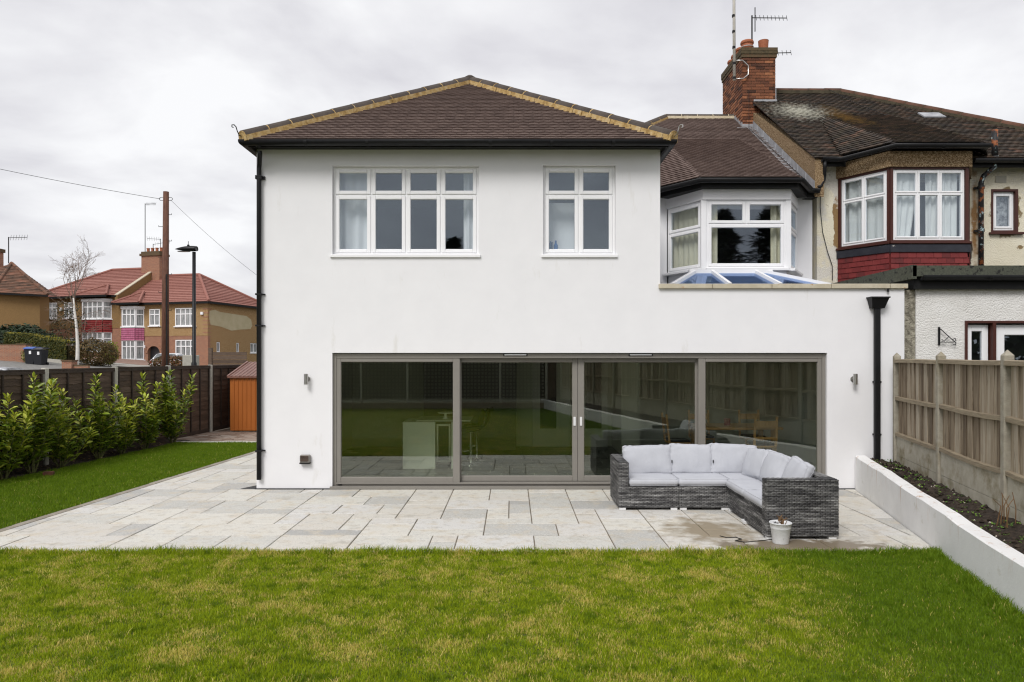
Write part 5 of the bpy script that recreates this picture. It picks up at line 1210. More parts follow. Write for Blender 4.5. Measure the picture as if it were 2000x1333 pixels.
def cushion(name, w, d, h, T, seed, puff=.35, wr=.006, pipe=True, label=None, nx=14, ny=14, nzz=4):
    """stuffed box cushion centred on the origin of T: w x d, thickness h"""
    rr = Vector((seed * 3.1, seed * 1.7, seed * .9)); b = MB(); nmap = {}
    def P(u, v, s):
        e = (1 - abs(u) ** 6) * (1 - abs(v) ** 6)
        crown = h / 2 * (1 - puff) + h / 2 * puff * (max(0, 1 - u * u) * max(0, 1 - v * v)) ** .45 * 1.25
        inset = 1 - .035 * (1 - (1 - abs(s)) ** .5) if False else 1
        shr = 1 - .018 * (u * u * (1 - v * v) * 0 + (1 - abs(v) ** 3) * 0)
        x, y, z = u * w / 2 * shr, v * d / 2 * shr, s * crown
        p = Vector((x, y, z)); q = p * 4.2 + rr
        k = wr * (mnoise.noise(q) + .55 * mnoise.noise(q * 2.3) + .25 * mnoise.noise(Vector((q.x * 5, q.y * 2, q.z))))
        edge = max(abs(u), abs(v)) ** 4
        k += wr * 1.1 * edge * math.sin((u * w if abs(v) > abs(u) else v * d) * 48 + 3 * mnoise.noise(q)) * .35
        return p + Vector((0, 0, s * k)) + Vector((u * k * .6, v * k * .6, 0))
    def rnd(a):   # denser near edges
        return math.copysign(abs(a) ** .62, a)
    us = [rnd(-1 + 2 * i / nx) for i in range(nx + 1)]; vs_ = [rnd(-1 + 2 * i / ny) for i in range(ny + 1)]
    ss = [-1 + 2 * i / nzz for i in range(nzz + 1)]
    def vid(i, j, k):
        key = (i, j, k)
        if key not in nmap:
            u, v, s = us[i], vs_[j], ss[k]
            p = P(u, v, s)
            if 0 < k < nzz:   # rounded wall of the cushion
                o_ = (1 - s * s) * .012; p += Vector((math.copysign(o_, u) if i in (0, nx) else 0, math.copysign(o_, v) if j in (0, ny) else 0, 0))
            else:
                r_ = .014
                if i in (0, nx): p.x -= math.copysign(r_ * .5, u)
                if j in (0, ny): p.y -= math.copysign(r_ * .5, v)
            if i in (0, nx) and j in (0, ny): p.x -= math.copysign(.012, u); p.y -= math.copysign(.012, v)
            nmap[key] = len(b.v); b.v.append(tuple(T @ p))
        return nmap[key]
    for i in range(nx):
        for j in range(ny):
            b.f.append((vid(i, j, nzz), vid(i + 1, j, nzz), vid(i + 1, j + 1, nzz), vid(i, j + 1, nzz))); b.f.append((vid(i, j, 0), vid(i, j + 1, 0), vid(i + 1, j + 1, 0), vid(i + 1, j, 0)))
    for k in range(nzz):
        for i in range(nx): b.f.append((vid(i, 0, k), vid(i + 1, 0, k), vid(i + 1, 0, k + 1), vid(i, 0, k + 1))); b.f.append((vid(i + 1, ny, k), vid(i, ny, k), vid(i, ny, k + 1), vid(i + 1, ny, k + 1)))
        for j in range(ny): b.f.append((vid(0, j + 1, k), vid(0, j, k), vid(0, j, k + 1), vid(0, j + 1, k + 1))); b.f.append((vid(nx, j, k), vid(nx, j + 1, k), vid(nx, j + 1, k + 1), vid(nx, j, k + 1)))
    o = b.build(name, 'cushion', SF, True)
    if pipe:
        for k in (0, nzz) if pipe is True else (nzz,):
            loop = [vid(i, 0, k) for i in range(nx)] + [vid(nx, j, k) for j in range(ny)] + [vid(i, ny, k) for i in range(nx, 0, -1)] + [vid(0, j, k) for j in range(ny, 0, -1)]
            pts = [b.v[q] for q in loop] + [b.v[loop[0]]]; MB().tube(pts, .0045, 5, False).build('piping', 'cushion', o, True)
    return o
Tr = Matrix.Translation; Rx = lambda a: Matrix.Rotation(math.radians(a), 4, 'X'); Ry = lambda a: Matrix.Rotation(math.radians(a), 4, 'Y'); Rz = lambda a: Matrix.Rotation(math.radians(a), 4, 'Z')
cz = .325 + .055
cushion('seat_cushion', .69, .70, .10, Tr((1.962, -1.235, cz)), 1, .12, .004); cushion('seat_cushion', .69, .70, .10, Tr((2.66, -1.24, cz)), 2, .12, .004)
cushion('seat_cushion', .62, .68, .10, Tr((3.33, -1.22, cz)), 3, .12, .004)
cushion('seat_cushion', .68, .74, .10, Tr((3.29, -1.985, cz)), 4, .12, .004); cushion('seat_cushion', .68, .68, .10, Tr((3.285, -2.71, cz)), 5, .12, .004)
cushion('back_cushion', .70, .42, .17, Tr((1.99, -.99, .60)) @ Rx(76) @ Rz(1.5), 6, .55, .018); cushion('back_cushion', .60, .43, .17, Tr((2.62, -.985, .615)) @ Rx(77) @ Rz(-1), 7, .55, .016)
cushion('back_cushion', .70, .43, .17, Tr((3.25, -.985, .615)) @ Rx(76) @ Rz(-2), 8, .55, .018)
cushion('back_cushion', .58, .42, .16, Tr((3.45, -1.42, .61)) @ Rz(-82) @ Rx(70) @ Rz(5), 9, .55, .018); cushion('back_cushion', .62, .42, .17, Tr((3.50, -1.98, .625)) @ Rz(-86) @ Rx(67) @ Rz(-2), 10, .55, .018); cushion('back_cushion', .62, .42, .17, Tr((3.52, -2.62, .63)) @ Rz(-94) @ Rx(66) @ Rz(-3), 11, .55, .018)
for x, y, z in ((2.325, -1.07, .60), (2.925, -1.07, .60)): MB().box(x - .006, x + .006, y - .02, y + .0, z - .02, z + .02).build('care_tag', 'black', SF)
POT = thing('plant_pot', 'white painted bucket-shaped pot of dry twigs in front of the sofa arm', 'plant pot', (3.05, -3.36, 0))
MB().lathe([(.085, 0), (.088, .01), (.108, .17), (.112, .175), (.112, .18), (.118, .225), (.124, .228), (.124, .238), (.116, .238), (.108, .20)], (3.05, -3.36, 0), 28).build('bucket', 'potwhite', POT, True)
MB().lathe([(.104, 0), (.05, .012), (.0, .012)], (3.05, -3.36, .19), 14).build('soil', 'soil', POT)
for i in range(16):
    a = R.uniform(0, 6.28); r = R.uniform(0, .06); x, y = 3.07 + r * math.cos(a), -3.36 + r * math.sin(a); MB().tube([(x, y, .19), (x + R.uniform(-.02, .02), y + R.uniform(-.02, .02), .26), (x + R.uniform(-.04, .05), y + R.uniform(-.03, .03), .26 + R.uniform(.0, .07))], [.006, .005, .003], 5).build('twig', 'stem', POT)
cp = MB()
for i in range(7):
    a = R.uniform(0, 6.28); o = Vector((2.99 + R.uniform(-.02, .03), -3.38 + R.uniform(-.03, .03), .225 + R.uniform(0, .012))); d = Vector((math.cos(a), math.sin(a), .2)) * .045; s_ = Vector((-d.y, d.x, .01)) * .6; cp.add([o - d, o + s_, o + d + Vector((0, 0, .01)), o - s_], [(0, 1, 2, 3)])
cp.build('dead_leaves', 'pale_plastic', POT)
cable('cord', 'thin black cord looped on the wet paving beside the white pot', [(2.45, -3.05, .006), (2.50, -3.12, .006), (2.62, -3.12, .006), (2.66, -3.2, .006), (2.56, -3.28, .006), (2.66, -3.34, .006), (2.78, -3.3, .006), (2.9, -3.26, .006), (3.02, -3.2, .006)], .005)
# ------------------------------------------------------------------ lap-panel fence on the left
LF = thing('lap_fence', 'dark brown overlapping-slat fence with pale concrete posts behind the laurels', 'fence', (fence_l(0), 0, 0))
ld = Vector((.077, 1, 0)).normalized(); lnr = Vector((1, -.077, 0)).normalized()
LT = lambda s, n, z: Vector((fence_l(2.5), 2.5, 0)) + ld * s + lnr * n + Vector((0, 0, z))
lrot = Matrix(((ld.x, lnr.x, 0, 0), (ld.y, lnr.y, 0, 0), (0, 0, 1, 0), (0, 0, 0, 1)))
LSP = 2.165
lpm = MB().box(-.05, .05, -.055, .055, 0, 1.93, .014).mesh('post', 'pale_concrete')
def slat_mesh(v):
    r = random.Random(v); b = MB(); n = 14; L_ = LSP - .12
    off = [0.0]
    for k in range(n): off.append(off[-1] * .6 + r.uniform(-.009, .009))
    knot = r.randint(2, n - 2); off[knot] += r.choice((-.02, .018))
    for k in range(n + 1):
        x = -L_ / 2 + L_ * k / n; zb = -.085 + off[k]; zt = .075
        b.v += [(x, .016, zb), (x, .002, zt), (x, -.006, zt), (x, .004, zb)]
    for k in range(n):
        for q in range(4): a = k * 4; b.f.append((a + q, a + (q + 1) % 4, a + 4 + (q + 1) % 4, a + 4 + q))
    b.f += [(3, 2, 1, 0), (n * 4, n * 4 + 1, n * 4 + 2, n * 4 + 3)]
    return b.mesh('slat', 'slat')
slm = [slat_mesh(i) for i in range(6)]
for p in range(-10, 7):
    piece('post', lpm, LF, Matrix.Translation(LT(p * LSP, 0, -.02)) @ lrot)
    if p == 6: break
    seen = -2 <= p <= 5; jb = MB(); zt = 1.86 + .01 * math.sin(p)
    for i in range(13):
        mw = Matrix.Translation(LT(p * LSP + LSP / 2, -.005, .19 + i * .1345 + R.uniform(-.006, .006))) @ lrot
        if R.random() < .5: mw = mw @ Matrix.Rotation(math.pi, 4, 'Z') @ Matrix.Translation((0, 0, 0)) if False else mw
        me = R.choice(slm)
        if seen: piece('slat', me, LF, mw)
        else: jb.add([mw @ v.co for v in me.vertices], [tuple(f.vertices) for f in me.polygons])
    if jb.v: jb.build('slats', 'slat', LF, kind='stuff')
    for f in (.03, .27, .5, .735, .97):
        s = p * LSP + .055 + (LSP - .11) * f; MB().obox(LT(s - .019, .016, .10), ld * .038, lnr * .022, (0, 0, zt - .10)).build('batten', 'batten', LF)
    MB().obox(LT(p * LSP + .055, -.02, zt), ld * (LSP - .11), lnr * .06, (0, 0, .03)).build('capping', 'batten', LF); MB().obox(LT(p * LSP + .055, .014, zt - .06), ld * (LSP - .11), lnr * .028, (0, 0, .055)).build('top_rail', 'batten', LF)
    MB().obox(LT(p * LSP + .055, -.02, 0), ld * (LSP - .11), lnr * .03, (0, 0, .12)).build('gravel_board', 'batten', LF)
lb = MB()
for j in range(95):
    y = -12 + j * .2
    for i in range(5): 
        t = i / 4; lb.v.append((fence_l(y) + .03 + .56 * t, y, .025 - .03 * t + .03 * mnoise.noise((t * 6, y * 4, 1))))
for j in range(94):
    for i in range(4): a = j * 5 + i; lb.f.append((a, a + 1, a + 6, a + 5))
struct(lb.build('planting_bed', 'soil', None, True))
# ------------------------------------------------------------------ laurels
M['laurel'] = mat('laurel_leaf', [(.05, .095, .008), (.13, .20, .015), (.26, .31, .028)], .34, 3, .25, .85, spec=.5)
M['laurel_young'] = mat('young_laurel_leaf', [(.19, .26, .018), (.36, .41, .03), (.54, .52, .08)], .38, 3, .25, .9, spec=.5)
M['laurel_stem'] = mat('laurel_stem', [(.07, .09, .025), (.14, .13, .045)], .7, 20, 1)
def leaf_mesh(curl, fold, m):
    b = MB(); prof = [(0, .0), (.1, .03), (.3, .165), (.55, .20), (.8, .13), (1.0, .0)]
    for x, w in prof:
        z = -curl * x * x + .06 * x
        b.v += [(x, -w, z + fold * w), (x, 0, z), (x, w, z + fold * w)]
    for i in range(len(prof) - 1):
        a = i * 3; b.f += [(a, a + 3, a + 4, a + 1), (a + 1, a + 4, a + 5, a + 2)]
    return b.mesh('leaf', m, True)
LM = [leaf_mesh(c, f, 'laurel') for c, f in ((.12, .45), (.28, .3), (.05, .6))]; LMY = [leaf_mesh(c, f, 'laurel_young') for c, f in ((.05, .5), (.18, .35), (-.05, .7))]
def laurel(px, top_h, label, seed, spread=.42, nst=8, young=.35):
    spread *= 1.45; nst += 2; young *= 1.25
    rr = random.Random(seed); o = px; d = 13650.0 / ((1000 - px) + 107.8); base = Vector((-(9.75 - .077 * d), d - 11.5, 0.02))
    t = thing('laurel_shrub', label, 'shrub', base, group='young laurels along the fence'); stems = MB(); LL = []
    for s in range(nst):
        a = rr.uniform(0, 6.28); hgt = top_h * (1.0 if s == 0 else rr.uniform(.42, .95)); r = spread * (0.15 if s == 0 else rr.uniform(.3, 1)) 
        p = base + Vector((math.cos(a) * .05, math.sin(a) * .05, 0)); tip = base + Vector((math.cos(a) * r * .62, math.sin(a) * r, hgt - .06)); mid = p.lerp(tip, .45) + Vector((math.cos(a), math.sin(a), 0)) * r * .22
        n = 9; pts = []
        for k in range(n + 1):
            q = k / n; pts.append((1 - q) ** 2 * p + 2 * q * (1 - q) * mid + q * q * tip)
        stems.tube(pts, [.012 * (1 - .7 * k / n) for k in range(n + 1)], 5)
        nl = int(hgt * 58); ph = rr.uniform(0, 6)
        for k in range(nl):
            q = .12 + .88 * (k / nl) ** .85; i = min(int(q * n), n - 1); pp = pts[i].lerp(pts[i + 1], q * n - i); ax = (pts[i + 1] - pts[i]).normalized()
            ph += 2.4 + rr.uniform(-.4, .4); el = rr.uniform(.15, .75) if q < .93 else rr.uniform(.7, 1.25)
            sd_ = Vector((math.cos(ph), math.sin(ph), 0)); dr = (sd_ * math.cos(el) + Vector((0, 0, 1)) * math.sin(el)).normalized()
            # short side shoots carry some leaves further out
            so_ = rr.random() ** 2 * .13 * (1 - .7 * q)
            pp = pp + sd_ * so_
            w = Vector((0, 0, 1)).cross(dr).normalized(); nn = dr.cross(w); tw = rr.uniform(-.6, .6); w, nn = w * math.cos(tw) + nn * math.sin(tw), nn * math.cos(tw) - w * math.sin(tw)
            L_ = rr.uniform(.115, .19) * (1 if q < .9 else .8); yg = rr.random() < (young * (.25 + 1.6 * max(0, q - .45) + (.35 if q > .9 else 0)))
            LL.append((frame_mat(pp, dr, w, nn, L_, L_, L_), rr.choice(LMY if yg else LM), (pp - Vector((0, CAMY, CAMZ))).length - (.4 * pp.x)))
    stems.build('stem', 'laurel_stem', t)
    LL.sort(key=lambda e: -e[0].translation.x)      # the leaves on the garden side first
    for mw, me, _ in LL[:290]: piece('leaf', me, t, mw)
    for mats_, nm in ((LM, 'laurel'), (LMY, 'laurel_young')):
        b = MB()
        for mw, me, _ in LL[290:]:
            if me in mats_: b.add([mw @ v.co for v in me.vertices], [tuple(f.vertices) for f in me.polygons])
        if b.v: b.build('leaves', nm, t, True, kind='stuff')
laurel(-75, 1.6, 'laurel shrub at the very edge of the photo, nearest the camera', 20, .5, 9)
laurel(5, 1.46, 'laurel shrub with yellowing leaves cut by the left edge of the photo', 21, .5, 9, .6)
laurel(62, 1.80, 'tall thin laurel shrub in front of the first concrete post from the left', 22, .36, 8, .3)
laurel(118, 1.50, 'broad laurel shrub with one pale shoot left of the second concrete post', 23, .55, 9, .5)
laurel(193, 1.74, 'laurel shrub with its tip reaching the second concrete post', 24, .5, 9, .35)
laurel(238, 1.25, 'short bushy yellow-green laurel between two taller ones', 25, .48, 8, .7)
laurel(283, 1.74, 'tall pale-tipped laurel left of the third concrete post', 26, .42, 8, .5)
laurel(338, 1.80, 'last and tallest dark glossy laurel beside the third concrete post', 27, .55, 11, .3)
lt = MB()
for i in range(260):
    y = R.uniform(-1, 6.2); x = fence_l(y) + R.uniform(.1, .58); a = R.uniform(0, 6.28); l = R.uniform(.04, .08); d = Vector((math.cos(a), math.sin(a), R.uniform(-.1, .25))) * l; s_ = Vector((-d.y, d.x, .01)) * .4; o = Vector((x, y, .045)); lt.add([o - d * .5, o + s_ * .5, o + d * .5, o - s_ * .5], [(0, 1, 2, 3)])
o = lt.build('fallen_leaves', mat('brown_dead_leaf', [(.06, .035, .015), (.20, .12, .05), (.30, .22, .11)], .8, nw=0, rw=1)); o['kind'] = 'stuff'; o['label'] = 'brown fallen leaves lying under the laurels'
tagb = MB().obox((-8.35, 1.25, 0), (.16, .03, 0), (-.03, .1, 0), (0, 0, .07)).build_at('broken_brick', 'brick', (-8.3, 1.3, 0)); tag(tagb, 'broken brick lying at the edge of the planting bed', 'brick')
# ------------------------------------------------------------------ shed
SH = thing('metal_shed', 'orange ribbed metal shed with a brown sloping roof in the fence corner', 'shed', (-7.1, 9.6, 0))
sx0, sx1, sy0, sy1 = -8.05, -5.9, 9.0, 12.0
def ribs(mb, a, b, z0, z1, pitch=.115, dep=.018, out=(0, -1, 0)):
    a, b, out = Vector(a), Vector(b), Vector(out); L_ = (b - a).length; d = (b - a) / L_; n = int(L_ / pitch); vs = []
    for i in range(n):
        for f, h in ((0, 0), (.62, 0), (.72, 1), (.90, 1)): vs.append(a + d * (L_ * (i + f) / n) + out * dep * h)
    vs.append(b)
    k = len(mb.v)
    for p in vs: mb.v += [(p.x, p.y, z0), (p.x, p.y, z1)]
    for i in range(len(vs) - 1): mb.f.append((k + 2 * i, k + 2 * i + 2, k + 2 * i + 3, k + 2 * i + 1))
w_ = MB(); ribs(w_, (sx0, sy0, 0), (sx1, sy0, 0), .03, 1.56); w_.build('front_wall', 'shed', SH)
w_ = MB(); ribs(w_, (sx0, sy1, 0), (sx0, sy0, 0), .03, 1.56, out=(-1, 0, 0)); w_.build('side_wall', 'shed', SH); w_ = MB(); ribs(w_, (sx1, sy0, 0), (sx1, sy1, 0), .03, 1.56, out=(1, 0, 0)); w_.build('side_wall', 'shed', SH)
MB().box(sx0, sx1, sy1 - .01, sy1, .03, 1.56).build('rear_wall', 'shed', SH)
w_ = MB(); nrb = 19; yr = (sy0 + sy1) / 2
for s in (0, 1):
    ya = sy0 - .06 if s == 0 else sy1 + .06; vs = []
    for i in range(nrb):
        for f, h in ((0, 0), (.6, 0), (.7, .02), (.9, .02)): vs.append((sx0 - .05 + (sx1 - sx0 + .1) * (i + f) / nrb, h))
    vs.append((sx1 + .05, 0)); k = len(w_.v)
    for x, h in vs: w_.v += [(x, ya, 1.58 + h), (x, yr, 1.98 + h)]
    for i in range(len(vs) - 1): q = (k + 2 * i, k + 2 * i + 2, k + 2 * i + 3, k + 2 * i + 1); w_.f.append(q if s == 0 else tuple(reversed(q)))
w_.build('roof', 'shedroof', SH)
MB().add([(sx0, sy0, 1.56), (sx0, sy1, 1.56), (sx0, yr, 1.97)], [(0, 1, 2)]).build('gable', 'shed', SH)
MB().box(sx0 - .06, sx1 + .06, sy0 - .075, sy0 - .02, 1.535, 1.585).bar((sx0 - .06, sy0 - .06, 1.58), (sx0 - .06, yr, 1.99), .05, .05).build('trim', 'shedroof', SH)
# ------------------------------------------------------------------ pole, lamp, wires
P0 = at(323, 715, 30); P0.z = .3; zt = 2.1 + 325 * 30 / FPX
PO = thing('telegraph_pole', 'tall brown wooden telegraph pole with step irons beyond the fence', 'pole', P0)
MB().tube([(P0.x, P0.y, .2), (P0.x, P0.y, 4.5), (P0.x + .03, P0.y, zt)], [.16, .14, .115], 14).build('shaft', mat('pole_wood', [(.05, .021, .013), (.12, .05, .03), (.16, .085, .055)], .8, 6, 1.1, st=(5, 5, .5), bump=.4, bs=12), PO, True)
for i, z in enumerate((3.4, 4.1, 4.85, 5.6, 6.3, 7.0, 7.6, 8.1)):
    s = 1 if i % 2 else -1; MB().tube([(P0.x + s * .1, P0.y - .02, z), (P0.x + s * .27, P0.y - .02, z + .0), (P0.x + s * .27, P0.y - .02, z + .05)], .012, 6).build('step_iron', 'cord', PO)
for s in (-1, 1): MB().tube([(P0.x + .02 + s * (.17 + .11 * math.cos(q)), P0.y, zt - .30 + .07 * math.sin(q)) for q in [6.283 * k / 12 for k in range(13)]], .011, 5).build('wire_ring', 'cord', PO)
MB().tube([(P0.x + .12, P0.y - .12, .3), (P0.x + .1, P0.y - .11, 5.6)], .03, 6).build('cable_guard', 'cord', PO)
cable('overhead_wire', 'overhead wire running left from the telegraph pole out of the photo', sag((P0.x - .2, P0.y, zt - .30), (-22.3, 12.5, 9.6), .12), .009)
cable('overhead_wire', 'thin overhead wire dropping right from the telegraph pole behind the white house', sag((P0.x + .22, P0.y, zt - .34), (-8.6, 21.0, 3.9), .35), .006)
L0 = at(379, 715, 30); L0.z = .3; lt_ = 2.1 + 213 * 30 / FPX
LPO = thing('street_lamp', 'black street lamp column with a flat teardrop lantern facing left', 'street lamp', L0)
MB().tube([(L0.x, L0.y, .2), (L0.x, L0.y, 1.9), (L0.x, L0.y, 1.95), (L0.x, L0.y, lt_ - .12)], [.11, .11, .075, .07], 12).build('column', 'black', LPO, True)
hb_ = MB(); n = 14
for k in range(13):
    q = k / 12; x = L0.x + .12 - .92 * q; w = .17 * math.sin(math.pi * min(1, .28 + q * .72)) ** .7 if q < 1 else .01; hgt = .135 * math.sin(math.pi * min(1, .33 + .67 * q)) ** .8 if q < 1 else .01
    for i in range(n): a = 2 * math.pi * i / n; hb_.v.append((x, L0.y + w * math.cos(a), lt_ + hgt * math.sin(a) * (1 if math.sin(a) > 0 else .7)))
for k in range(12):
    for i in range(n): a = k * n; hb_.f.append((a + i, a + (i + 1) % n, a + n + (i + 1) % n, a + n + i))
hb_.f += [tuple(range(n)), tuple(reversed(range(12 * n, 13 * n)))]
hb_.build('lantern', 'black', LPO, True); MB().lathe([(.16, -.03), (.20, 0)], (L0.x - .42, L0.y, lt_ - .085), 16, 1.5, .6).build('lens', 'farglass', LPO); MB().lathe([(.05, 0), (.05, .07), (.02, .08), (.012, .09), (.012, .22)], (L0.x - .24, L0.y, lt_ + .11), 10).build('photocell', 'black', LPO)
# ------------------------------------------------------------------ street, road, pavement
def sheet(name, m, x0, x1, y0, y1, dz, nx=16, ny=14):
    b = MB()
    for j in range(ny + 1):
        for i in range(nx + 1): x, y = x0 + (x1 - x0) * i / nx, y0 + (y1 - y0) * j / ny; b.v.append((x, y, terr(x, y) + dz))
    for j in range(ny):
        for i in range(nx): a = j * (nx + 1) + i; b.f.append((a, a + 1, a + nx + 2, a + nx + 1))
    return struct(b.build(name, m))
M['asphalt'] = mat('pale_asphalt', [(.16, .155, .145), (.24, .235, .22)], .9, 4, 1); M['pavement'] = mat('pavement_concrete', [(.30, .285, .25), (.40, .385, .35)], .9, 3, 1)
M['drive'] = mat('brick_drive', [(.20, .12, .09), (.31, .21, .17)], .9, 6, 1)
sheet('road', 'asphalt', -70, -10, 26, 39, .06); sheet('pavement', 'pavement', -70, -10, 39, 44, .10); sheet('driveway', 'drive', -60, -12, 44, 51.5, .11)
# ------------------------------------------------------------------ far houses
M['fbrick'] = brickmat('far_red_brick', (.27, .10, .055), (.36, .15, .08), (.30, .25, .19)); M['fbrick_dark'] = brickmat('far_brown_brick', (.09, .045, .032), (.13, .065, .045), (.14, .11, .085))
M['fdash'] = mat('far_pebbledash', [(.20, .115, .045), (.335, .21, .095), (.43, .31, .17)], .95, 22, 1.4, coord='obj', bump=.6, bs=30); M['fdash2'] = mat('darker_pebbledash', [(.17, .10, .038), (.29, .18, .075)], .95, 22, 1.4, coord='obj')
M['fpatch'] = mat('bare_render_patch', [(.42, .36, .22), (.52, .46, .31)], .9, 1.6, 1, coord='obj')
M['fred'] = mat('far_red_tile', [(.20, .075, .058), (.27, .115, .09), (.33, .155, .125)], .8, 5, .9, .5, coord='obj', st=(1, 1, 4)); M['fred_ridge'] = mat('far_red_ridge', [(.24, .09, .07), (.31, .135, .105)], .8, 4, 1)
M['fcrimson'] = mat('crimson_hung_tile', [(.17, .012, .012), (.24, .022, .02)], .7, 3, .5, .6, coord='obj'); M['fpink'] = mat('pink_painted_tile', [(.36, .085, .16), (.47, .15, .25)], .7, 2, .6, .5, coord='obj')
M['fold'] = mat('mottled_old_tile', [(.05, .035, .025), (.13, .07, .045), (.24, .11, .07)], .9, 1.6, 1.3, .3, st=(1, 1, 3), coord='obj')
M['fpane'] = mat('leaded_pane', [(.05, .055, .06), (.27, .28, .28), (.42, .43, .42)], .15, 2.4, 1.1, coord='pos', st=(3, 3, .5), spec=.7)
def fwindow(par, x0, x1, z0, z1, y, cols, tr=.32, T=None, th=.09, sill=True):
    T = T or Matrix.Identity(4); f = MB(); tt = MB()
    ring(tt, x0, x1, z0, z1, th, y - .05, y + .1, 0)
    w = (x1 - x0 - 2 * th) / cols
    for i in range(1, cols): tt.box(x0 + th + w * i - th * .55, x0 + th + w * i + th * .55, y - .045, y + .09, z0 + th, z1 - th)
    if tr: zz = z1 - (z1 - z0) * tr; tt.box(x0 + th, x1 - th, y - .04, y + .085, zz - th * .5, zz + th * .5)
    if sill: tt.box(x0 - .1, x1 + .1, y - .14, y + .05, z0 - .09, z0 - .002)
    f.add([T @ Vector(p) for p in tt.v], tt.f); fr = f.build('window', 'pvc', par)
    zs = [(z0 + th, zz - th * .5), (zz + th * .5, z1 - th)] if tr else [(z0 + th, z1 - th)]
    for i in range(cols):
        for a, b in zs:
            p = MB().box(x0 + th + w * i + .03, x0 + th + w * (i + 1) - .03, y + .0, y + .02, a, b); MB().add([T @ Vector(q) for q in p.v], p.f).build('pane', 'fpane', fr)
    return fr
RTH = math.radians(-15); PC = Vector((-35.19, 52.88, 0))
def semi(name, label, zb, s, tile_m, origin):
    """one half of the pair; local x along the front from the shared wall (sign s), y into the house"""
    h = thing(name, label, 'house', origin, RTH, local=True); return h
# right half: floor 1.25, eaves 6.95, ridge 9.95
HR = semi('semi_detached_house', 'right half of the pebbledash pair, with a pink tiled bay and a red roof', 1.25, 1, 'fpink', PC)
Z0, ZE, ZB = 1.1, 6.98, 4.05
def shell(h, x0, x1, zb, ze, zmid, dep, holes_lo, holes_hi, dash):
    lo_ = cut_wall([x0, x1], [zb, zmid], holes_lo, 0, .3); lo_.build('wall', 'fbrick', h); hi2 = cut_wall([x0, x1], [zmid + .002, ze], holes_hi, -.03, .3); hi2.build('upper_wall', dash, h)
    MB().box(x0, x1, dep - .3, dep, zb, ze).build('rear_wall', dash, h); MB().box(x0 + .3, x1 - .3, .6, .65, zb, ze).build('interior_wall', 'darkroom', h)
shell(HR, 0, 9.2, Z0 - 1, ZE, ZB, 8.6, [(.25, 2.6, 1.95, 3.70), (2.98, 4.28, Z0 - 1, 3.15), (5.9, 8.0, 1.95, 3.72)], [(.25, 2.6, 4.88, 6.5), (3.2, 4.3, 4.95, 6.46), (5.9, 8.0, 4.88, 6.50)], 'fdash')
gs = MB().box(9.2, 9.5 - .3, 0, 0, 0, 0) if False else None
# gable side with three small windows
SIDE = Matrix(((0, -1, 0, 9.2), (1, 0, 0, 0), (0, 0, 1, 0), (0, 0, 0, 1)))
sw = cut_wall([.3, 8.3], [Z0 - 1, ZE], [(1.15, 1.62, 2.62, 3.55), (3.9, 4.32, 2.65, 3.5), (6.0, 7.1, 2.62, 3.55)], 0, .3); MB().add([SIDE @ Vector(p) for p in sw.v], sw.f).build('flank_wall', 'fdash', HR)
for a, b, c in ((1.15, 1.62, 1), (3.9, 4.32, 1), (6.0, 7.1, 2)): fwindow(HR, a, b, 2.63, 3.5, .08, c, None, SIDE, .07)
pt = [(.35, 5.0), (.15, 5.6), (.2, 6.2), (.9, 6.35), (1.5, 6.2), (5.4, 6.05), (6.1, 5.75), (6.3, 5.2), (6.0, 4.85), (4.5, 4.75), (3.2, 4.6), (1.7, 4.9)]
MB().ext([SIDE @ Vector((a, -.002, b)) for a, b in pt], SIDE.to_3x3() @ Vector((0, -.012, 0))).build('render_patch', 'fpatch', HR)
qn = MB()
for i in range(14):
    z = 1.9 + i * .34; qn.box(9.2 - .5, 9.21, -.042, -.031, z, z + .10) if z > ZB else None; t = MB().box(.02, .42, -.014, -.001, z, z + .10); qn.add([SIDE @ Vector(p) for p in t.v], t.f)
qn.build('quoin_bricks', 'fbrick', HR, kind='stuff')
def roof_half(h, x0, x1, ze, rise_run, dep, hip_right, tile):
    """front, rear and hip slopes with stepped courses"""
    ov = .4; run = dep / 2 + ov; zr = ze + run * rise_run; yr_ = dep / 2
    a, b = (x0 - (0 if hip_right else ov)), (x1 + (ov if hip_right else 0))
    ra, rb = (a if hip_right else a + run), (b - run if hip_right else b)
    A, B, C, D = Vector((a, -ov, ze)), Vector((b, -ov, ze)), Vector((rb, yr_, zr)), Vector((ra, yr_, zr)); E, F = Vector((b, dep + ov, ze)), Vector((a, dep + ov, ze))
    m = MB(); course_slope(m, [A, B, C, D], (1, 0, 0), .34, .05); course_slope(m, [F, E, C, D], (1, 0, 0), .34, .05)
    course_slope(m, [B, E, C] if hip_right else [A, F, D], (0, 1, 0), .34, .05); r = m.build('roof', tile, h)
    rg = MB(); u_ = Vector((0, 0, .06))
    rg.tube([D + u_, C + u_], .13, 8); (rg.tube([B + u_, C + u_], .13, 8).tube([E + u_, C + u_], .13, 8) if hip_right else rg.tube([A + u_, D + u_], .13, 8).tube([F + u_, D + u_], .13, 8)); rg.build('ridge', 'fred_ridge' if tile == 'fred' else 'fold', r)
    fb = MB().box(a, b, -ov - .05, -ov + .02, ze - .18, ze + .0); (fb.box(b - .02, b + .05, -ov, dep + ov, ze - .18, ze) if hip_right else fb.box(a - .05, a + .02, -ov, dep + ov, ze - .18, ze)); fb.build('gutter', 'blackwood', h)
    MB().box(a + .1, b - .1, -ov + .02, -.03, ze - .14, ze - .10).build('soffit', 'pvc', h)
    return zr, yr_
ZRR, YRR = roof_half(HR, 0, 9.2, ZE, .62, 8.6, True, 'fred')
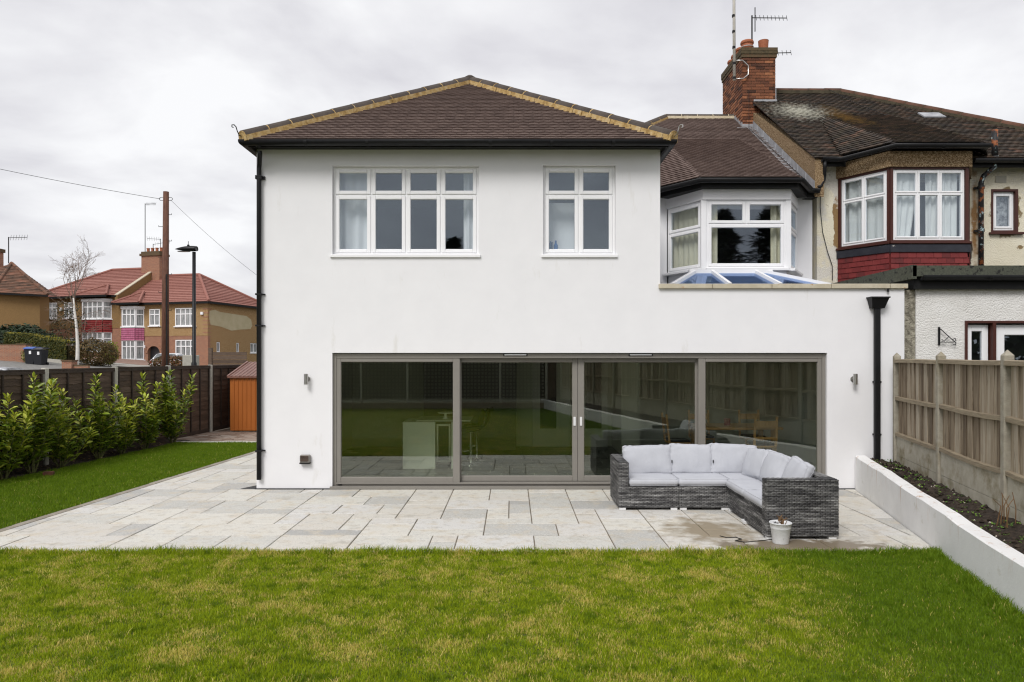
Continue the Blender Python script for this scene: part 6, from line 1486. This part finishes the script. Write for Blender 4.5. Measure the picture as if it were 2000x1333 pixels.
def fbay(h, x0, x1, zb, zw0, zw1, zt0, zt1, zu0, zu1, ztop, tile, cols=5, proj=.55):
    pl = [(x0, 0), (x0 + .45, -proj), (x1 - .45, -proj), (x1, 0)]
    MB().prism(pl, zb, zw0).build('bay_base', 'fbrick', h)
    tm = MB(); k = 6
    for r in range(k):
        z0_ = zt0 + (zt1 - zt0) * r / k; z1_ = zt0 + (zt1 - zt0) * (r + 1) / k + .02; g = .06
        for i in range(3):
            (ax, ay), (bx, by) = pl[i], pl[i + 1]; e = lambda s: Vector((0, -1, 0)) * s if i == 1 else Vector((-.77 if i == 0 else .77, -.63, 0)) * s
            L_ = math.hypot(bx - ax, by - ay); nt_ = max(2, int(L_ / .2))
            for q in range(nt_):
                s0, s1 = (q + .0) / nt_ , (q + .94) / nt_; A = Vector((ax + (bx - ax) * s0, ay + (by - ay) * s0, 0)); B = Vector((ax + (bx - ax) * s1, ay + (by - ay) * s1, 0))
                tm.add([A + e(.09) + Vector((0, 0, z0_)), B + e(.09) + Vector((0, 0, z0_)), B + e(.04) + Vector((0, 0, z1_)), A + e(.04) + Vector((0, 0, z1_)), A + Vector((0, 0, z0_)), B + Vector((0, 0, z0_))], [(0, 1, 2, 3), (4, 5, 1, 0)])
    tm.build('hung_tiles', tile, h, kind='stuff')
    MB().prism(pl, zt0, zt1).build('bay_apron', tile, h)
    for (a, b) in ((zw0, zw1), (zu0, zu1)):
        for i, c in enumerate((1, cols - 2, 1)):
            T, l = face_T(pl[i], pl[i + 1]); fwindow(h, 0.02, l - .02, a + .02, b, .03, c, .33, T, .085)
    MB().prism([(x0 - .1, 0), (x0 + .4, -proj - .1), (x1 - .4, -proj - .1), (x1 + .1, 0)], zu1, ztop).build('bay_lintel', 'pvc', h)
fbay(HR, .25, 2.6, Z0 - 1, 1.95, 3.68, 3.68, 4.75, 4.88, 6.48, 6.70, 'fpink')
fwindow(HR, 3.2, 4.3, 4.97, 6.44, -.02, 2, .33); fwindow(HR, 5.9, 8.0, 4.9, 6.48, -.02, 4, .33); fwindow(HR, 5.9, 8.0, 1.97, 3.70, .02, 4, .33)
# small hipped roof over the bay, joined into the main slope
def bay_hip(h, x0, x1, ze, tile, slope=.62):
    A, B = Vector((x0 - .3, -.95, ze)), Vector((x1 + .3, -.95, ze)); t = 1.25; P = Vector(((x0 + x1) / 2, -.4 + 1.6, ze + 1.6 * slope + .12)); 
    A2, B2 = Vector((x0 - .35, -.38, ze + .03)), Vector((x1 + .35, -.38, ze + .03)); m = MB(); course_slope(m, [A, B, P], (1, 0, 0), .34, .05); m.add([A2, A, P], [(0, 1, 2)]); m.add([B, B2, P], [(0, 1, 2)]); m.tube([B + Vector((0, 0, .05)), P + Vector((0, 0, .05))], .12, 6); m.tube([A + Vector((0, 0, .05)), P + Vector((0, 0, .05))], .12, 6)
    m.build('bay_roof', tile, h); MB().box(x0 - .32, x1 + .32, -1.0, -.93, ze - .16, ze + .01).build('gutter', 'blackwood', h)
bay_hip(HR, .25, 2.6, ZE, 'fred')
# arched porch
pa = MB(); n = 12
for k in range(n + 1):
    q = math.pi * k / n
    for r in (.66, .90): pa.v += [(3.63 - r * math.cos(q), -.06, 2.55 + r * math.sin(q) * .95), (3.63 - r * math.cos(q), .02, 2.55 + r * math.sin(q) * .95)]
for k in range(n): a = 4 * k; pa.f += [(a, a + 4, a + 6, a + 2), (a + 1, a, a + 4, a + 5), (a + 2, a + 6, a + 7, a + 3)]
pa.build('porch_arch', 'fbrick', HR); MB().box(3.0, 4.26, .9, 1.0, Z0 - 1, 3.3).build('porch_wall', 'fbrick_dark', HR); fd_ = MB(); ring(fd_, 3.25, 4.1, 1.2, 3.05, .12, .8, .88, 0); fdo = fd_.build('front_door', 'pvc', HR); MB().box(3.37, 3.98, .82, .86, 1.3, 2.93).build('pane', 'leather', fdo)
MB().tube([(5.05, -.12, 1.2), (5.05, -.12, 6.8)], .06, 8).build('downpipe', 'black', HR)
MB().box(8.55, 8.8, -.18, -.03, 5.85, 6.1, .02).build('alarm_box', 'pvc', HR); MB().tube([(2.8, -.2, 3.0), (2.8, -.2, 3.25)], .07, 8).build('porch_light', 'pvc', HR)
MB().tube([(9.32, 8.15, 1.2), (9.32, 8.15, 3.4)], .07, 8).build('downpipe', 'pvc', HR)
# left half: 0.75 m higher up the street
UP = .75
HL = semi('semi_detached_house', 'left half of the pebbledash pair, with a crimson tiled bay and a birch in front', 2, -1, 'fcrimson', PC)
shell(HL, -9.3, -.002, Z0 - .3, ZE + UP, ZB + UP, 8.6, [(-4.1, -.9, 1.95 + UP, 3.7 + UP), (-8.9, -6.3, Z0 - .3, 3.1 + UP)], [(-4.1, -.9, 4.88 + UP, 6.5 + UP), (-8.65, -7.0, 5.0 + UP, 6.5 + UP), (-6.2, -5.1, 5.0 + UP, 6.5 + UP)], 'fdash2')
MB().box(-9.3, -9.0, .3, 8.3, Z0 - .3, ZE + UP).build('flank_wall', 'fdash2', HL)
roof_half(HL, -9.3, -.002, ZE + UP, .62, 8.6, False, 'fred')
fbay(HL, -4.1, -.9, Z0, 1.95 + UP, 3.68 + UP, 3.68 + UP, 4.75 + UP, 4.88 + UP, 6.48 + UP, 6.7 + UP, 'fcrimson', 6); bay_hip(HL, -4.1, -.9, ZE + UP, 'fred')
fwindow(HL, -8.65, -7.0, 5.02 + UP, 6.48 + UP, -.02, 3, .33); fwindow(HL, -6.2, -5.1, 5.02 + UP, 6.48 + UP, -.02, 2, .33)
gd = MB().box(-8.9, -6.3, .05, .12, Z0, 3.05 + UP).build('garage_door', 'pvc', HL); fwindow(HL, -6.0, -4.6, 1.4 + UP, 3.2 + UP, -.03, 2, None)
MB().box(-6.65, -6.4, -.18, -.03, 6.0 + UP - .3, 6.3 + UP - .3, .02).build('alarm_box', 'pvc', HL); MB().tube([(-9.42, -.2, 4.0 + UP), (-9.42, -.2, 6.6 + UP)], .06, 8).build('downpipe', 'pvc', HL)
# shared parapet and chimney
MB().ext([(-.15, -.45, ZE - .1), (-.15, 4.3, ZRR - .1), (-.15, 4.3, ZRR + .75), (-.15, -.45, ZE + .72)], (.3, 0, 0)).build('party_wall', 'fdash2', HR); MB().bar((0, -.47, ZE + .76), (0, 4.3, ZRR + .79), .36, .07).build('coping', 'coping', HR)
chz = ZRR + 1.9
c_ = MB().box(-1.0, 1.05, 3.6, 4.7, ZRR - 1.6, chz).build('chimney', 'fbrick', HR); MB().box(-1.12, 1.17, 3.48, 4.82, chz, chz + .22).box(-1.02, 1.07, 3.58, 4.72, chz + .222, chz + .42).build('cap', 'capbrick', c_)
for i in range(4): MB().lathe([(.14, 0), (.13, .3), (.16, .32), (.16, .4)], (-.7 + i * .5, 4.15, chz + .42), 10).build('pot', 'terracotta', c_)
MB().box(.9, 1.5, 3.3, 3.62, ZRR - 1.05, ZRR - .75).build('flashing', 'lead', c_)
loc = lambda u, v, z: Vector((PC.x + u * math.cos(RTH) - v * math.sin(RTH), PC.y + u * math.sin(RTH) + v * math.cos(RTH), z))
yagi('tv_aerial', 'tall thin aerial pole left of the far red roof chimney', loc(-1.2, 4.3, ZRR + .6), ZRR + 7.0, 1.0, 9, .05, .035, .3); yagi('tv_aerial', 'small aerial tilted on top of the far chimney, left', loc(-.1, 4.1, chz + .4), chz + 1.15, 1.4, 6, .4, .03, .4, tilt=.25); yagi('tv_aerial', 'small aerial on the far chimney nearest the telegraph pole', loc(.75, 4.1, chz + .4), chz + 1.6, 1.2, 6, 3.3, .03, .4)
# house at the left edge
PE = Vector((-45.0, 47.2, 0)); HE = thing('corner_house', 'brown pebbledash house with a mottled old hipped roof at the left edge', 'house', PE, math.radians(-3), local=True)
we = MB().prism([(2.75, .05), (5.45, 1.5), (5.2, 3.0), (-4, 3.5), (-4, 1.9)], 1.0, 7.37); we.build('wall', 'fdash2', HE)
A, B, P, A0, B0 = Vector((2.8, -.4, 7.45)), Vector((6.3, 1.3, 7.35)), Vector((.9, 4.2, 10.4)), Vector((-5, 1.4, 7.45)), Vector((5.6, 3.4, 7.45)); m_ = MB(); course_slope(m_, [A, B, P], B - A, .3, .04); course_slope(m_, [A0, A, P], A - A0, .3, .04); course_slope(m_, [B, B0, P], B0 - B, .3, .04); m_.tube([A + Vector((0, 0, .05)), P + Vector((0, 0, .05))], .13, 8).tube([B + Vector((0, 0, .05)), P + Vector((0, 0, .05))], .13, 8); m_.build('roof', 'fold', HE); MB().bar(A + Vector((0, 0, -.08)), B + Vector((0, 0, -.08)), .12, .14).bar(A0 + Vector((0, 0, -.08)), A + Vector((0, 0, -.08)), .12, .14).build('gutter', 'blackwood', HE)
MB().box(-1.1, -.14, 3.4, 4.6, 8.0, 11.4).build('chimney', 'fbrick', HE); MB().box(-1.2, -.04, 3.3, 4.7, 11.4, 11.7).build('chimney_cap', 'capbrick', HE)
GE = thing('brick_garage', 'brick garage with a white door below the house at the left edge', 'garage', PE + Vector((0, -3, 0)), math.radians(-3), local=True)
MB().box(-2, 4.3, 0, .3, 1, 4.6).box(4.0, 4.3, .3, 3, 1, 4.6).box(-2, 4.3, .3, 3, 4.3, 4.5).build('wall', 'fbrick', GE); MB().box(.4, 2.9, -.05, -.001, 1, 3.55).build('garage_door', 'pvc', GE)
MB().box(4.35, 7.6, 1.2, 3.0, 1, 3.7).build('side_store', 'fbrick_dark', GE); MB().box(4.32, 7.7, 1.1, 3.0, 3.7, 4.15).build('felt_roof', 'felt', GE)
yagi('tv_aerial', 'thin aerial on the roof at the far left edge', (-43.05, 49.8, 10.2), 12.4, 1.5, 7, .1, .04, .5)
# ------------------------------------------------------------------ plants, walls, bins and cars in the street
def foliage(name, label, cat, c, rx, ry, rz, n, leaf, cols, seed, flat=.0, stems=0, group=None, core=None):
    rr = random.Random(seed); c = Vector(c); t = thing(name, label, cat, c, group=group); b = MB()
    for i in range(n):
        a = rr.uniform(0, 6.283); q = rr.uniform(-1, 1); w = math.sqrt(1 - q * q); p = Vector((math.cos(a) * w, math.sin(a) * w, q)); k = rr.uniform(.55, 1.0) ** .5
        bmp = 1 + .22 * mnoise.noise(p * 2.1 + Vector((seed, 0, 0))) + .12 * mnoise.noise(p * 5.3)
        if p.z < 0 and flat: p.z *= 1
        pos = c + Vector((p.x * rx, p.y * ry, max(p.z, -.98) * rz)) * k * bmp + Vector((0, 0, rz))
        d = (p + Vector((rr.gauss(0, .6), rr.gauss(0, .6), rr.gauss(.2, .6)))).normalized(); s_ = d.orthogonal().normalized(); s_ = (Matrix.Rotation(rr.uniform(0, 6.28), 3, d) @ s_); l = leaf * rr.uniform(.6, 1.4)
        u_ = d.cross(s_); b.add([pos - s_ * l * .5, pos + u_ * l * .28, pos + s_ * l * .5, pos - u_ * l * .28], [(0, 1, 2, 3)])
    o = b.build('foliage', cols, t); o['kind'] = 'stuff'
    for k in range(max(stems, 3)):
        a = rr.uniform(0, 6.28); MB().tube([c + Vector((0, 0, 0)), c + Vector((math.cos(a) * rx * .3, math.sin(a) * ry * .3, rz * .7)), c + Vector((math.cos(a) * rx * .6, math.sin(a) * ry * .6, rz * 1.4))], [.04, .025, .01], 5).build('stem', 'stem', t)
    return t
def G(px, py, d, dz=0): p = at(px, py, d); p.z = terr(p.x, p.y) + dz; return p
FOL = lambda n, *c: mat(n, list(c), .6, nw=.3, ns=3, rw=.9, spec=.25)
M['hedge'] = FOL('hedge_leaf', (.018, .028, .006), (.055, .065, .012), (.12, .10, .015)); M['privet'] = FOL('golden_privet_leaf', (.10, .10, .01), (.30, .24, .02)); M['conif'] = FOL('dark_evergreen_leaf', (.010, .018, .008), (.03, .05, .02)); M['photinia'] = FOL('bronze_leaf', (.03, .04, .008), (.10, .05, .018), (.16, .065, .025)); M['russet'] = FOL('russet_leaf', (.03, .035, .008), (.09, .055, .018), (.13, .085, .025)); M['twiggy'] = FOL('dusky_twig', (.03, .026, .014), (.08, .07, .03))
M['yellowbush'] = FOL('yellow_green_leaf', (.10, .13, .012), (.26, .27, .03)); M['varieg'] = FOL('variegated_leaf', (.09, .10, .02), (.34, .31, .11))
foliage('bush', 'dark evergreen bush in front of the white garage door', 'bush', G(32, 700, 56), 3.0, 1.2, 1.35, 2600, .28, 'conif', 41)
foliage('bush', 'second dark evergreen mound beside the brick side store', 'bush', G(50, 700, 57), 1.5, 1.0, 1.4, 1200, .25, 'conif', 46)
hd = thing('hedge', 'clipped dark hedge with golden tips along the raised front garden', 'hedge', G(85, 700, 53))
hb = MB(); ht2 = MB(); rr = random.Random(5); h0, h1 = G(22, 700, 53), G(142, 700, 50)
for i in range(6500):
    t = rr.random(); s = rr.random(); pos = h0.lerp(h1, t) + Vector((0, (rr.random() - .5) * 1.5, 0)); top = rr.random() < .3; z = 1.62 - .35 * t + .06 * math.sin(t * 40)
    pos.z = terr(pos.x, pos.y) + .25 + (z if top else rr.uniform(0, z)); 
    if not top: pos.y += -.75 - (pos.y - h0.lerp(h1, t).y)
    d = Vector((rr.gauss(0, .6), rr.gauss(-.6, .6), rr.gauss(.4, .6))).normalized(); s_ = d.orthogonal().normalized(); l = rr.uniform(.1, .24); u_ = d.cross(s_); (ht2 if top and rr.random() < .65 - .3 * t else hb).add([pos - s_ * l * .5, pos + u_ * l * .3, pos + s_ * l * .5, pos - u_ * l * .3], [(0, 1, 2, 3)])
o = hb.build('foliage', 'hedge', hd); o['kind'] = 'stuff'; o = ht2.build('golden_tips', 'privet', hd); o['kind'] = 'stuff'
MB().obox(h0 + Vector((0, -.5, 0)), h1 - h0, (0, 1.0, 0), (0, 0, 1.3)).build('branches', 'twiggy', hd)
MB().obox(h0 + Vector((0, -.85, -.1)), h1 - h0, (0, .2, 0), (0, 0, .42)).build('kerb', 'pale_concrete', hd)
foliage('bush', 'round yellow-green bush in the raised front garden beside the garage', 'bush', G(104, 690, 58, .6), .85, .7, .7, 800, .17, 'yellowbush', 42)
foliage('bush', 'thin dusky shrub standing behind the birch trunk', 'bush', G(133, 700, 55, .3), 1.35, .9, 2.3, 1100, .16, 'twiggy', 43)
foliage('bush', 'large rounded russet-green bush right of the birch', 'bush', G(185, 715, 50), 1.55, 1.1, .98, 3200, .15, 'russet', 44)
foliage('bush', 'small yellow-green bush at the right end of the russet bush', 'bush', G(215, 712, 53), .6, .6, .95, 800, .15, 'yellowbush', 47)
foliage('bush', 'bronze-red domed shrub standing behind the telegraph pole', 'bush', G(336, 718, 46), 1.42, 1.0, .50, 3400, .12, 'photinia', 45)
foliage('bush', 'small variegated bush beside the wheelie bins', 'bush', G(60, 716, 47), .52, .5, .55, 700, .14, 'varieg', 48)
def brick_wall(label, a, b, h, pier=None):
    t = thing('brick_wall', label, 'wall', a); d = (b - a); d.z = 0
    MB().obox(a + Vector((0, 0, -.3)), d, (0, .22, 0), (0, 0, h + .3)).build('wall', 'fbrick', t); MB().obox(a + Vector((0, -.02, h)), d, (0, .26, 0), (0, 0, .07)).build('coping', 'capbrick', t)
    if pier: p = b if pier > 0 else a; MB().box(p.x - .3, p.x + .3, p.y - .15, p.y + .45, p.z - .3, p.z + h + .28).build('pier', 'fbrick', t); MB().box(p.x - .34, p.x + .34, p.y - .19, p.y + .49, p.z + h + .28, p.z + h + .37).build('pier_cap', 'capbrick', t)
brick_wall('low red brick garden wall ending in a square pier beside the bins', G(-40, 712, 47), G(45, 712, 47), .92, 1)
brick_wall('short low brick wall with a pier under the birch', G(133, 722, 44), G(172, 722, 44), .42, -1)
def wheelie(label, p, lid):
    t = thing('wheelie_bin', label, 'bin', p, group='wheelie bins by the brick pier')
    b = MB(); w0, w1, d0, d1 = .24, .30, .28, .36; b.add([(p.x - w0, p.y - d0, p.z + .03), (p.x + w0, p.y - d0, p.z + .03), (p.x + w0, p.y + d0, p.z + .03), (p.x - w0, p.y + d0, p.z + .03), (p.x - w1, p.y - d1, p.z + 1.0), (p.x + w1, p.y - d1, p.z + 1.0), (p.x + w1, p.y + d1, p.z + 1.0), (p.x - w1, p.y + d1, p.z + 1.0)], [(3, 2, 1, 0), (0, 1, 5, 4), (1, 2, 6, 5), (2, 3, 7, 6), (3, 0, 4, 7)]); b.build('body', mat('bin_black', [(.012, .013, .017)], .5) if 'bin_black' not in bpy.data.materials else bpy.data.materials['bin_black'], t)
    MB().ext([(p.x - .33, p.y - .42, p.z + 1.0), (p.x - .33, p.y + .4, p.z + 1.08), (p.x - .33, p.y + .4, p.z + 1.14), (p.x - .33, p.y - .1, p.z + 1.15), (p.x - .33, p.y - .42, p.z + 1.05)], (.66, 0, 0)).build('lid', lid, t); MB().box(p.x + .02, p.x + .16, p.y - .36, p.y - .345, p.z + .68, p.z + .88).build('house_number_sticker', 'pvc', t)
    for s in (-1, 1): MB().tube([(p.x + s * .27, p.y + .28, p.z + .1), (p.x + s * .31, p.y + .28, p.z + .1)], .1, 12).build('wheel', 'black', t)
M['bluelid'] = mat('blue_bin_lid', [(.06, .12, .38)], .5)
wheelie('black wheelie bin with a blue lid beside the brick pier', G(63, 714, 46.5), 'bluelid'); wheelie('all black wheelie bin right of the blue-lidded one', G(79, 715, 46.5), 'bin_black_' if False else mat('grey_bin_lid', [(.05, .05, .06)], .5))
def car(label, p, rz, paint, seed):
    t = thing('parked_car', label, 'car', p, rz, local=True)
    prof = [(-2.0, .35), (-2.05, .6), (-2.0, .92), (-1.6, 1.0), (-.95, 1.05), (-.35, 1.42), (.35, 1.48), (1.15, 1.42), (1.75, 1.08), (1.98, .98), (2.02, .5), (1.95, .3)]
    body = MB(); n = len(prof)
    for y, k in ((-.82, 0), (-.78, 1), (.78, 1), (.82, 0)):
        for x, z in prof: body.v.append((x, y * (1 - .17 * max(0, z - 1.0) / .45), z if k or z < 1.0 else z - .02))
    for s in range(3):
        for i in range(n): a = s * n; body.f.append((a + i, a + (i + 1) % n, a + n + (i + 1) % n, a + n + i))
    body.f += [tuple(reversed(range(n))), tuple(range(3 * n, 4 * n))]; body.build('body', paint, t, True)
    gl = 'farglass'
    MB().add([(-.98, -.70, 1.07), (-.98, .70, 1.07), (-.40, .62, 1.41), (-.40, -.62, 1.41)], [(3, 2, 1, 0)]).add([(-.99, -.70, 1.075), (-.99, .70, 1.075), (-.41, .62, 1.42), (-.41, -.62, 1.42)], [(3, 2, 1, 0)]).build('windscreen', gl, t)
    MB().add([(1.75, -.68, 1.12), (1.75, .68, 1.12), (1.22, .62, 1.425), (1.22, -.62, 1.425)], [(0, 1, 2, 3)]).build('rear_window', gl, t)
    for s in (-1, 1): MB().add([(-.85, s * .805, 1.06), (1.5, s * .80, 1.06), (1.1, s * .715, 1.36), (-.35, s * .715, 1.36)], [(0, 1, 2, 3)]).build('side_window', gl, t)
    for x in (-1.3, 1.25):
        for s in (-1, 1):
            w = MB().tube([(x, s * .70, .31), (x, s * .84, .31)], .31, 18).build('wheel', 'black', t); MB().tube([(x, s * .835, .31), (x, s * .848, .31)], .19, 14).build('rim', 'steel', w)
    for s in (-1, 1):
        MB().box(1.93, 2.03, s * .76 - .09, s * .76 + .06, .74, .96, .02).build('tail_light', mat('tail_red', [(.35, .01, .01)], .3) if 'tail_red' not in bpy.data.materials else bpy.data.materials['tail_red'], t); MB().box(-2.06, -1.95, s * .6 - .14, s * .6 + .12, .66, .82, .02).build('headlight', 'farglass', t)
    return t
M['silver'] = mat('silver_car_paint', [(.32, .33, .35), (.38, .39, .41)], .3, metal=.3); M['carwhite'] = mat('white_car_paint', [(.75, .76, .78)], .3); M['darkcar'] = mat('dark_blue_car_paint', [(.05, .07, .09)], .3)
car('silver car showing its roof and rear window over the fence at the left edge', G(-30, 745, 33) + Vector((0, 0, -.42)), math.radians(8), 'silver', 1)
p = G(320, 718, 52); car('white car parked half behind the bronze shrub', p + Vector((.6, 0, -.32)), math.radians(-82), 'carwhite', 2)
car('dark car parked by the brick side store above the hedge', G(70, 690, 58, .55), math.radians(170), 'darkcar', 3)
utb = MB().box(-.28, .28, -.2, .2, 0, 1.5, .02); cb_ = G(373, 716, 30.5, .2); utb.v = [(q[0] + cb_.x, q[1] + cb_.y, q[2] + cb_.z) for q in utb.v]; tag(utb.build_at('service_cabinet', 'pale_concrete', cb_), 'pale grey service cabinet at the foot of the street lamp', 'cabinet')
gp_ = G(407, 712, 55); gt = thing('timber_gate', 'dark low timber gate at the corner of the pink-bayed house', 'gate', gp_); MB().box(gp_.x, gp_.x + .25, gp_.y, gp_.y + .25, gp_.z, gp_.z + 1.6).build('post', 'slat', gt)
for i in range(4): MB().box(gp_.x + .26, gp_.x + 2.9, gp_.y + .08, gp_.y + .14, gp_.z + .1 + i * .3, gp_.z + .37 + i * .3).build('board', 'slat', gt)
# birch
M['birch'] = layer(mat('birch_bark', [(.60, .57, .52), (.74, .72, .68)], .8, 5, 1), (.06, .05, .045), noise_mask(5, .58, .63, st=(.6, .6, 3))); M['btwig'] = mat('birch_twig', [(.13, .085, .065), (.26, .19, .15)], .85, 4, 1)
bt_ = G(150, 722, 46); BT = thing('birch_tree', 'slender bare birch with a white trunk standing before the left red-roofed house', 'tree', bt_)
rr = random.Random(12); tk = [bt_ + Vector((.10 * math.sin(z * .9) - .03 * z, 0, z)) for z in (0, .8, 1.6, 2.4, 3.2, 4.0, 4.6)]; MB().tube(tk, [.125, .11, .10, .085, .07, .055, .04], 10).build('trunk', 'birch', BT, True)
tw = MB(); lb_ = MB()
def branch(mb, p, d, L_, r, dep):
    pts = [p]; q = p.copy(); dd = d.copy(); n = 4
    for i in range(n):
        dd = (dd + Vector((rr.gauss(0, .13), rr.gauss(0, .13), rr.gauss(.05 if dep < 2 else -.02, .10)))).normalized(); q = q + dd * L_ / n; pts.append(q.copy())
        if dep < 3 and (i > 0 or dep > 0):
            for _ in range(1 if rr.random() < .8 else 2):
                s_ = dd.orthogonal().normalized(); s_ = Matrix.Rotation(rr.uniform(0, 6.28), 3, dd) @ s_; branch(tw, q, (dd * .8 + s_ * rr.uniform(.4, .8)).normalized(), L_ * rr.uniform(.42, .62), r * .5, dep + 1)
    mb.tube(pts, [max(.006, r * (1 - .55 * i / n)) for i in range(n + 1)], 5 if dep < 2 else 3)
for i in range(5):
    a = i * 1.3 + .4; branch(lb_, tk[-1 - (i % 2)], Vector((math.cos(a) * .38, math.sin(a) * .3, 1)).normalized(), rr.uniform(1.7, 2.4), .03, 0)
for i, (z, a) in enumerate(((2.2, .2), (2.9, 2.9), (3.3, .6), (3.9, 3.4), (2.6, 5.5), (1.9, .1))): branch(lb_, bt_ + Vector((0, 0, z)), Vector((math.cos(a), math.sin(a) * .5, .45)).normalized(), rr.uniform(1.4, 2.0), .018, 1)
lb_.build('limbs', 'btwig', BT, kind='stuff'); tw.build('twigs', 'btwig', BT, kind='stuff')
# ------------------------------------------------------------------ garden end behind the camera (seen in the glass)
TY = -18.5
TFN = thing('trellis_fence', 'dark close-boarded fence with square trellis across the end of the garden', 'fence', (0, TY, 0))
M['trellis'] = mat('trellis_wood', [(.12, .10, .075), (.2, .17, .13)], .85, 6, 1)
x = -12.2; k = 0
while x < 2.4:
    MB().box(x - .05, x + .05, TY - .06, TY + .06, 0, 2.3).build('post', 'pale_concrete', TFN); b = MB(); t = MB()
    for i in range(12): b.box(x + .05 + i * .155, x + .05 + i * .155 + .15, TY - .02, TY + (.0 if i % 2 else .012), .3, 2.25)
    b.build('boards', 'pale_concrete' if 2 <= k <= 6 else 'slat', TFN, kind='stuff')
    if 2 <= k <= 6:
        for i in range(13): t.box(x + .05 + i * .15, x + .10 + i * .15, TY + .03, TY + .045, .4, 2.3)
        for i in range(13): t.box(x + .05, x + 1.9, TY + .046, TY + .06, .45 + i * .15, .50 + i * .15)
        t.build('trellis', 'batten', TFN, kind='stuff')
    x += 1.95; k += 1
tag(MB().box(-10, 1.5, TY + .35, TY + .5, 0, .25, .02).build_at('timber_edging', 'rail', (-4, TY + .4, 0)), 'long timber sleeper edging the lawn at the garden end', 'edging')
M['treeleaf'] = FOL('dark_tree_leaf', (.010, .016, .006), (.03, .042, .012), (.06, .07, .02))
def conifer(name, label, x, y, h, r, n, seed):
    rr = random.Random(seed); t = thing(name, label, 'tree', (x, y, 0), group='tall conifers beyond the garden end'); MB().tube([(x, y, 0), (x, y, h * .5), (x, y, h * .97)], [.22, .14, .03], 8).build('trunk', 'stem', t); b = MB()
    for i in range(n):
        q = rr.random() ** .8; z = h * (.08 + .92 * q); a = rr.uniform(0, 6.283); rad = r * (1 - q) ** .75 * (.75 + .35 * math.sin(z * 5 + a * 2)) * rr.uniform(.5, 1.05) + .08
        p = Vector((x + math.cos(a) * rad, y + math.sin(a) * rad, z)); d = Vector((math.cos(a), math.sin(a), rr.uniform(-.5, .4))).normalized(); s_ = Vector((-math.sin(a), math.cos(a), 0)); l = rr.uniform(.3, .8); b.add([p - d * l * .4, p + s_ * l * .22, p + d * l * .7, p - s_ * l * .22], [(0, 1, 2, 3)])
    b.build('crown', 'treeleaf', t, kind='stuff')
for i, (x, y, h, r) in enumerate(((11.6, -31, 11.4, 2.6), (14.6, -33, 11.9, 2.8), (17.5, -32, 12.2, 3.0), (9.6, -30, 9.6, 2.0), (20.6, -31, 10.5, 2.8), (-3.4, -30, 8.75, 1.15))): conifer('conifer_tree', ('dark conifer of middle height in the clump beyond the garden end', 'dark conifer leaning on the tallest one beyond the garden end', 'tallest and broadest dark conifer of the clump beyond the garden end', 'shortest dark conifer at the near side of the clump', 'dark conifer at the far right of the clump behind the garden', 'small lone conifer standing apart behind the middle of the trellis')[i], x, y, h * 1.03, r * 1.25, 6500, 60 + i)
foliage('reflection_hedge', 'unseen dark hedge added to darken the reflection in the door glass next door', 'hedge', (22, -20, 0), 9, 1.2, 2.6, 5000, .5, 'treeleaf', 70)  # added out of view so the neighbouring door panes reflect something dark, not sky

tl = foliage('far_tree_line', 'far line of bare and evergreen trees behind the white house', 'trees', (0, 78, 0), 29, 3, 3.4, 5000, 1.1, 'hedge', 71)
GRP = {'curtain': 'curtains in the upstairs windows', 'net_curtain': 'net curtains of the neighbouring house', 'cable': 'loose cables on the houses', 'overhead_wire': 'wires from the telegraph pole', 'tv_aerial': 'television aerials on the chimneys', 'semi_detached_house': 'pair of red-roofed houses across the road', 'bush': 'bushes in the front gardens across the road', 'brick_wall': 'brick front garden walls', 'parked_car': 'cars parked in the street'}
for o in list(SC.objects):
    k = o.name.split('.')[0]
    if o.parent is None and k in GRP and 'category' in o and 'group' not in o: o['group'] = GRP[k]
